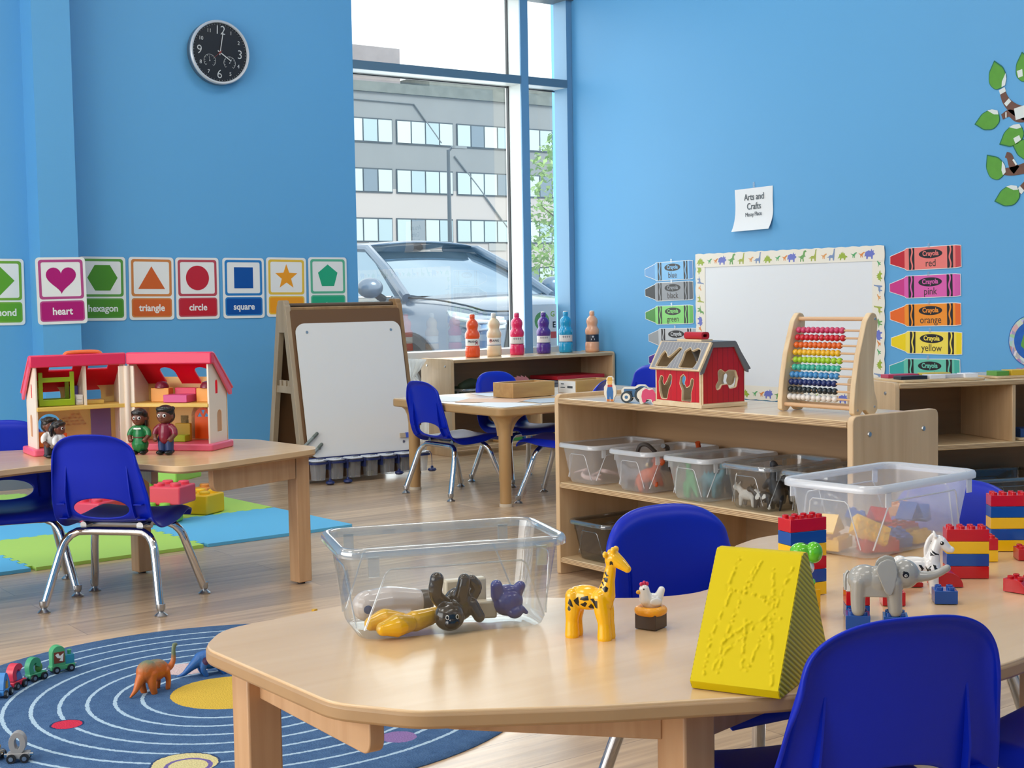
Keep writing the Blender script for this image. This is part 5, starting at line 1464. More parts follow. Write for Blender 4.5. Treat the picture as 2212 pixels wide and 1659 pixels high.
sp = [K((310, 930), (330, 870), (350, 900), (368, 970), (340, 960)), K((380, 890), (430, 845), (438, 900), (430, 960), (400, 930)), K((460, 870), (480, 840), (550, 820), (562, 870), (510, 878)), K((590, 860), (640, 845), (685, 870), (685, 955), (660, 950), (630, 900)),
      K((460, 935), (520, 900), (540, 920), (510, 965), (480, 955)), K((555, 965), (590, 925), (635, 965), (615, 985), (570, 985)), K((305, 1000), (320, 960), (342, 1005), (330, 1025), (310, 1020)), K((370, 1005), (400, 980), (450, 1030), (430, 1045), (380, 1025)),
      K((460, 1000), (500, 985), (550, 1000), (550, 1060), (510, 1045)), K((575, 1025), (630, 1015), (600, 1060)), K((735, 710), (770, 680), (797, 700), (790, 740), (765, 752)), K((692, 700), (712, 685), (725, 700), (705, 712)), K((705, 640), (725, 625), (748, 660), (740, 675)), K((727, 580), (765, 568), (792, 575), (785, 625), (755, 615)), K((745, 510), (768, 488), (800, 540), (775, 545))]
gm = blob('giraffe_body', gp, 0.0011, 4)
animal('toy_giraffe', 'yellow toy giraffe with dark brown spots next to the clear bin', (1.148, 1.414, BT), R(-62), gm, gloss_y,
       [('spot', [[((x - sum(q[0] for q in p) / len(p)) * 1.15 + sum(q[0] for q in p) / len(p), (z - sum(q[1] for q in p) / len(p)) * 1.15 + sum(q[1] for q in p) / len(p) - 0.0015) for x, z in p] for p in sp], print_k, 0.0003), ('eye', [K((818, 410), (822, 370), (842, 348), (862, 370), (862, 412), (842, 400))], print_k, 0.0003), ('smile', [K((795, 1005), (825, 985), (848, 965), (830, 995))], print_k, 0.0003)])
# hen on its nest
t = thing('toy_hen', 'white toy hen on a golden nest and brown crate beside the giraffe', 'toy animal', (1.243, 1.402, BT), R(-72), 'toy animals on the front table')
obj('crate', MB().box((0, 0, 0.0105), (0.0315, 0.0315, 0.021)), mat('crate_brown', '3E2E24', 0.35), t, bev=0.001)
g = MB()
for k in range(7): g.box((-0.0159, -0.012 + 0.004 * k, 0.0105), (0.0008, 0.0012, 0.018))
tag(obj('crate_slat', g, mat('crate_grey', '8E8880', 0.4), t), kind='stuff')
obj('nest', blob('nest', [('t', [(x, y, 0.0235) for x, y in rrect(0.030, 0.030, 0.012, 3) + [rrect(0.030, 0.030, 0.012, 3)[0]]], 0.0062), ('b', (0, 0, 0.023), (0.014, 0.014, 0.005))], 0.0012, 2), mat('nest_gold', 'F0A21A', 0.25, bump=(200, 0.5)), t)
hm = blob('hen_body', [('b', (0, 0.002, 0.035), (0.0105, 0.0145, 0.0115)), ('t', [(0, -0.006, 0.038), (0, -0.009, 0.050)], [0.0095, 0.0072]), ('b', (0, -0.009, 0.052), (0.0068, 0.0072, 0.0068)), ('t', [(0, 0.010, 0.038), (0, 0.0155, 0.050)], [0.007, 0.0048])], 0.0011, 3)
hb = obj('body', hm, gloss_w, t); hb.rotation_euler = (0, 0, R(-40))
c = MB()
for k, (y, z) in enumerate(((-0.013, 0.0595), (-0.009, 0.061), (-0.005, 0.0595))): c.ball((0, y, z), (0.0022, 0.0026, 0.0030), 8)
obj('comb', c, mat('comb_pink', 'D02A5A', 0.3), hb)
obj('beak', MB().ball((0, -0.0165, 0.049), (0.0028, 0.0042, 0.003), 8), mat('beak_gold', 'E2A83A', 0.3), hb)
for s in (-1, 1):
    obj('eye', MB().ball((s * 0.0058, -0.0115, 0.0535), (0.0008, 0.0011, 0.0011), 6), print_k, hb)
    obj('wing', MB().ball((s * 0.0098, 0.004, 0.036), (0.0022, 0.0085, 0.0055), 10), gloss_w, hb)
# elephant
K = zoomed(560, 1160, 0.0001206, 0.0001206)
ep = []
for y in (-0.0095, 0.0095):
    ep += [('t', k3(y, (360, 800), (350, 980), (352, 1140)), [0.012, 0.0105, 0.0100]), ('t', k3(y, (770, 800), (775, 980), (785, 1140)), [0.012, 0.0105, 0.0100])]
ep += [('b', (-0.016, 0, 0.046), (0.0245, 0.0190, 0.0215)), ('b', (0.006, 0, 0.044), (0.030, 0.0195, 0.0225)), ('b', (0.022, 0, 0.046), (0.020, 0.018, 0.022)), ('x', (0.0, 0, 0.034), (0.056, 0.034, 0.022)),
       ('b', (0.040, 0, 0.055), (0.0215, 0.0165, 0.0215)), ('t', k3(0, (960, 730), (1060, 730), (1180, 720), (1290, 680), (1385, 620)), [0.011, 0.0085, 0.0068, 0.0058, 0.0052])]
em = blob('elephant_body', ep, 0.0012, 5)
EZ_ = BT + 0.0192 + 0.004
et = animal('toy_elephant', 'grey toy elephant with a raised trunk standing on blue bricks', (1.467, 1.208, EZ_), R(-48), em, gloss_g,
            [('eye', [K(*circ(38, 16, 902, 690))], print_k, 0.0003), ('eye_shine', [K(*circ(17, 12, 902, 700))], eye_w, 0.0006), ('pupil', [K(*circ(9, 10, 902, 700))], print_k, 0.0009), ('eyebrow', [K((862, 668), (872, 650), (895, 648), (880, 658))], print_k, 0.0003)])
for s in (-1, 1):
    er = fillet([(-0.012, 0.020), (0.000, 0.026), (0.012, 0.022), (0.014, 0.006), (0.010, -0.014), (0.004, -0.028), (-0.004, -0.024), (-0.012, -0.004), (-0.017, 0.010)], 0.010, 5)
    e = obj('ear', blob('elephant_ear', [('p', er, -0.0016, 0.0016, Matrix.Translation((0.016, s * 0.0195, 0.054)) @ rotm(0, 0, R(-6 * s)) @ rotm(R(8 * s), 0, 0) @ XZ)], 0.0011, 5), gloss_g, et)
et.scale = (0.91, 0.91, 0.91)
obj('tail', MB().tube(catmull([(-0.039, 0, 0.058), (-0.043, 0, 0.050), (-0.0435, -0.002, 0.030)], 5), [0.0022] * 11, 8), gloss_g, et)
# zebra
K = zoomed(1080, 875, 0.000132, 0.000132)
zp = []
for y in (-0.0065, 0.0065):
    zp += [('t', k3(y, (860, 600), (850, 740), (852, 862)), [0.0095, 0.0075, 0.0075]), ('t', k3(y, (1235, 600), (1245, 740), (1262, 862)), [0.0095, 0.0072, 0.0075])]
zp += [('b', (-0.006, 0, 0.040), (0.030, 0.0125, 0.0135)), ('b', (0.018, 0, 0.040), (0.0145, 0.013, 0.0145)), ('b', (-0.026, 0, 0.041), (0.0125, 0.0125, 0.0135)), ('t', k3(0, (1230, 530), (1255, 400), (1290, 300)), [0.0115, 0.0082, 0.0075]),
       ('b', (0.0295, 0, 0.0775), (0.0095, 0.0070, 0.0085)), ('t', k3(0, (1330, 300), (1400, 370), (1435, 385)), [0.0080, 0.0058, 0.0050]), ('t', k3(0.005, (1265, 235), (1250, 188)), [0.0030, 0.0016]), ('t', k3(-0.005, (1265, 235), (1250, 188)), [0.0030, 0.0016]),
       ('t', k3(0, (1165, 470), (1165, 380), (1190, 290), (1240, 215)), [0.0030, 0.0034, 0.0034, 0.0024])]
zm = blob('zebra_body', zp, 0.0011, 4)
zs = [K((1015, 545), (1040, 560), (1075, 600), (1082, 645), (1055, 640), (1045, 600)), K((1078, 545), (1110, 550), (1138, 590), (1130, 655), (1108, 655), (1112, 600)), K((1150, 560), (1180, 590), (1200, 560), (1218, 550), (1212, 600), (1180, 650), (1158, 655), (1172, 610)), K((1232, 540), (1265, 550), (1285, 590), (1280, 635), (1240, 650), (1215, 655), (1255, 600)),
      K((1215, 375), (1245, 400), (1300, 430), (1300, 445), (1260, 438), (1228, 412)), K((1210, 405), (1245, 440), (1272, 452), (1205, 450))]
zt = animal('toy_zebra', 'white toy zebra with black stripes standing behind the grey elephant', (1.688, 1.312, BT), R(-48), zm, gloss_w,
            [('stripe', zs, print_k, 0.0003), ('eye', [K(*circ(21, 14, 1332, 306))], print_k, 0.0003), ('eye_shine', [K(*circ(8, 10, 1326, 300))], eye_w, 0.0006), ('ear_mark', [K((1270, 250), (1285, 212), (1302, 235))], print_k, 0.0003)])

# ---------------------------------------------------------------- interlocking bricks
BRICK = {'red': mat('brick_red', 'C4101C', 0.2, coat=0.2), 'blue': mat('brick_blue', '0C4C9C', 0.2, coat=0.2), 'yellow': mat('brick_yellow', 'F2BC12', 0.2, coat=0.2), 'white': mat('brick_white', 'E2E0DC', 0.25), 'green': mat('brick_green', '3E9C38', 0.25), 'peach': mat('brick_peach', 'EBB48C', 0.3)}
U, BH = 0.0159, 0.0192
def brick(label, M, nx, ny, col, group, hollow=False, shape='block'):
    t = thing('toy_brick', label, 'toy brick', group=group)
    t.matrix_basis = M
    m = BRICK[col]
    a, b = nx * U - 0.0002, ny * U - 0.0002
    if shape == 'block':
        if hollow:
            w = MB().prism(recth(-a / 2, a / 2, -b / 2, b / 2), 0.0003, BH, hole=[rev(recth(-a / 2 + 0.0016, a / 2 - 0.0016, -b / 2 + 0.0016, b / 2 - 0.0016))])
            w.box((0, 0, BH - 0.001), (a - 0.002, b - 0.002, 0.0018))
            obj('body', w, m, t)
            for i in range(max(nx, ny) - 1):
                p = (0, (i - (ny - 2) / 2) * U) if ny > nx else ((i - (nx - 2) / 2) * U, 0)
                obj('tube', MB().prism(circ(0.0066, 16, *p), 0.0003, BH - 0.002, hole=[circ(0.0048, 16, *p)[::-1]]), m, t)
        else:
            obj('body', MB().box((0, 0, BH / 2), (a, b, BH - 0.0005)), m, t, bev=0.0005)
    elif shape == 'slope':
        obj('body', MB().prism(fillet([(-a / 2, 0.0003), (a / 2, 0.0003), (a / 2, 0.006), (a / 2 - 0.014, 0.010), (a / 2 - 0.022, BH), (-a / 2, BH)], [0, 0, 0.001, 0.01, 0.01, 0.0005], 4), -b / 2, b / 2, XZ), m, t, bev=0.0005)
        nx = nx - 1
    elif shape == 'roof':
        obj('body', MB().prism([(-a / 2, 0.0003), (a / 2, 0.0003), (a / 2, 0.003), (0, 0.030), (-a / 2, 0.003)], -b / 2, b / 2, XZ), m, t, bev=0.0005); return t
    elif shape == 'arch':
        obj('body', MB().prism([(-a / 2, 0.0003)] + [(a / 2 * math.cos(R(k)), 0.0003 + 0.022 * math.sin(R(k))) for k in range(0, 181, 15)], -b / 2, b / 2, XZ), m, t, bev=0.0005); return t
    for i in range(nx):
        for j in range(ny):
            px = (i - (nx - 1) / 2) * U - (U / 2 if shape == 'slope' else 0)
            obj('stud', MB().lathe([(0.0047, 0), (0.0047, 0.0040), (0.0043, 0.0045), (0.0031, 0.0045), (0.0031, 0.0038), (0, 0.0038)], 16, Matrix.Translation((px, (j - (ny - 1) / 2) * U, BH - 0.0003))), m, t)
    return t
def at(x, y, z, a): return Matrix.Translation((x, y, z)) @ Matrix.Rotation(R(a), 4, 'Z')
names = ['lowest', 'second from below', 'third from below', 'fourth from below', 'fifth from below', 'topmost']
def stack(cx, cy, a, cols, nx, ny, where, group):
    n = len(cols)
    for k, c in enumerate(cols):
        pos = 'topmost' if k == n - 1 else names[k]
        brick('%s toy brick, %s of the %s' % (c, pos, where), at(cx, cy, BT + k * BH, a), nx, ny, c, group)
stack(1.551, 1.413, -12, ['yellow', 'blue', 'red', 'yellow', 'blue', 'red'], 4, 2, 'six brick tower behind the wedge', 'bricks of the six brick tower')
stack(1.836, 1.337, -42, ['red', 'blue', 'yellow', 'red'], 4, 2, 'four brick wall behind the zebra', 'bricks of the four brick wall')
stack(2.078, 1.430, -40, ['yellow', 'blue', 'yellow', 'blue', 'red'], 4, 2, 'five brick tower at the photo edge', 'bricks of the five brick tower')
stack(1.973, 1.398, -40, ['yellow', 'red'], 2, 2, 'pair between the two brick walls', 'bricks of the small pair')
stack(1.497, 1.266, -42, ['blue', 'red', 'white'], 2, 2, 'three brick pile behind the elephant', 'bricks of the pile behind the elephant')
brick('single blue toy brick on the table in front of the zebra', at(1.664, 1.247, BT, -44), 2, 2, 'blue', 'loose bricks on the front table')
brick('blue toy brick under the rear feet of the elephant', at(1.452, 1.226, BT, -48), 2, 2, 'blue', 'loose bricks on the front table')
brick('blue toy brick under the front feet of the elephant', at(1.483, 1.189, BT, -48), 2, 2, 'blue', 'loose bricks on the front table')
brick('small red toy brick seen past the chest of the elephant', at(1.600, 1.288, BT, -42), 2, 2, 'red', 'loose bricks on the front table')
brick('red half round toy brick behind the front leg of the zebra', at(1.760, 1.318, BT, -42), 3, 2, 'red', 'loose bricks on the front table', shape='arch')
brick('low red toy brick left of the zebra front leg', at(1.722, 1.352, BT, -42), 2, 2, 'red', 'loose bricks on the front table', shape='slope')
brick('red sloped toy brick lying alone near the photo edge', at(1.806, 1.215, BT, -85), 3, 2, 'red', 'loose bricks on the front table', shape='slope')
brick('red toy brick cut by the photo edge in front of the five brick tower', at(2.030, 1.362, BT, -40), 2, 2, 'red', 'loose bricks on the front table')
brick('yellow toy brick under another one, beneath the green capped figure', at(1.449, 1.317, BT, -10), 2, 2, 'yellow', 'bricks under the green capped figure')
brick('yellow toy brick directly under the green capped figure', at(1.449, 1.317, BT + BH, -10), 2, 2, 'yellow', 'bricks under the green capped figure')
# figure with a big green cap sitting on the two yellow bricks
t = thing('toy_figure', 'toy figure with a big glossy green cap sitting on two yellow bricks behind the wedge', 'toy figure', (1.449, 1.317, BT + 2 * BH + 0.004), R(-48))
cap_g = mat('cap_green', '5CB81C', 0.14, coat=0.4)
obj('body', blob('figure_body', [('b', (-0.004, 0, 0.022), (0.0105, 0.011, 0.016)), ('b', (-0.002, 0, 0.036), (0.010, 0.010, 0.009)), ('t', [(0, 0.009, 0.028), (0.008, 0.009, 0.022)], [0.004, 0.0038]), ('t', [(0, -0.009, 0.028), (0.008, -0.009, 0.022)], [0.004, 0.0038])], 0.0011, 3), mat('figure_tan', 'B09486', 0.25), t)
obj('bib', MB().ball((0.006, 0, 0.025), (0.008, 0.008, 0.010), 12), gloss_w, t)
for s in (-1, 1): obj('boot', blob('figure_boot', [('b', (0.006, s * 0.006, 0.005), (0.0095, 0.0052, 0.005)), ('t', [(0.001, s * 0.006, 0.005), (0.001, s * 0.006, 0.013)], [0.0048, 0.0044])], 0.001, 2), cap_g, t)
cm = blob('figure_cap', [('b', (-0.004, 0, 0.047), (0.0155, 0.0150, 0.0125)), ('b', (0.013, 0, 0.046), (0.0125, 0.0135, 0.0150))], 0.0012, 4)
obj('cap', cm, cap_g, t)
obj('cap_mark', decal(cm, [circ(0.0035, 12, 0.003, -0.002, ry=0.0022)], ((1, 0, 0), (0, 1, 0)), (0, 0, -1), 0.0003), print_k, t)

# bricks lying in the frosted bin
def loose(label, x, y, z, rx, ry, rz, nx, ny, col, **k):
    p = inbin(FB, x, y, z)
    brick(label, Matrix.Translation(p) @ Euler((R(rx), R(ry), R(rz) + FB[1])).to_matrix().to_4x4(), nx, ny, col, 'loose bricks inside the frosted bin', **k)
loose('yellow sloped toy brick high in the corner of the frosted bin', -0.105, 0.030, 0.034, 0, 0, 20, 4, 2, 'yellow', shape='roof')
loose('yellow toy brick flat under the yellow sloped one in the frosted bin', -0.098, 0.030, 0.004, 0, 0, 15, 4, 3, 'yellow')
loose('yellow toy brick tipped over to show its hollow underside in the frosted bin', -0.082, -0.030, 0.036, 60, 25, -38, 4, 2, 'yellow', hollow=True)
loose('red toy brick at the bottom front corner of the frosted bin', -0.066, -0.040, 0.004, 0, 0, -30, 4, 2, 'red')
loose('dark blue toy brick in the middle of the frosted bin', -0.020, -0.030, 0.010, 12, 0, -30, 4, 3, 'blue')
loose('blue toy brick leaning behind the tipped yellow one', -0.050, 0.020, 0.040, 20, 30, 30, 3, 2, 'blue')
loose('red roof shaped toy brick leaning in the middle of the frosted bin', 0.005, 0.010, 0.036, 10, 15, 60, 3, 2, 'red', shape='roof')
loose('blue roof shaped toy brick highest in the frosted bin', 0.040, -0.030, 0.046, 0, 0, 10, 3, 2, 'blue', shape='roof')
loose('blue roof shaped toy brick beside the highest one', 0.085, -0.022, 0.036, 0, 5, 25, 3, 2, 'blue', shape='roof')
loose('yellow toy brick low at the front wall of the frosted bin', 0.052, -0.036, 0.004, 0, 0, 5, 3, 2, 'yellow')
loose('red toy brick low behind the dark blue one', 0.010, 0.035, 0.004, 0, 0, 20, 3, 2, 'red')
loose('peach coloured toy brick at the far side of the frosted bin', 0.095, 0.030, 0.040, 0, 0, 20, 3, 2, 'peach')
loose('red toy brick under the peach coloured one', 0.095, 0.030, 0.004, 0, 0, 10, 4, 3, 'red')

# toys lying in the clear bin
def bin_animal(name, label, x, y, z, rot, me, m, extra=()):
    t = thing(name, label, 'toy animal', inbin(CB, x, y, z), group='toys lying in the clear bin', rot=Euler((R(rot[0]), R(rot[1]), R(rot[2]) + CB[1])))
    obj('body', me, m, t)
    for nm, mb, mm in extra: obj(nm, mb, mm, t)
    return t
ym = blob('lying_body', [('t', [(-0.030, -0.012, 0.013), (-0.012, -0.014, 0.015), (0.008, -0.010, 0.014)], [0.0095, 0.0155, 0.0115]), ('t', [(-0.034, 0.016, 0.015), (-0.014, 0.016, 0.017), (0.006, 0.008, 0.015)], [0.0095, 0.0160, 0.0115]),
     ('t', [(0.006, -0.002, 0.014), (0.022, 0.0, 0.014), (0.046, 0.004, 0.016)], [0.0100, 0.0145, 0.0120]), ('b', (0.054, 0.006, 0.017), (0.013, 0.011, 0.011))], 0.0013, 4)
bin_animal('toy_lion', 'yellow toy animal lying on its side at the front of the clear bin', -0.071, -0.045, 0.002, (0, 0, 14), ym, gloss_y)
wm = blob('lying_body', [('t', [(-0.042, 0, 0.023), (-0.010, 0, 0.025), (0.026, 0, 0.022)], [0.021, 0.0225, 0.019]), ('b', (-0.040, 0, 0.024), (0.018, 0.020, 0.021)), ('t', [(-0.03, -0.018, 0.012), (0.012, -0.022, 0.010)], [0.007, 0.0065]), ('t', [(-0.03, 0.016, 0.012), (0.012, 0.02, 0.010)], [0.007, 0.0065])], 0.0015, 5)
bin_animal('toy_cow', 'white toy animal with a dark band lying at the back of the clear bin', -0.058, 0.038, 0.002, (0, 0, 4), wm, mat('toy_pale', 'CFC4BE', 0.18, coat=0.3),
           [('band', MB().lathe([(0.0165, 0), (0.0172, 0.002), (0.0172, 0.012), (0.0150, 0.014), (0, 0.014)], 24, Matrix.Translation((0.036, 0, 0.0215)) @ rotm(0, R(90), 0)), mat('band_dark', '4A4440', 0.3)), ('patch', decal(wm, [circ(0.006, 12, -0.045, 0.022)], ((1, 0, 0), (0, 0, 1)), (0, 1, 0), 0.0003), mat('patch_blue', '3E5680', 0.3))])
gm2 = blob('gorilla_body', [('b', (0.010, 0, 0.030), (0.022, 0.020, 0.023)), ('b', (-0.010, -0.024, 0.020), (0.021, 0.018, 0.0195)), ('b', (-0.010, -0.036, 0.014), (0.011, 0.009, 0.009)),
     ('t', [(-0.014, -0.008, 0.034), (-0.026, -0.014, 0.050), (-0.024, -0.016, 0.070)], [0.0100, 0.0095, 0.0095]), ('t', [(0.008, -0.010, 0.036), (0.012, -0.016, 0.056), (0.014, -0.016, 0.066)], [0.010, 0.0092, 0.0085]), ('t', [(0.024, 0.0, 0.034), (0.034, -0.004, 0.052), (0.028, -0.004, 0.062)], [0.010, 0.0085, 0.0075]), ('t', [(0.026, -0.010, 0.030), (0.034, -0.016, 0.014)], [0.009, 0.008])], 0.0013, 4)
gt = bin_animal('toy_gorilla', 'black toy gorilla lying on its back with arms up in the clear bin', 0.004, -0.030, 0.002, (0, 0, 2), gm2, gloss_k)
for s in (-0.0075, 0.0060):
    e = obj('eye', decal(gm2, [[(-0.010 + s + a, 0.0225 + b) for a, b in circ(0.0022, 14, ry=0.0032)]], ((1, 0, 0), (0, 0, 1)), (0, 1, 0), 0.0003), eye_w, gt)
    obj('pupil', decal(gm2, [[(-0.010 + s + a, 0.0222 + b) for a, b in circ(0.0015, 10, ry=0.0023)]], ((1, 0, 0), (0, 0, 1)), (0, 1, 0), 0.0006), print_k, e)
bm2 = blob('blue_body', [('b', (0, 0, 0.024), (0.022, 0.020, 0.020)), ('b', (0.008, -0.010, 0.012), (0.012, 0.012, 0.010)), ('t', [(-0.014, -0.004, 0.034), (-0.016, -0.006, 0.048)], [0.010, 0.0085]), ('t', [(0.012, 0, 0.036), (0.018, -0.002, 0.045)], [0.010, 0.0075]), ('b', (0.0, 0.0, 0.040), (0.014, 0.012, 0.008)), ('t', [(0.018, -0.012, 0.016), (0.024, -0.012, 0.010)], [0.004, 0.003])], 0.0014, 4)
bin_animal('toy_hippo', 'glossy blue toy animal upside down in the clear bin', 0.088, -0.012, 0.002, (0, 0, -6), bm2, gloss_b)
tw = mat('toy_cream', 'D3C6AE', 0.35)
for (x, y, z, d, rx, rz), lb in (((0.035, 0.018, 0.032, (0.060, 0.016, 0.050), 0, 4), 'tall cream wooden piece behind the gorilla in the clear bin'), ((0.058, -0.006, 0.017, (0.030, 0.018, 0.024), 0, -8), 'small cream wooden piece beside the gorilla feet in the clear bin')):
    t = obj('toy_piece', MB().box((0, 0, 0), d), tw, None, inbin(CB, x, y, z), (0, 0, R(rz) + CB[1]), bev=0.003)
    tag(t, lb, 'toy block', 'toys lying in the clear bin')

# ---------------------------------------------------------------- yellow printed wedge
def wedge():
    t = thing('plastic_wedge', 'bright yellow ribbed wedge with scratched front face at the table edge', 'wedge', (1.188, 1.146, BT), math.atan2(-0.094, 0.044))
    yl = mat('wedge_yellow', 'CEB600', 0.6, spec=0.2)
    # local: x along the front edge, y to the rear
    w, d, h = 0.104, 0.192, 0.147
    prof = [(-d / 2 + 0.006, 0.0), (d / 2 - 0.004, 0.0), (d / 2, 0.004), (0.012, h - 0.002), (0.007, h), (-0.004, h), (-0.008, h - 0.002), (-d / 2, 0.010)]
    m = bpy.data.materials.new('wedge_layers'); m.use_nodes = True
    tt = m.node_tree; L = tt.links.new; b = tt.nodes['Principled BSDF']; b.inputs['Roughness'].default_value = 0.5
    tcn = tt.nodes.new('ShaderNodeTexCoord'); mp = tt.nodes.new('ShaderNodeMapping'); mp.inputs['Rotation'].default_value = (R(28), 0, 0)
    wv = tt.nodes.new('ShaderNodeTexWave'); wv.bands_direction = 'Z'; wv.inputs['Scale'].default_value = 56
    cr = tt.nodes.new('ShaderNodeValToRGB'); cr.color_ramp.elements[0].color = (*lin('8E8208'), 1); cr.color_ramp.elements[1].color = (*lin('C8B408'), 1)
    cr.color_ramp.elements[0].position = 0.25; cr.color_ramp.elements[1].position = 0.6
    bp = tt.nodes.new('ShaderNodeBump'); bp.inputs['Strength'].default_value = 0.6; bp.inputs['Distance'].default_value = 0.001
    L(tcn.outputs['Object'], mp.inputs['Vector']); L(mp.outputs[0], wv.inputs['Vector']); L(wv.outputs['Fac'], cr.inputs['Fac']); L(cr.outputs['Color'], b.inputs['Base Color']); L(wv.outputs['Fac'], bp.inputs['Height']); L(bp.outputs['Normal'], b.inputs['Normal'])
    obj('core', MB().prism(prof, -w / 2 + 0.0006, w / 2 - 0.0006, YZ(0)), yl, t, bev=0.0008)
    for s in (-1, 1):
        obj('ribbed_side', MB().prism([(y * 0.996, z * 0.996 + 0.0003) for y, z in prof], 0, 0.0012, YZ(s * (w / 2 - 0.0006) - 0.0006)), m, t)
    # front face with blisters pressed along scratch lines (a fine relief grid)
    a, c = Vector((0, -d / 2, 0.010)), Vector((0, -0.008, h - 0.002))
    up = (c - a); H = up.length; up.normalize(); nrm = Vector((0, -up.z, up.y))
    lines = [((0.30, 0.95), (0.22, 0.73)), ((0.50, 0.90), (0.40, 0.68)), ((0.22, 0.70), (0.75, 0.66)), ((0.55, 0.93), (0.44, 0.68)), ((0.70, 0.90), (0.78, 0.60)), ((0.92, 0.90), (0.80, 0.55)), ((0.80, 0.58), (0.35, 0.25)), ((0.76, 0.60), (0.62, 0.66)), ((0.28, 0.68), (0.14, 0.35)), ((0.40, 0.64), (0.24, 0.10)), ((0.14, 0.35), (0.14, 0.06)), ((0.50, 0.48), (0.56, 0.12)), ((0.78, 0.55), (0.62, 0.12)), ((0.80, 0.45), (0.93, 0.02)), ((0.56, 0.47), (0.28, 0.30)), ((0.88, 0.52), (0.74, 0.46)), ((0.34, 0.25), (0.30, 0.08))]
    nx, nz_ = 110, 180
    rr = random.Random(3)
    hmap = {}
    for (u0, v0), (u1, v1) in lines:
        n = int(math.hypot((u1 - u0) * w, (v1 - v0) * H) / 0.0028)
        for k in range(n + 1):
            f = k / max(1, n)
            if rr.random() < 0.05: continue
            cu, cv = u0 + (u1 - u0) * f + rr.uniform(-.008, .008), v0 + (v1 - v0) * f
            A, S = rr.uniform(0.0008, 0.0020) * rr.choice((1, 1, -0.8)), rr.uniform(0.0011, 0.0019)
            ci, cj = int(cu * nx), int(cv * nz_)
            for i in range(max(1, ci - 5), min(nx, ci + 6)):
                for j in range(max(1, cj - 5), min(nz_, cj + 6)):
                    q = ((i / nx - cu) * w) ** 2 + ((j / nz_ - cv) * H) ** 2
                    hmap[i, j] = hmap.get((i, j), 0) + A * math.exp(-q / (S * S))
    rows = []
    for j in range(nz_ + 1):
        rows.append([a + up * (H * j / nz_) + Vector((-w / 2 + 0.0008 + (w - 0.0016) * i / nx, 0, 0)) + nrm * (0.0006 + max(-0.0004, min(0.0018, hmap.get((i, j), 0)))) for i in range(nx + 1)])
    obj('scratched_face', MB().grid(rows), yl, t, ang=80)
    return t
wedge()
# ---------------------------------------------------------------- what stands in and on the long shelf
s3 = 0.2858
for k, (y, mm, rm, lb) in enumerate(((3.298, frost_p, frost_rim, 'frosted bin at the far left end of the shelf row, with pale snakes in it'), (3.060, frost_p, frost_rim, 'frosted bin second in the shelf row, with grey and orange animals'),
                                     (2.826, frost_p, frost_rim, 'frosted bin third in the shelf row, with a green dinosaur'), (2.598, clear_p, clear_rim, 'clear bin fourth in the shelf row, with black and white animals'), (2.385, clear_p, clear_rim, 'clear bin at the near end of the shelf row, partly hidden by the frosted bin'))):
    tray(lb, (2.773, y, s3), 0, mm, rm, 0.296, 0.178, 0.122, 'bins in the long shelf unit')
tray('smoky bin on the bottom board of the long shelf unit, behind the clear bin', (2.785, 3.262, 0.0538), 0, smoke_p, smoke_rim, 0.296, 0.19, 0.122, 'bins in the long shelf unit')
tray('smoky bin on the bottom board of the long shelf, peeking over the yellow wedge', (2.785, 2.58, 0.0538), 0, smoke_p, smoke_rim, 0.296, 0.19, 0.122, 'bins in the long shelf unit')

def quad_parts(s, headz=0.0, snout=1.0):
    q = [('b', (0, 0, 0.030 * s), (0.030 * s, 0.014 * s, 0.015 * s)), ('t', [(0.022 * s, 0, 0.034 * s), (0.036 * s, 0, (0.046 + headz) * s)], [0.010 * s, 0.008 * s]), ('b', (0.042 * s, 0, (0.047 + headz) * s), (0.013 * s * snout, 0.008 * s, 0.0085 * s)),
         ('t', [(-0.028 * s, 0, 0.034 * s), (-0.040 * s, 0, 0.018 * s)], [0.004 * s, 0.002 * s])]
    for x in (-0.020, 0.020):
        for y in (-0.008, 0.008): q.append(('t', [(x * s, y * s, 0.026 * s), (x * 1.05 * s, y * 1.1 * s, 0.004 * s)], [0.0075 * s, 0.0055 * s]))
    for y in (-0.006, 0.006): q.append(('t', [(0.038 * s, y * s, (0.054 + headz) * s), (0.036 * s, y * 1.5 * s, (0.061 + headz) * s)], [0.003 * s, 0.0018 * s]))
    return q
QM = {s: blob('quadruped', quad_parts(s), 0.0022, 3) for s in (1.0, 1.35)}
DM = blob('dino_body', [('b', (0, 0, 0.045), (0.034, 0.016, 0.022)), ('t', [(0.02, 0, 0.05), (0.036, 0, 0.07), (0.034, 0, 0.09)], [0.012, 0.008, 0.007]), ('b', (0.044, 0, 0.092), (0.014, 0.008, 0.008)), ('t', [(-0.024, 0, 0.045), (-0.05, 0, 0.025), (-0.065, 0, 0.012)], [0.013, 0.007, 0.003])] +
          [('t', [(x, y, 0.035), (x, y * 1.2, 0.006)], [0.010, 0.007]) for x in (-0.014, 0.016) for y in (-0.011, 0.011)] + [('p', [(-0.012 + k * 0.012, 0.062), (-0.002 + k * 0.012, 0.062), (-0.007 + k * 0.012, 0.078)], -0.002, 0.002, XZ) for k in range(-1, 4)], 0.002, 2)
def shelf_toy(label, me, m, y, dx, z, rot, group, patch=None):
    t = thing('toy_animal', label, 'toy animal', (2.773 + dx, y, s3 + z), 0, group, rot=Euler([R(a) for a in rot]))
    me2 = me.copy(); me2.materials.clear()
    obj('body', me2, m, t)
    return t
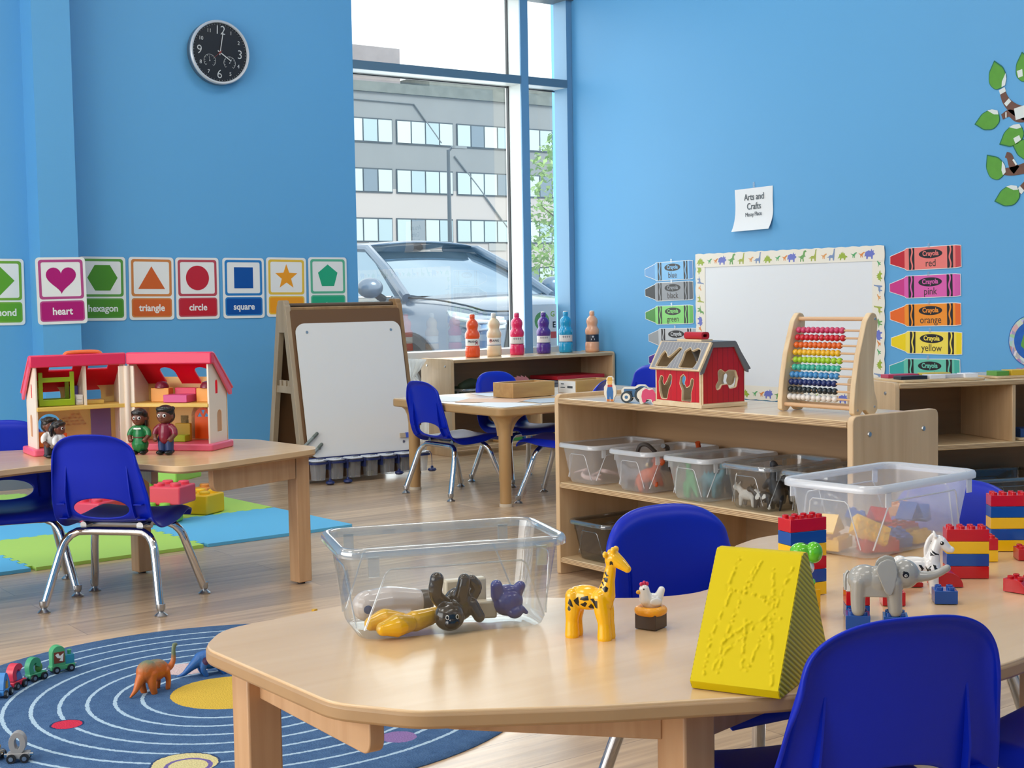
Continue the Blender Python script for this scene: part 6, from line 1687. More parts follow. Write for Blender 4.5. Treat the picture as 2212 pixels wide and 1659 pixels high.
def patchy(name, a, b, scale):
    m = mat(name, a, 0.4); t = m.node_tree
    tcn = t.nodes.new('ShaderNodeTexCoord'); n = t.nodes.new('ShaderNodeTexNoise'); n.inputs['Scale'].default_value = scale
    r = t.nodes.new('ShaderNodeValToRGB'); r.color_ramp.interpolation = 'CONSTANT'
    r.color_ramp.elements[0].color = (*lin(a), 1); r.color_ramp.elements[1].position = 0.52; r.color_ramp.elements[1].color = (*lin(b), 1)
    t.links.new(tcn.outputs['Object'], n.inputs['Vector']); t.links.new(n.outputs['Fac'], r.inputs['Fac']); t.links.new(r.outputs['Color'], t.nodes['Principled BSDF'].inputs['Base Color'])
    return m
def snake(label, y, dx, seed, m):
    q = random.Random(seed); pts = []
    for k in range(9): pts.append((-0.07 + 0.017 * k, 0.022 * math.sin(k * 1.5 + seed), 0.010 + 0.022 * (0.5 + 0.5 * math.sin(k * 0.9 + seed * 2))))
    t = thing('toy_snake', label, 'toy snake', (2.773 + dx, y, s3 + 0.003), R(90 + 30 * (seed - 1)), 'toys in the far left shelf bin')
    obj('body', MB().tube(catmull(pts, 5), [0.003 + 0.004 * math.sin(PI * min(1, k / 38)) for k in range(41)], 10), m, t)
pale = mat('rubber_pale_pink', 'E3C6C0', 0.4)
snake('pale pink rubber snake at the front of the far left shelf bin', 3.300, -0.085, 1, pale)
snake('pale pink rubber snake lying across the middle of the far left shelf bin', 3.290, -0.030, 2, pale)
snake('grey rubber snake at the back of the far left shelf bin', 3.30, 0.05, 3, mat('rubber_grey', '7A7472', 0.5))
grey_t, orange_t = mat('toy_matte_grey', '77767A', 0.45), mat('toy_matte_orange', 'C9582A', 0.45)
g1 = 'toys in the second shelf bin'
shelf_toy('grey toy animal at the front wall of the second shelf bin', QM[1.35], grey_t, 3.085, -0.085, 0.004, (0, 0, 100), g1)
shelf_toy('grey and cream toy animal on top of the pile in the second shelf bin', QM[1.35], patchy('toy_grey_cream', '6E6C70', 'C9B68E', 30), 3.075, -0.045, 0.050, (20, 30, 60), g1)
shelf_toy('orange toy animal in the second shelf bin', QM[1.35], orange_t, 3.022, -0.085, 0.010, (0, -20, -80), g1)
shelf_toy('brown toy animal above the orange one in the second shelf bin', QM[1.35], patchy('toy_brown_dark', '3A302C', '9A4A28', 25), 3.02, -0.03, 0.045, (30, 10, -60), g1)
for (pts, r), lb, c in ((([(2.70, 3.10, s3 + 0.10), (2.70, 3.085, s3 + 0.128), (2.71, 3.065, s3 + 0.132), (2.73, 3.05, s3 + 0.11)], 0.006), 'dark curved toy tail sticking out of the second shelf bin', '3A3430'), (([(2.78, 3.06, s3 + 0.09), (2.74, 3.01, s3 + 0.125), (2.70, 2.985, s3 + 0.136)], 0.007), 'black toy leg sticking out of the second shelf bin', '26262A'), (([(2.86, 3.00, s3 + 0.09), (2.84, 2.96 + 0.03, s3 + 0.135)], 0.008), 'red and orange toy claw at the rear of the second shelf bin', 'B8481E')):
    t = obj('toy_limb', MB().tube(catmull(pts, 5) if len(pts) > 2 else pts, r, 8), mat('limb_' + c, c, 0.4), None); tag(t, lb, 'toy', g1)
shelf_toy('green toy dinosaur in the third shelf bin', DM, mat('toy_green_dino', '3F9A5A', 0.45), 2.855, -0.085, 0.003, (0, 0, 60), 'toys in the third shelf bin')
shelf_toy('teal toy dinosaur behind the green one in the third shelf bin', DM, mat('toy_teal_dino', '4E8C9A', 0.45), 2.82, -0.045, 0.003, (0, 0, -70), 'toys in the third shelf bin')
shelf_toy('dark toy animal at the rear of the third shelf bin', QM[1.35], mat('toy_dark', '4A4A52', 0.5), 2.82, 0.03, 0.003, (0, 0, 80), 'toys in the third shelf bin')
cow = patchy('toy_cow_print', '17171A', 'DAD6CE', 28)
g4 = 'toys in the fourth shelf bin'
shelf_toy('white and grey furry toy animal low at the front of the fourth shelf bin', QM[1.0], mat('toy_fur_white', 'CFC9C0', 0.8, bump=(150, 0.8)), 2.635, -0.085, 0.003, (0, 0, 95), g4)
shelf_toy('white and black toy animal beside the furry one in the fourth shelf bin', QM[1.0], cow, 2.575, -0.090, 0.004, (0, 0, 100), g4)
shelf_toy('black toy animal standing tall in the fourth shelf bin', QM[1.35], mat('toy_charcoal', '2A2A2E', 0.5), 2.585, -0.055, 0.030, (0, -55, 70), g4)
shelf_toy('black and white cow leaning on the wall of the fourth shelf bin', QM[1.35], cow, 2.56, -0.03, 0.035, (15, 20, -70), g4)
shelf_toy('black toy animal at the back of the fourth shelf bin', QM[1.35], mat('toy_charcoal', '2A2A2E', 0.5), 2.60, 0.04, 0.004, (0, 0, 20), g4)
shelf_toy('black and white cow in the nearest shelf bin', QM[1.35], cow, 2.40, -0.06, 0.004, (0, 0, 100), 'toys in the nearest shelf bin')
shelf_toy('black toy animal in the nearest shelf bin', QM[1.35], mat('toy_charcoal', '2A2A2E', 0.5), 2.38, 0.0, 0.02, (0, -20, 60), 'toys in the nearest shelf bin')

ST = SH + 0.0008
# toy barn
def barn():
    t = thing('toy_barn', 'red wooden shape sorter barn with a grey roof on the long shelf', 'toy barn', (2.640, 2.762, ST), R(-4))
    rawm = wood('barn_wood', 'D8BE96', 'E6D2AE', 0.5, (2, 12, 12), 3)
    def striped(name, c, line, axis, period):
        m = mat(name, c, 0.35); tt = m.node_tree; L = tt.links.new
        tcn = tt.nodes.new('ShaderNodeTexCoord'); sp = tt.nodes.new('ShaderNodeSeparateXYZ'); L(tcn.outputs['Object'], sp.inputs[0])
        a = tt.nodes.new('ShaderNodeMath'); a.operation = 'DIVIDE'; a.inputs[1].default_value = period; L(sp.outputs[axis], a.inputs[0])
        b = tt.nodes.new('ShaderNodeMath'); b.operation = 'FRACT'; L(a.outputs[0], b.inputs[0])
        c_ = tt.nodes.new('ShaderNodeMath'); c_.operation = 'LESS_THAN'; c_.inputs[1].default_value = 0.055; L(b.outputs[0], c_.inputs[0])
        mx = tt.nodes.new('ShaderNodeMix'); mx.data_type = 'RGBA'; L(c_.outputs[0], mx.inputs[0])
        mx.inputs[6].default_value = (*lin(c), 1); mx.inputs[7].default_value = (*lin(line), 1)
        L(mx.outputs[2], tt.nodes['Principled BSDF'].inputs['Base Color'])
        return m
    redy, redx = striped('barn_red_long', 'C41A24', '6E0C12', 1, 0.0262), striped('barn_red_gable', 'B8161F', '5E0A10', 0, 0.0185)
    roof_m = striped('barn_roof', '8C8C8E', 'D8D4CC', 1, 0.0135)
    D, Wd, EV, RT = 0.205, 0.156, 0.104, 0.174
    chick = fillet([(0.030, 0.020), (0.055, 0.020), (0.062, 0.045), (0.074, 0.062), (0.078, 0.085), (0.068, 0.088), (0.058, 0.072), (0.044, 0.055), (0.036, 0.066), (0.040, 0.080), (0.028, 0.084), (0.020, 0.066), (0.022, 0.040)], 0.006, 3)
    cat = fillet([(0.120, 0.016), (0.160, 0.016), (0.160, 0.040), (0.168, 0.060), (0.172, 0.078), (0.162, 0.080), (0.156, 0.060), (0.140, 0.052), (0.132, 0.066), (0.138, 0.082), (0.128, 0.090), (0.116, 0.082), (0.112, 0.064), (0.122, 0.046)], 0.005, 3)
    M = lambda x: Matrix(((0, 0, 1, x), (-1, 0, 0, D), (0, 1, 0, 0.0), (0, 0, 0, 1)))      # u runs from the far end to the near end
    obj('long_wall', MB().prism(recth(0.004, D - 0.004, 0.010, EV), 0, 0.007, M(0.0), hole=[rev(chick), rev(cat)]), rawm, t)
    obj('wall_paint', MB().prism(recth(0.010, D - 0.010, 0.016, EV), -0.0006, 0.0001, M(0.0), hole=[rev(offset(chick, 0.002)), rev(offset(cat, 0.002))]), redy, t)
    obj('rear_long_wall', MB().prism(recth(0.004, D - 0.004, 0.010, EV), 0, 0.007, M(Wd - 0.0075), hole=[rev(chick), rev(cat)]), rawm, t)
    gab = [(0.004, 0.010), (Wd - 0.004, 0.010), (Wd - 0.004, EV), (0.116, RT - 0.004), (0.034, RT - 0.004), (0.004, EV)]
    sheep = fillet([(0.052, 0.048), (0.064, 0.052), (0.070, 0.062), (0.092, 0.064), (0.098, 0.050), (0.122, 0.054), (0.128, 0.078), (0.120, 0.098), (0.096, 0.100), (0.082, 0.094), (0.066, 0.104), (0.058, 0.098), (0.060, 0.074), (0.050, 0.060)], 0.006, 3)
    for y, hole, nm in ((0.0, [rev(sheep)], 'gable_wall'), (D - 0.007, [rev(sheep)], 'rear_gable')):
        Mg = Matrix(((1, 0, 0, 0), (0, 0, 1, y), (0, 1, 0, 0), (0, 0, 0, 1)))
        obj(nm, MB().prism(gab, 0, 0.007, Mg, hole=hole), rawm, t)
    Mg = Matrix(((1, 0, 0, 0), (0, 0, 1, 0), (0, 1, 0, 0), (0, 0, 0, 1)))
    obj('gable_paint', MB().prism([(0.006, 0.013), (Wd - 0.006, 0.013), (Wd - 0.006, EV - 0.002), (0.113, RT - 0.010), (0.037, RT - 0.010), (0.006, EV - 0.002)], -0.0006, 0.0001, Mg, hole=[rev(offset(sheep, 0.002))]), redx, t)
    obj('bargeboard', MB().prism([(-0.006, EV - 0.012), (0.004, EV - 0.008), (0.037, RT - 0.010), (0.113, RT - 0.010), (Wd - 0.004, EV - 0.008), (Wd + 0.006, EV - 0.012), (Wd + 0.006, EV + 0.002), (0.119, RT + 0.004), (0.031, RT + 0.004), (-0.006, EV + 0.002)], -0.006, -0.0004, Mg), mat('barn_grey', '6E6E70', 0.4), t)
    v = Vector((0.034 + 0.010, 0, RT - EV + 0.006)); LR = v.length; a = math.atan2(v.z, v.x)
    Mr = Matrix.Translation((-0.010, D, EV - 0.004)) @ rotm(0, -a, 0) @ Matrix(((0, 1, 0, 0), (-1, 0, 0, 0), (0, 0, 1, 0), (0, 0, 0, 1)))
    duck = fillet([(0.018, 0.008), (0.070, 0.008), (0.078, 0.024), (0.094, 0.052), (0.104, 0.066), (0.088, 0.068), (0.072, 0.050), (0.056, 0.036), (0.044, 0.048), (0.030, 0.058), (0.022, 0.044)], 0.005, 3)
    cow_ = fillet([(0.120, 0.008), (0.182, 0.008), (0.190, 0.030), (0.184, 0.062), (0.168, 0.068), (0.148, 0.058), (0.136, 0.070), (0.118, 0.058), (0.122, 0.034)], 0.006, 3)
    obj('roof_slope', MB().prism(recth(-0.006, D + 0.008, 0.0, LR), 0, 0.006, Mr, hole=[rev(duck), rev(cow_)]), rawm, t)
    obj('roof_paint', MB().prism(recth(0.0, D, 0.004, LR - 0.002), 0.0059, 0.0066, Mr, hole=[rev(offset(duck, 0.002)), rev(offset(cow_, 0.002))]), roof_m, t)
    a2 = math.atan2(RT - EV + 0.006, -(Wd + 0.010 - 0.116))
    obj('roof_slope', MB().prism([(Wd + 0.010, EV - 0.004), (0.116, RT), (0.116, RT + 0.006), (Wd + 0.016, EV - 0.002)], 0, D + 0.008, Matrix(((1, 0, 0, 0), (0, 0, 1, -0.004), (0, 1, 0, 0), (0, 0, 0, 1)))), mat('barn_grey', '6E6E70', 0.4), t)
    obj('roof_top', MB().box((0.075, D / 2, RT + 0.003), (0.084, D + 0.010, 0.006)), mat('barn_grey', '6E6E70', 0.4), t)
    obj('base', MB().box((Wd / 2, D / 2, 0.005), (Wd + 0.008, D + 0.006, 0.010)), rawm, t, bev=0.001)
    h = obj('handle_plate', MB().box((0.055, D * 0.46, RT + 0.0085), (0.040, 0.105, 0.005)), rawm, t)
    obj('handle', MB().prism(rrect(0.028, 0.020, 0.008, 4), -0.038, 0.038, Matrix.Translation((0.055, D * 0.42, RT + 0.021)) @ Matrix(((1, 0, 0, 0), (0, 0, -1, 0), (0, 1, 0, 0), (0, 0, 0, 1))), hole=[rrect(0.016, 0.008, 0.003, 4)[::-1]]), mat('barn_handle_red', 'B8202A', 0.35), h)
barn()
# farmer, tractor, pig beside the barn (painted wooden pieces)
def upright(name, label, cat, loc, rz, parts, group='wooden barn pieces on the long shelf'):
    t = thing(name, label, cat, loc, rz, group)
    for nm, mb, mm in parts: obj(nm, mb, mm, t, bev=0.0006)
    return t
cr_w = mat('piece_cream', 'EBE3D2', 0.4)
outf = fillet([(-0.012, 0), (0.012, 0), (0.012, 0.008), (0.018, 0.020), (0.018, 0.042), (0.012, 0.050), (0.010, 0.062), (0.011, 0.066), (0.006, 0.073), (-0.006, 0.073), (-0.011, 0.066), (-0.010, 0.062), (-0.012, 0.050), (-0.018, 0.042), (-0.018, 0.020), (-0.012, 0.008)], 0.004, 3)
upright('toy_farmer', 'wooden farmer figure with a straw hat and blue overalls left of the tractor', 'toy figure', (2.652, 3.158, ST), R(-52), [
    ('silhouette', MB().prism(outf, -0.006, 0.006, XZ), cr_w), ('overalls', MB().prism(fillet([(-0.009, 0.006), (-0.001, 0.006), (0.0, 0.018), (0.001, 0.006), (0.009, 0.006), (0.010, 0.028), (0.007, 0.042), (-0.007, 0.042), (-0.010, 0.028)], 0.001, 2), 0.006, 0.0066, XZ), mat('overall_blue', '2A6AA8', 0.4)),
    ('shirt', MB().prism(recth(-0.007, 0.007, 0.042, 0.049), 0.006, 0.0065, XZ), mat('shirt_red', 'B8342E', 0.4)), ('face', MB().prism(circ(0.0075, 18, 0, 0.0555), 0.006, 0.0068, XZ), mat('face_tan', 'E8B45E', 0.4)), ('hat', MB().prism([(-0.011, 0.061), (0.011, 0.061), (0.007, 0.064), (0.006, 0.071), (-0.006, 0.071), (-0.007, 0.064)], 0.006, 0.0072, XZ), mat('straw_hat', 'D9A840', 0.4)),
    ('boot', MB().prism(recth(-0.010, -0.001, 0.0, 0.006), 0.006, 0.0066, XZ), mat('boot_orange', 'C8742A', 0.4)), ('boot', MB().prism(recth(0.001, 0.010, 0.0, 0.006), 0.006, 0.0066, XZ), mat('boot_orange', 'C8742A', 0.4))])
tb = fillet([(-0.040, 0.014), (0.018, 0.014), (0.036, 0.020), (0.040, 0.040), (0.026, 0.052), (0.006, 0.052), (-0.004, 0.044), (-0.036, 0.044), (-0.042, 0.036)], 0.004, 3)
tractor = upright('toy_tractor', 'blue wooden tractor with white hubs between the farmer and the barn', 'toy tractor', (2.668, 3.062, ST), R(-52), [
    ('chassis', MB().prism(tb, -0.009, 0.009, XZ), cr_w), ('engine_cover', MB().prism(fillet([(-0.034, 0.016), (0.014, 0.016), (0.014, 0.040), (-0.034, 0.040)], 0.002, 2), 0.009, 0.0098, XZ), mat('tractor_blue', '3F6E96', 0.4)), ('fender', MB().prism([(0.0, 0.040)] + [(0.020 + 0.022 * math.cos(R(a)), 0.026 + 0.023 * math.sin(R(a))) for a in range(150, 10, -15)][::1], 0.009, 0.0099, XZ), mat('tractor_blue', '3F6E96', 0.4)),
    ('grille', MB().prism(recth(-0.028, -0.010, 0.022, 0.034), 0.0098, 0.0104, XZ), mat('tractor_dark', '22303E', 0.4))])
for x, r in ((-0.026, 0.0165), (0.020, 0.0225)):
    for s in (-1, 1):
        w_ = obj('wheel', MB().prism(circ(r, 28, x, r), 0.0, 0.005, Matrix.Translation((0, -s * 0.0125 + 0.0025, 0)) @ XZ), mat('tractor_tyre', '2C3A40', 0.45), tractor)
        obj('hub', MB().prism(circ(r * 0.68, 24, x, r), 0.005, 0.0056, Matrix.Translation((0, -s * 0.0125 + 0.0025, 0)) @ XZ).prism(circ(r * 0.68, 24, x, r), -0.0006, 0.0, Matrix.Translation((0, -s * 0.0125 + 0.0025, 0)) @ XZ), cr_w, w_)
        obj('hub_centre', MB().prism(circ(r * 0.30, 18, x, r), 0.0056, 0.0062, Matrix.Translation((0, -s * 0.0125 + 0.0025, 0)) @ XZ), mat('tractor_blue', '3F6E96', 0.4), w_)
pigp = fillet([(-0.020, 0), (-0.010, 0), (-0.006, 0.012), (0.012, 0.012), (0.014, 0), (0.024, 0), (0.026, 0.030), (0.016, 0.046), (0.004, 0.042), (-0.008, 0.048), (-0.020, 0.040), (-0.024, 0.022)], 0.006, 3)
upright('toy_pig', 'pink and white wooden pig leaning between the tractor and the barn', 'toy animal', (2.655, 3.000, ST), R(-50), [('silhouette', MB().prism(pigp, -0.006, 0.006, XZ), cr_w), ('paint', MB().prism([(x * 0.82 + 0.004, z * 0.84 + 0.004) for x, z in pigp], 0.006, 0.0068, XZ), mat('pig_pink', 'DA4A72', 0.4))])

# abacus
def abacus():
    t = thing('abacus', 'wooden abacus with ten rows of coloured beads on the long shelf', 'abacus', (2.728, 2.314, ST), R(0))
    pine = wood('abacus_pine', 'CFAE84', 'E3CBA4', 0.45, (10, 10, 1.2), 3)
    prof = fillet([(0.0, 0.006), (0.008, 0.0), (0.022, 0.0), (0.034, 0.012), (0.046, 0.012), (0.060, 0.0), (0.078, 0.0), (0.090, 0.012), (0.090, 0.030), (0.078, 0.062), (0.074, 0.110), (0.086, 0.190), (0.092, 0.235), (0.084, 0.254), (0.066, 0.257), (0.048, 0.236), (0.020, 0.150), (0.006, 0.080), (0.0, 0.030)],
                  [0.006, 0.006, 0.008, 0.008, 0.008, 0.008, 0.01, 0.01, 0.02, 0.04, 0.05, 0.05, 0.02, 0.014, 0.014, 0.03, 0.06, 0.06, 0.03], 4)
    MP = lambda y: Matrix(((1, 0, 0, 0), (0, 0, 1, y), (0, 1, 0, 0), (0, 0, 0, 1)))
    for y in (0.0, 0.240):
        p = obj('side_panel', MB().prism(prof, 0, 0.016, MP(y)), pine, t, bev=0.002, ang=50)
        if y == 0.0:
            for x, z in ((0.014, 0.014), (0.078, 0.020), (0.080, 0.240)): obj('screw', MB().lathe([(0.0, 0.0008), (0.0028, 0.0008), (0.0034, 0.0)], 12, Matrix.Translation((x, 0.0, z)) @ rotm(R(90), 0, 0)), steel, p)
    bar = mat('abacus_bar', 'D0A880', 0.45)
    obj('handle_bar', MB().tube([(0.070, 0.014, 0.240), (0.070, 0.242, 0.240)], 0.0055, 14), bar, t)
    obj('front_bar', MB().tube([(0.014, 0.014, 0.018), (0.014, 0.242, 0.018)], 0.0055, 14), bar, t)
    obj('rear_bar', MB().tube([(0.074, 0.014, 0.018), (0.074, 0.242, 0.018)], 0.0055, 14), bar, t)
    cols = ['DDD6CE', '20282A', '1C2A62', '3F86BC', '3DAA92', '9CC224', 'E2AE22', 'D9621E', 'C41E2C', 'C23A62']
    bead_me = {}
    q = random.Random(5)
    for k, c in enumerate(cols):
        z = 0.038 + 0.0192 * k
        x = 0.022 + 0.036 * (k / 9) ** 1.15
        obj('rod', MB().tube([(x, 0.014, z), (x, 0.242, z)], 0.0028, 8), bar, t)
        me = MB().lathe([(0.0028, -0.0078), (0.0062, -0.0060), (0.0082, -0.0025), (0.0086, 0.0), (0.0082, 0.0025), (0.0062, 0.0060), (0.0028, 0.0078)], 18, rotm(R(90), 0, 0)).mesh('bead', 60)
        me.materials.append(mat('bead_' + c, c, 0.25, coat=0.2))
        gap = 0.224 - 10 * 0.0158
        y = 0.239 - 0.008 - (0.004 if k in (4, 5) else 0.0)
        for i in range(10):
            o = bpy.data.objects.new('bead', me); COL.objects.link(o); o.parent = t
            o.location = (x, y, z)
            y -= 0.0158 + (q.choice((0.0, 0.0006, 0.0028)) if i > 3 else 0.0)
abacus()

# ---------------------------------------------------------------- paint bottles on the window shelf
def bend(me, r):
    for v in me.vertices:
        a = v.co.x / r
        rr = r + v.co.z
        v.co = Vector((rr * math.sin(a), -rr * math.cos(a), v.co.y))
PZ = 0.5208
BOT = [('orange', 4.388, 6.398, 'F0561E', 'F0561E', 'w', 'leftmost of the six'), ('cream', 4.553, 6.425, 'E6CDA8', '5E86AE', 'w', 'second from the easel side'), ('pink', 4.715, 6.43, 'DA1E5C', '7A1E3C', 'g', 'third from the easel side'),
       ('purple', 4.905, 6.43, '4C2A86', '3A2068', 'g', 'beside the turquoise one'), ('turquoise', 5.075, 6.44, '1898C8', '12608C', 'g', 'beside the purple one'), ('peach', 5.200, 6.35, 'E2A682', '1A1E2C', 'k', 'nearest the right wall')]
for nm, x, y, c, c2, lab, where in BOT:
    t = thing('paint_bottle', '%s paint bottle on the window shelf, %s' % (nm, where), 'paint bottle', (x, y, PZ), R(-33), 'paint bottles on the window shelf')
    m = mat('paint_' + nm, c, 0.25, coat=0.3)
    obj('bottle', MB().lathe([(0.036, 0.0), (0.0405, 0.003), (0.041, 0.020), (0.0405, 0.024), (0.041, 0.028), (0.041, 0.052), (0.0395, 0.056), (0.038, 0.058), (0.038, 0.104), (0.0395, 0.107), (0.041, 0.110), (0.041, 0.128), (0.038, 0.136), (0.0315, 0.145), (0.0295, 0.152), (0.031, 0.162), (0.0335, 0.172), (0.0335, 0.182), (0.030, 0.194), (0.020, 0.206), (0.0140, 0.210), (0.0140, 0.214)], 36), m, t, ang=60)
    cap = obj('cap', MB().lathe([(0.0145, 0.213), (0.0150, 0.214), (0.0150, 0.232), (0.0135, 0.235), (0.008, 0.238), (0.0, 0.238)], 24), m if nm != 'cream' else mat('cap_pale', 'CFCFC6', 0.35), t)
    obj('cap_top', MB().lathe([(0.0125, 0.2355), (0.0125, 0.240), (0.0, 0.241)], 20), mat('cap_white', 'EDEAE4', 0.35), cap)
    lm = mat('label_' + lab, {'w': 'EEECE6', 'g': 'D9D4D2', 'k': '232838'}[lab], 0.45)
    lb = obj('label', MB().lathe([(0.0384, 0.061), (0.0386, 0.062), (0.0386, 0.101), (0.0384, 0.102)], 36), lm, t)
    obj('label_edge', MB().lathe([(0.0386, 0.060), (0.0389, 0.061), (0.0389, 0.0635), (0.0386, 0.064)], 36), mat('label_edge_' + nm, c2, 0.4), lb)
    if lab == 'w':
        o = text('lettering', 'PRANG', 0.017, mat('label_ink', '2A3446', 0.5), lb, (0, 0, 0.086), fat=0.0005); bend(o.data, 0.0388)
        pf = MB().prism(fillet([(0.012, -0.012), (0.030, -0.012), (0.030, 0.010), (0.024, 0.004), (0.018, 0.0)], 0.002), 0, 0.0003) if nm == 'orange' else MB().prism(circ(0.010, 18, -0.022, 0.004), 0, 0.0003)
        me = pf.mesh('label_picture'); bend(me, 0.0388)
        obj('label_picture', me, mat('label_pic_' + nm, 'B84A5A' if nm == 'orange' else 'E0A8A0', 0.5), lb, (0, 0, 0.082))
    elif lab == 'g':
        for k in range(4):
            me = MB().prism(circ(0.0042, 12, -0.018 + 0.012 * k, 0.010, ry=0.006), 0, 0.0003).mesh('label_picture'); bend(me, 0.0388)
            obj('label_picture', me, mat('label_grey_print', '8E8A90', 0.5), lb, (0, 0, 0.082))
        me = MB().prism(recth(-0.018, 0.012, -0.010, -0.007), 0, 0.0003).mesh('label_line'); bend(me, 0.0388); obj('label_line', me, mat('label_rose', 'C87A8A', 0.5), lb, (0, 0, 0.082))
    else:
        me = MB().prism(rrect(0.022, 0.010, 0.003), 0, 0.0003).mesh('label_panel'); bend(me, 0.0388); obj('label_panel', me, mat('label_grey_light', 'C8CCD2', 0.5), lb, (0, 0, 0.074))
        me = MB().prism(circ(0.006, 14, 0.0, 0.0), 0, 0.0003).mesh('label_picture'); bend(me, 0.0388); obj('label_picture', me, mat('label_grey_light', 'C8CCD2', 0.5), lb, (0, 0, 0.090))

# things in the window shelf
tray('clear bin holding dark green cloth in the window shelf beside the easel', (4.30, 6.365, 0.2608), R(90), clear_p, clear_rim, 0.27, 0.20, 0.10, 'bins in the window shelf')
t = obj('cloth_roll', blob('cloth', [('t', [(4.24, 6.30, 0.37), (4.32, 6.32, 0.385), (4.40, 6.34, 0.37)], [0.020, 0.028, 0.020]), ('t', [(4.25, 6.36, 0.34), (4.36, 6.38, 0.35)], [0.03, 0.03]), ('b', (4.30, 6.35, 0.31), (0.07, 0.05, 0.03))], 0.005, 3), mat('cloth_green', '2E3A26', 0.8), None); tag(t, 'dark green cloth heaped in the clear bin in the window shelf', 'cloth')
t = thing('paper_fan', 'folded pink paper fan in the window shelf behind the blue chair', 'paper craft', (4.63, 6.30, 0.262))
for k in range(5): obj('fold', MB().prism([(-0.004, 0), (0.004, 0), (0.018, 0.14), (-0.014, 0.15)], 0, 0.001, Matrix.Translation((0.004 * k, 0.004 * k, 0)) @ rotm(0, R(-24 + 11 * k), 0) @ XZ), mat('paper_pink', 'DE8E92', 0.6), t)
t = tray('grey bin under the red paper stack in the window shelf', (4.99, 6.36, 0.2608), 0, mat('grey_bin', '8A8E96', 0.5), mat('grey_bin', '8A8E96', 0.5), 0.40, 0.22, 0.115, 'bins in the window shelf')
t = obj('paper_stack', MB().box((0, 0, 0.010), (0.36, 0.24, 0.020)), mat('paper_red', 'B81E2C', 0.55, bump=(8, 0.6)), None, (5.02, 6.36, 0.3775), (0, 0, 0.05), bev=0.002); tag(t, 'stack of red paper on the grey bin in the window shelf', 'paper')
for x, y, d, c, lb in ((4.60, 6.30, (0.06, 0.05, 0.06), '3E8C4A', 'green toy block low in the window shelf'), (4.67, 6.30, (0.06, 0.05, 0.05), '2E5E9A', 'blue toy block low in the window shelf'), (4.82, 6.29, (0.07, 0.05, 0.055), 'E8C83A', 'yellow toy block low in the window shelf'), (4.50, 6.30, (0.08, 0.05, 0.055), 'C9A06A', 'tan toy block low in the window shelf')):
    t = obj('toy_block', MB().box((0, 0, d[2] / 2), d), mat('block_' + c, c, 0.4), None, (x, y, 0.0535), (0, 0, 0.1), bev=0.003); tag(t, lb, 'toy block', 'blocks low in the window shelf')

# on the art table
bamboo = wood('bamboo_box', 'B58A54', 'CDA468', 0.45, (1.2, 10, 10), 2.5)
def wbox(label, loc, rz, L, W, H, paper=False):
    t = thing('wooden_box', label, 'box', loc, rz, 'wooden boxes on the art table')
    th = 0.009
    obj('long_side', MB().box((0, -W / 2 + th / 2, H / 2), (L, th, H)), bamboo, t, bev=0.001); obj('long_side', MB().box((0, W / 2 - th / 2, H / 2), (L, th, H)), bamboo, t, bev=0.001)
    for s in (-1, 1): obj('end_panel', MB().box((s * (L / 2 - th / 2), 0, H / 2), (th, W - 2 * th, H)), bamboo, t, bev=0.001)
    obj('bottom', MB().box((0, 0, 0.006), (L - 0.006, W - 0.006, 0.008)), bamboo, t)
    if paper:
        p = obj('paper_label', MB().box((-L / 2 - 0.0006, 0, H / 2), (0.001, W - 0.008, H - 0.006)), white_paper, t)
        obj('label_print', MB().box((-L / 2 - 0.0013, -0.02, H / 2), (0.0006, 0.035, 0.010)).box((-L / 2 - 0.0013, 0.030, H * 0.72), (0.0006, 0.02, 0.004)).box((-L / 2 - 0.0013, 0.028, H * 0.45), (0.0006, 0.03, 0.003)), grey_ink, p)
    return t
AT = TZ + 0.0008
wbox('open bamboo box on the art table, the one nearer the easel', (3.702, 5.002, AT + 0.0012), R(3), 0.238, 0.140, 0.064)
wbox('open bamboo box with a white paper label on the art table', (4.035, 4.975, AT + 0.0012), R(4), 0.235, 0.120, 0.060, True)
for lb, c, x, y, a, w_, h_ in (('white paper at the near corner of the art table', 'ECEEEE', 3.36, 4.70, 8, 0.21, 0.27), ('peach paper sheet on the art table in front of the box', 'E8B894', 3.46, 4.90, 38, 0.21, 0.28), ('pale grey paper sheet at the front edge of the art table', 'B8C2CA', 3.66, 4.72, -6, 0.28, 0.21),
                               ('white paper at the easel end of the art table', 'F0F0EC', 3.38, 5.14, 10, 0.21, 0.28), ('pale yellow paper between the two wooden boxes', 'E8E4A0', 3.90, 4.80, 20, 0.21, 0.20), ('white paper behind the wooden boxes', 'E6EEF2', 3.75, 5.19, -12, 0.28, 0.21)):
    k = {'ECEEEE': 0, 'E8B894': 2, 'B8C2CA': 1, 'F0F0EC': 0, 'E8E4A0': 0, 'E6EEF2': 0}[c]
    t = obj('paper_sheet', MB().box((0, 0, 0.0002), (w_, h_, 0.0003)), mat('paper_' + c, c, 0.6), None, (x, y, AT + 0.0003 * k), (0, 0, R(a))); tag(t, lb, 'paper', 'paper sheets on the art table')

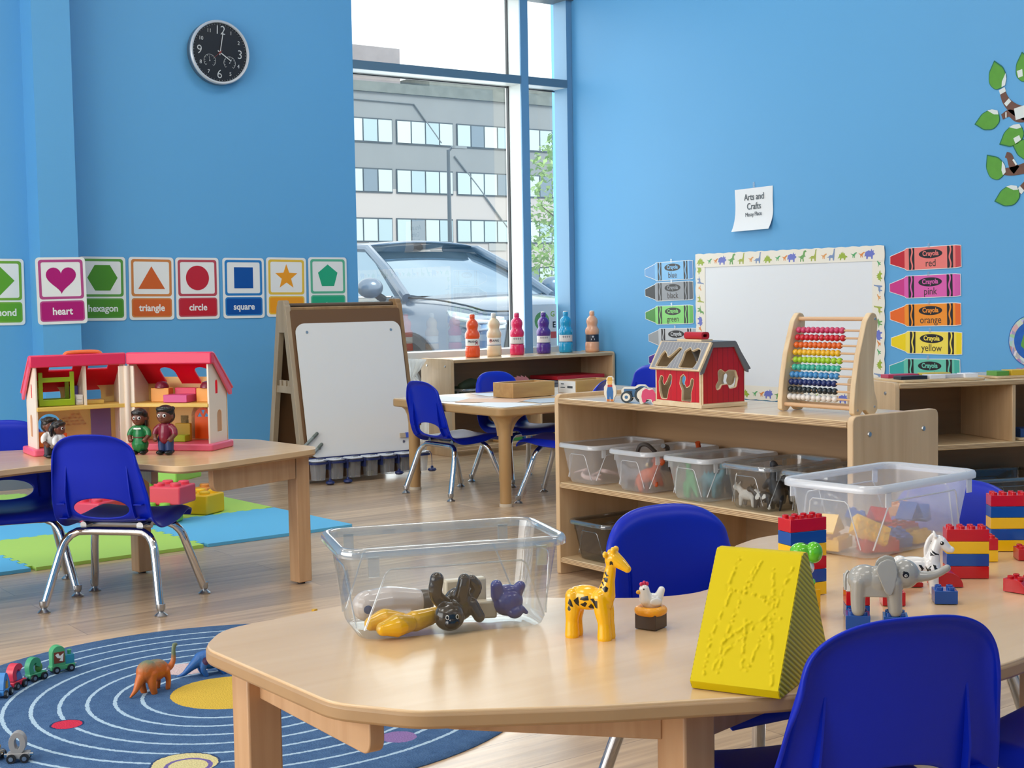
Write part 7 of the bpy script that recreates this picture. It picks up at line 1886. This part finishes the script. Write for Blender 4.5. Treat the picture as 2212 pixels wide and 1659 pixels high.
# ---------------------------------------------------------------- easel tools
def tool(name, label, cat, M, parts, group=None):
    t = thing(name, label, cat, group=group); t.matrix_basis = M
    for nm, mb, mm in parts: obj(nm, mb, mm, t)
    return t
Me = Matrix.Translation((3.345, 6.00, 0)) @ Matrix.Rotation(R(-2), 4, 'Z') @ Matrix.Translation((0, -0.203, 0.0)) @ rotm(R(90) - math.atan2(0.160, 0.835), 0, 0)
mgrey, mcap = mat('marker_grey', '7C8480', 0.4), mat('marker_cap', '5E665F', 0.4)
for px, py, a, l, lb in ((-0.272, 0.200, 38, 0.10, 'upper grey marker held on the easel board'), (-0.238, 0.160, 40, 0.06, 'lower grey marker held on the easel board')):
    tool('marker', lb, 'marker', Me @ Matrix.Translation((px, py, 0.028)) @ rotm(0, 0, R(a)), [('barrel', MB().tube([(-l / 2, 0, 0), (l / 2 - 0.03, 0, 0)], 0.0075, 12), mgrey), ('cap', MB().tube([(l / 2 - 0.03, 0, 0), (l / 2, 0, 0), (l / 2 + 0.004, 0, 0)], [0.008, 0.008, 0.005], 12), mcap)], 'markers on the easel')
tool('clothes_peg', 'blue and tan clip on the right edge of the easel board', 'clip', Me @ Matrix.Translation((0.245, 0.190, 0.024)), [('jaw', MB().box((-0.024, 0, 0), (0.03, 0.022, 0.008)), mat('clip_tan', 'B8A68E', 0.5)), ('handle', MB().box((0.012, 0, 0), (0.042, 0.024, 0.010)), mat('clip_blue', '4A63C0', 0.4))])
tool('cable', 'dark cable loop on the wall beside the easel leg', 'cable', Matrix.Translation((2.93, 6.575, 0.115)), [('loop', MB().tube([(0.03 * math.cos(R(a)), 0, 0.03 * math.sin(R(a))) for a in range(-20, 290, 15)], 0.003, 6), mat('cable_navy', '1A2438', 0.5)), ('plug', MB().box((0.035, 0, -0.012), (0.03, 0.02, 0.016)), mat('cable_navy', '1A2438', 0.5))])

# ---------------------------------------------------------------- right hand cubby shelf: puzzles and bins
Rm = Matrix.Translation((3.768, 3.022, 0)) @ Matrix.Rotation(R(-20.5), 4, 'Z')
def on_rs(x, y, z): return Rm @ Vector((x, y, z))
pz = SH + 0.0008
def puzzle(label, x, y, z, w_, d_, blocks):
    t = thing('puzzle_board', label, 'puzzle', on_rs(x, y, z), R(-20.5), 'wooden puzzles on the cubby shelf')
    obj('board', MB().prism(rrect(w_, d_, 0.012), 0, 0.008), ply_h, t, bev=0.001)
    for bx, by, bw, bd, bh, c in blocks: obj('puzzle_piece', MB().box((bx, by, 0.008 + bh / 2), (bw, bd, bh)), mat('piece_' + c, c, 0.4), t, bev=0.001)
puzzle('puzzle board with white and dark pieces on the cubby shelf near the abacus', 0.20, 0.13, pz, 0.32, 0.22, [(-0.10, -0.06, 0.10, 0.05, 0.012, '1E2430'), (-0.01, -0.06, 0.06, 0.05, 0.013, 'E4E4E6'), (0.06, -0.05, 0.07, 0.05, 0.012, 'C8C8CC'), (0.12, -0.06, 0.05, 0.05, 0.014, 'F0F0F2'), (-0.08, 0.04, 0.12, 0.05, 0.012, 'B83A5A'), (0.06, 0.05, 0.10, 0.05, 0.012, 'C9B43A')])
puzzle('puzzle board with green, yellow, blue and red blocks farther along the cubby shelf', 0.66, 0.17, pz, 0.48, 0.24, [(-0.20, -0.07, 0.05, 0.06, 0.016, '5E9A3A'), (-0.13, -0.07, 0.07, 0.06, 0.018, 'DDB42A'), (-0.05, -0.07, 0.06, 0.06, 0.018, 'E0A83A'), (0.03, -0.07, 0.08, 0.07, 0.020, '4E9ACC'), (0.13, -0.07, 0.09, 0.06, 0.018, 'A83A42'), (0.20, -0.06, 0.05, 0.06, 0.018, '4A8A4E'), (0.06, 0.05, 0.16, 0.06, 0.014, '8E7AA0')])
puzzle('puzzle board with blue and amber blocks inside the cubby near the photo edge', 0.66, 0.12, 0.3308, 0.34, 0.2, [(-0.10, -0.05, 0.10, 0.06, 0.03, '27477E'), (0.02, -0.05, 0.07, 0.06, 0.03, '3A4A6E'), (0.11, -0.05, 0.06, 0.06, 0.034, 'B07E28')])
tag(obj('wooden_strip', MB().box((0, 0, 0.005), (0.10, 0.02, 0.010)), ply_h, None, on_rs(0.12, 0.06, 0.3308), (0, 0, R(-20.5)), bev=0.001), 'thin wooden strip lying in the empty cubby', 'wooden strip')
tray('large smoky bin on the floor board of the cubby shelf near the photo edge', on_rs(0.42, 0.150, 0.0538), R(-20.5), smoke_p, smoke_rim, 0.52, 0.27, 0.150, 'bins in the cubby shelf')
t = thing('toy_tree', 'green cloud shaped wooden tree piece with a cream rim near the photo edge', 'toy tree', on_rs(0.36, -0.11, 0.0), R(-38))
cl = fillet([(-0.05, 0), (0.05, 0), (0.07, 0.03), (0.055, 0.055), (0.03, 0.06), (0.02, 0.085), (-0.015, 0.085), (-0.03, 0.06), (-0.06, 0.05), (-0.07, 0.025)], 0.02, 4)
obj('stand', MB().box((0, 0, 0.045), (0.03, 0.02, 0.09)), cr_w, t)
obj('rim', MB().prism([(x, z + 0.085) for x, z in offset(cl, 0.005)], -0.006, 0.006, XZ), cr_w, t); obj('crown', MB().prism([(x, z + 0.085) for x, z in cl], -0.007, 0.007, XZ), mat('tree_green', '3E8A2E', 0.4), t)
# ---------------------------------------------------------------- outside the window
GZ = -0.30
struct('ground_outside', MB().box((20, 60, GZ - 0.05), (200, 106, 0.1)), mat('asphalt_pale', '8C8E8E', 0.9, var=(0.6, 0.08)))
struct('sidewalk', MB().box((4.5, 7.5, GZ + 0.07), (12, 1.1, 0.14)), mat('concrete_pale', 'BDBBB2', 0.9, var=(3, 0.05)))

# hotel block far behind the car park
def building():
    t = thing('hotel_building', 'long pale grey four storey building with window rows beyond the car park', 'building', (45, 68, GZ))
    up = mat('render_grey', '929698', 0.85, var=(0.35, 0.12)); low = mat('render_white', 'C4BEBB', 0.85, var=(0.2, 0.03)); dirty = mat('parapet_stained', '7C827E', 0.9, var=(1.6, 0.35))
    bx = lambda x0, x1, z0, z1, y0=0.0, dp=8: MB().box(((x0 + x1) / 2 - 45, y0 + dp / 2, (z0 + z1) / 2 - GZ), (x1 - x0, dp, z1 - z0))
    obj('lower_wall', bx(30, 66, GZ, 6.9), low, t)
    obj('upper_wall', bx(30, 66, 6.9, 12.2), up, t)
    obj('parapet', bx(30, 66, 12.2, 12.75, -0.15), dirty, t)
    obj('roof_block', bx(44.4, 66, 12.75, 13.6, 0.6, 6), dirty, t)
    obj('roof_block', bx(30, 43.0, 12.75, 15.0, 1.5, 5), mat('roof_block_pink', '9C9494', 0.9, var=(1.2, 0.25)), t)
    fr = mat('window_dark_frame', '4A5258', 0.5)
    tones = [mat('curtain_pane_%d' % k, c, 0.25) for k, c in enumerate(('BFD2D4', 'CADADB', 'B2C8D0', '7F8F9C', 'D4E0DE'))]
    q = random.Random(11)
    for r, zt in enumerate((10.75, 8.0, 5.26, 2.5)):
        for k in range(-1, 6):
            x0 = 37.65 + 4.07 * k - 0.06 * r
            f = obj('window', MB().box((x0 + 1.9 - 45, -0.02, zt - 0.66 - GZ), (3.8, 0.08, 1.36)), fr, t)
            for p in range(4):
                obj('pane', MB().box((x0 + 0.48 + 0.947 * p - 45, -0.07, zt - 0.66 - GZ), (0.86, 0.03, 1.20)), q.choice(tones[:3] + tones[:3] + tones[3:]), f)
    for k in range(0, 5):
        g = obj('air_vent', MB().box((40.4 + 4.07 * k - 45, -0.03, 3.72 - GZ), (1.25, 0.06, 0.46)), mat('vent_grey', 'B4B4B2', 0.7), t)
    obj('roof_line', MB().tube([(38.0 - 45, -0.06, 11.75 - GZ), (42.9 - 45, -0.06, 11.7 - GZ), (44.7 - 45, -0.06, 9.6 - GZ)], 0.05, 6).tube([(45.6 - 45, -0.06, 8.9 - GZ), (47.2 - 45, -0.06, 7.2 - GZ), (50.0 - 45, -0.06, 4.0 - GZ)], 0.05, 6), mat('conduit_grey', '7E8488', 0.6), t)
building()
t = thing('street_lamp', 'slim grey street lamp with a flat head in front of the building', 'street lamp', (22.6, 34, GZ))
obj('pole', MB().tube([(0, 0, 0), (0, 0, 5.35)], [0.075, 0.05], 12), mat('lamp_grey', '5A6268', 0.5), t)
obj('arm', MB().tube([(0, 0, 5.3), (0.12, 0, 5.42), (0.30, -0.05, 5.44)], 0.035, 8), mat('lamp_grey', '5A6268', 0.5), t)
obj('lamp_head', MB().prism(rrect(0.46, 0.20, 0.05), 5.40, 5.47, Matrix.Translation((0.34, -0.05, 0))), mat('lamp_head', '8A9296', 0.4), t)
t = obj('boundary_wall', MB().box((0, 0, 0.75), (26, 0.3, 1.5)), mat('brick_rust', 'B47A66', 0.85, var=(4, 0.2)), None, (36, 38, GZ)); tag(t, 'low rust red boundary wall behind the parked car', 'wall')
def small_tree():
    t = thing('young_tree', 'young light green tree at the right edge of the window view', 'tree', (15.45, 19.3, GZ))
    obj('trunk', MB().tube(catmull([(0, 0, 0), (0.05, 0, 1.2), (0.0, 0, 2.6), (0.1, 0, 3.6)], 4), [0.06 - 0.003 * k for k in range(13)], 8), mat('tree_bark', '7A6A58', 0.8), t)
    q = random.Random(2); m = MB()
    for k in range(2600):
        a, rr, z = q.uniform(0, 2 * PI), q.random() ** 0.6, q.uniform(0.9, 4.1)
        w_ = 1.05 * math.sin(PI * min(1, max(0.06, (4.25 - z) / 3.6))) ** 0.7
        p = Vector((rr * w_ * math.cos(a), rr * w_ * math.sin(a), z))
        M = Matrix.Translation(p) @ Euler((q.uniform(-1, 1), q.uniform(-1, 1), q.uniform(0, 6))).to_matrix().to_4x4()
        s = q.uniform(0.045, 0.085)
        m._add([(-s, 0, 0), (0, -s * 0.5, 0.01), (s, 0, 0), (0, s * 0.5, 0.01)], [(0, 1, 2, 3)], M)
    f = obj('foliage', m, mat('leaf_pale', 'A6C47A', 0.6, var=(2, 0.2)), t); f['kind'] = 'stuff'
    for k in range(7):
        a = k * 0.9; obj('branch', MB().tube([(0.02, 0, 1.3 + 0.3 * k), (0.6 * math.cos(a), 0.6 * math.sin(a), 1.8 + 0.3 * k)], [0.02, 0.008], 6), mat('tree_bark', '7A6A58', 0.8), t)
small_tree()

def car():
    t = thing('parked_car', 'blue grey car parked nose towards the window', 'car', (7.15, 9.15 + 2.30, GZ), R(-90))
    paint = mat('car_paint', '66798F', 0.25, 0.35, coat=0.6); dark = mat('car_dark_trim', '22262C', 0.4); gls = mat('car_glass', '8CA4B6', 0.03, 0.8, spec=1.0)
    tyre_ = mat('car_tyre', '1C1D20', 0.8); alloy = mat('car_alloy', 'A9AFB5', 0.3, 0.7); chro = mat('car_chrome', 'DDE2E6', 0.12, 0.9)
    # body shell: stations along the length, each a half outline from sill to deck
    st = [(-2.28, 0.80, 0.48, 1.05), (-2.20, 0.88, 0.34, 1.10), (-1.6, 0.92, 0.30, 1.12), (-0.6, 0.93, 0.28, 1.12), (0.4, 0.93, 0.28, 1.13), (1.05, 0.93, 0.28, 1.17), (1.40, 0.93, 0.28, 1.16), (1.80, 0.92, 0.28, 1.13), (2.05, 0.90, 0.28, 1.09), (2.20, 0.86, 0.30, 1.04), (2.28, 0.80, 0.34, 0.98), (2.31, 0.72, 0.42, 0.90)]
    rows = []
    for x, w_, zb, zt in st:
        half_ = [(w_ * 0.86, zb), (w_ * 0.99, zb + 0.10), (w_, zb + 0.30 * (zt - zb)), (w_ * 0.985, zb + 0.62 * (zt - zb)), (w_ * 0.95, zb + 0.84 * (zt - zb)), (w_ * 0.86, zb + 0.955 * (zt - zb)), (w_ * 0.62, zt), (w_ * 0.3, zt + 0.022), (0, zt + 0.028)]
        rows.append([Vector((x, y, z)) for y, z in half_] + [Vector((x, -y, z)) for y, z in reversed(half_[:-1])])
    m = MB().grid(rows, closed=True); m._add(rows[-1], [tuple(range(len(rows[-1])))]); m._add(rows[0], [tuple(range(len(rows[0])))])
    obj('body', m, paint, t, sub=1, ang=60)
    obj('hood_seam', MB().tube(catmull([(1.18, -0.76, 1.150), (1.6, -0.75, 1.130), (2.0, -0.72, 1.08), (2.22, -0.60, 1.03), (2.28, 0, 1.045), (2.22, 0.60, 1.03), (2.0, 0.72, 1.08), (1.6, 0.75, 1.130), (1.18, 0.76, 1.150)], 4), 0.008, 6), dark, t)
    def side(pts, sgn, off=0.0): return [Vector((x, sgn * (y + off), z)) for x, y, z in pts]
    ws_b = [(1.12, y, 1.075) for y in (-0.74, -0.37, 0, 0.37, 0.74)]
    g = []
    for k in range(7):
        f = k / 6
        w_ = 0.76 + (0.585 - 0.76) * f
        g.append([Vector((1.14 - 0.86 * f - 0.12 * f * f + 0.10 * (1 - (u * u)), u * w_, 1.165 + 0.445 * f - 0.03 * f * f)) for u in (-1, -0.75, -0.5, -0.25, 0, 0.25, 0.5, 0.75, 1)])
    obj('windshield', MB().grid(g), gls, t, sub=1)
    rf = []
    for k in range(9):
        f = k / 8; x = 0.30 - 2.2 * f
        w_ = 0.60 + 0.02 * math.sin(PI * f); z = 1.575 + 0.075 * math.sin(PI * min(1, 0.35 + f * 0.65)) - 0.10 * max(0, f - 0.6)
        rf.append([Vector((x, u * w_, z + 0.045 * (1 - u * u))) for u in (-1, -0.6, -0.2, 0.2, 0.6, 1)])
    obj('roof', MB().grid(rf), paint, t, solid=0.03, sub=1)
    for s in (-1, 1):
        sg = [(1.02, 0.80, 1.16), (0.28, 0.625, 1.585), (-0.85, 0.64, 1.60), (-0.95, 0.83, 1.16)]
        obj('side_window', MB()._add(side(sg, s), [(0, 1, 2, 3)]), gls, t)
        obj('rear_side_window', MB()._add(side([(-1.02, 0.83, 1.16), (-0.92, 0.64, 1.60), (-1.75, 0.62, 1.53), (-2.0, 0.80, 1.16)], s), [(0, 1, 2, 3)]), gls, t)
        obj('front_pillar', MB().tube(side([(1.18, 0.78, 1.15), (0.72, 0.69, 1.40), (0.26, 0.605, 1.60), (-0.3, 0.60, 1.63)], s), 0.042, 10), paint, t)
        obj('centre_pillar', MB().tube(side([(-0.98, 0.83, 1.14), (-0.89, 0.64, 1.60)], s), 0.045, 8), dark, t)
        obj('window_trim', MB().tube(side([(1.0, 0.815, 1.16), (-0.95, 0.845, 1.16), (-2.0, 0.81, 1.16)], s), 0.012, 6), chro, t)
        mi = obj('mirror', blob('mirror', [('b', (0.93, s * 0.99, 1.24), (0.075, 0.125, 0.090))], 0.012, 2), paint, t)
        obj('mirror_foot', MB().tube([(0.90, s * 0.84, 1.14), (0.92, s * 0.95, 1.20)], 0.035, 8), dark, mi)
        obj('mirror_glass', MB().ball((0.885, s * 0.99, 1.24), (0.05, 0.095, 0.068), 10), gls, mi)
        for x in (1.42, -1.42):
            Mw = lambda off: Matrix.Translation((x, s * (0.86 + off), 0.36)) @ rotm(R(90), 0, 0)
            arch_ = MB().lathe([(0.42, 0.078), (0.49, 0.082), (0.50, 0.0)], 40, Matrix.Translation((x, s * 0.86, 0.37)) @ rotm(R(90) if s < 0 else R(-90), 0, 0), caps=False)
            obj('wheel_arch', arch_, dark, t)
            obj('arch_void', MB().lathe([(0.42, 0.0), (0.42, 0.075)], 40, Matrix.Translation((x, s * 0.86, 0.37)) @ rotm(R(90) if s < 0 else R(-90), 0, 0)), mat('arch_black', '0C0D0F', 0.9), t)
            w2 = obj('wheel', MB().lathe([(0.23, 0.06), (0.33, 0.09), (0.36, 0.06), (0.36, -0.12), (0.22, -0.12)], 36, Matrix.Translation((x, s * 0.86, 0.36)) @ rotm(R(90) if s < 0 else R(-90), 0, 0)), tyre_, t)
            sp = MB().lathe([(0.0, 0.095), (0.07, 0.09), (0.075, 0.075)], 20, Matrix.Translation((x, s * 0.86, 0.36)) @ rotm(R(90) if s < 0 else R(-90), 0, 0)).lathe([(0.20, 0.088), (0.235, 0.094), (0.24, 0.07)], 36, Matrix.Translation((x, s * 0.86, 0.36)) @ rotm(R(90) if s < 0 else R(-90), 0, 0), caps=False)
            for k in range(10): sp.box((0.13, 0, 0.083), (0.16, 0.03, 0.02), Matrix.Translation((x, s * 0.86, 0.36)) @ rotm(R(90) if s < 0 else R(-90), 0, 0) @ rotm(0, 0, R(36 * k)))
            obj('alloy', sp, alloy, w2)
        hl_ = [(2.00, 0.90, 1.045), (2.20, 0.81, 1.01), (2.30, 0.55, 0.985), (2.315, 0.55, 0.90), (2.27, 0.79, 0.885), (2.10, 0.90, 0.93)]
        h_ = obj('headlight', MB()._add(side(hl_, s, 0.012), [(0, 1, 2, 5), (2, 3, 4, 5)]), mat('lamp_glass', 'C9D6E2', 0.08, 0.5), t, solid=0.02)
        obj('lamp_strip', MB().tube(side([(2.10, 0.885, 0.985), (2.24, 0.80, 0.955), (2.32, 0.55, 0.945)], s, 0.012), 0.016, 8), mat('lamp_white', 'EEF3F8', 0.15), h_)
        obj('fog_lamp', MB().box((2.27, s * 0.66, 0.44), (0.05, 0.16, 0.05)), mat('lamp_white', 'EEF3F8', 0.15), t)
        obj('bumper_blade', MB().tube(side([(2.15, 0.84, 0.62), (2.27, 0.66, 0.52), (2.30, 0.60, 0.40)], s), 0.03, 8), paint, t)
    g = obj('grille', MB().prism(fillet([(-0.56, 0.36), (0.56, 0.36), (0.58, 0.70), (0.52, 0.96), (-0.52, 0.96), (-0.58, 0.70)], 0.04, 3), 0, 0.03, Matrix(((0, 0, 1, 2.285), (1, 0, 0, 0), (0, 1, 0, 0), (0, 0, 0, 1)))), dark, t)
    for z in (0.46, 0.58, 0.70): obj('grille_bar', MB().box((2.32, 0, z), (0.015, 0.94, 0.016)), mat('grille_grey', '4A5058', 0.4), g)
    obj('chrome_bar', MB().tube([(2.305, -0.52, 0.975), (2.335, 0, 0.985), (2.305, 0.52, 0.975)], 0.016, 8), chro, t)
    e = MB(); ov = lambda a, b, cz, n=28: [(2.335, a * math.cos(2 * PI * k / n), cz + b * math.sin(2 * PI * k / n)) for k in range(n + 1)]
    e.tube(ov(0.095, 0.066, 0.92), 0.010, 6); e.tube(ov(0.034, 0.060, 0.92), 0.007, 6); e.tube(ov(0.068, 0.025, 0.951), 0.007, 6)
    obj('emblem', e, chro, t)
    obj('emblem_backing', MB().prism(circ(0.10, 24, 0, 0.92, ry=0.07), 0, 0.012, Matrix(((0, 0, 1, 2.315), (1, 0, 0, 0), (0, 1, 0, 0), (0, 0, 0, 1)))), dark, t)
    obj('number_plate', MB().box((2.34, 0, 0.60), (0.012, 0.31, 0.15)), mat('plate_white', 'D8DAD6', 0.4), t)
car()

# sheet stuck to the window and a see-through bag on the floor beside the window shelf
t = thing('window_poster', 'small white poster with a round tree picture stuck low on the window', 'poster', (5.145, GY - 0.012, 0.67), rot=(R(90), 0, 0))
obj('sheet', MB().prism(rrect(0.185, 0.26, 0.004), 0, 0.0006), white_paper, t)
obj('tree_print', MB().prism(circ(0.055, 24, -0.02, 0.03), 0.0006, 0.0010), mat('poster_green', '6FA86A', 0.5, var=(60, 0.4)), t)
obj('trunk_print', MB().prism(recth(-0.026, -0.014, -0.06, 0.03), 0.0008, 0.0013), mat('poster_brown', 'B4805A', 0.5), t)
text('lettering', 'G', 0.045, mat('poster_lime', '8EB83A', 0.5), t, (0.062, 0.070, 0.0009), fat=0.0006)
text('lettering', 'E', 0.050, black_ink, t, (0.072, 0.005, 0.0009), fat=0.0012)
obj('red_band', MB().prism(recth(0.045, 0.088, -0.075, -0.035), 0.0006, 0.0010), mat('poster_red', 'D8625E', 0.5), t)
rows = []
q = random.Random(4)
rip = [q.uniform(0.7, 1.0) if k % 2 else q.uniform(1.0, 1.25) for k in range(36)]
for r_, z in ((0.055, 0.001), (0.075, 0.03), (0.088, 0.12), (0.090, 0.24), (0.080, 0.33), (0.045, 0.40), (0.020, 0.430), (0.050, 0.47), (0.075, 0.52)):
    a_ = 0.35 if z < 0.3 else 1.0
    rows.append([Vector((r_ * (1 + (rip[k] - 1) * a_) * math.cos(2 * PI * k / 36), r_ * (1 + (rip[k] - 1) * a_) * math.sin(2 * PI * k / 36), z)) for k in range(36)])
t = obj('plastic_bag', MB().grid(rows, closed=True), thin_clear('bag_plastic', 'FFFFFF', milk=0.42, milk_col='F6F7F4', gloss=0.08, edge=0.6, rough=0.12), None, (4.025, 6.47, 0.0005), ang=80)
tag(t, 'gathered see-through plastic bag on the floor between easel and window shelf', 'plastic bag')
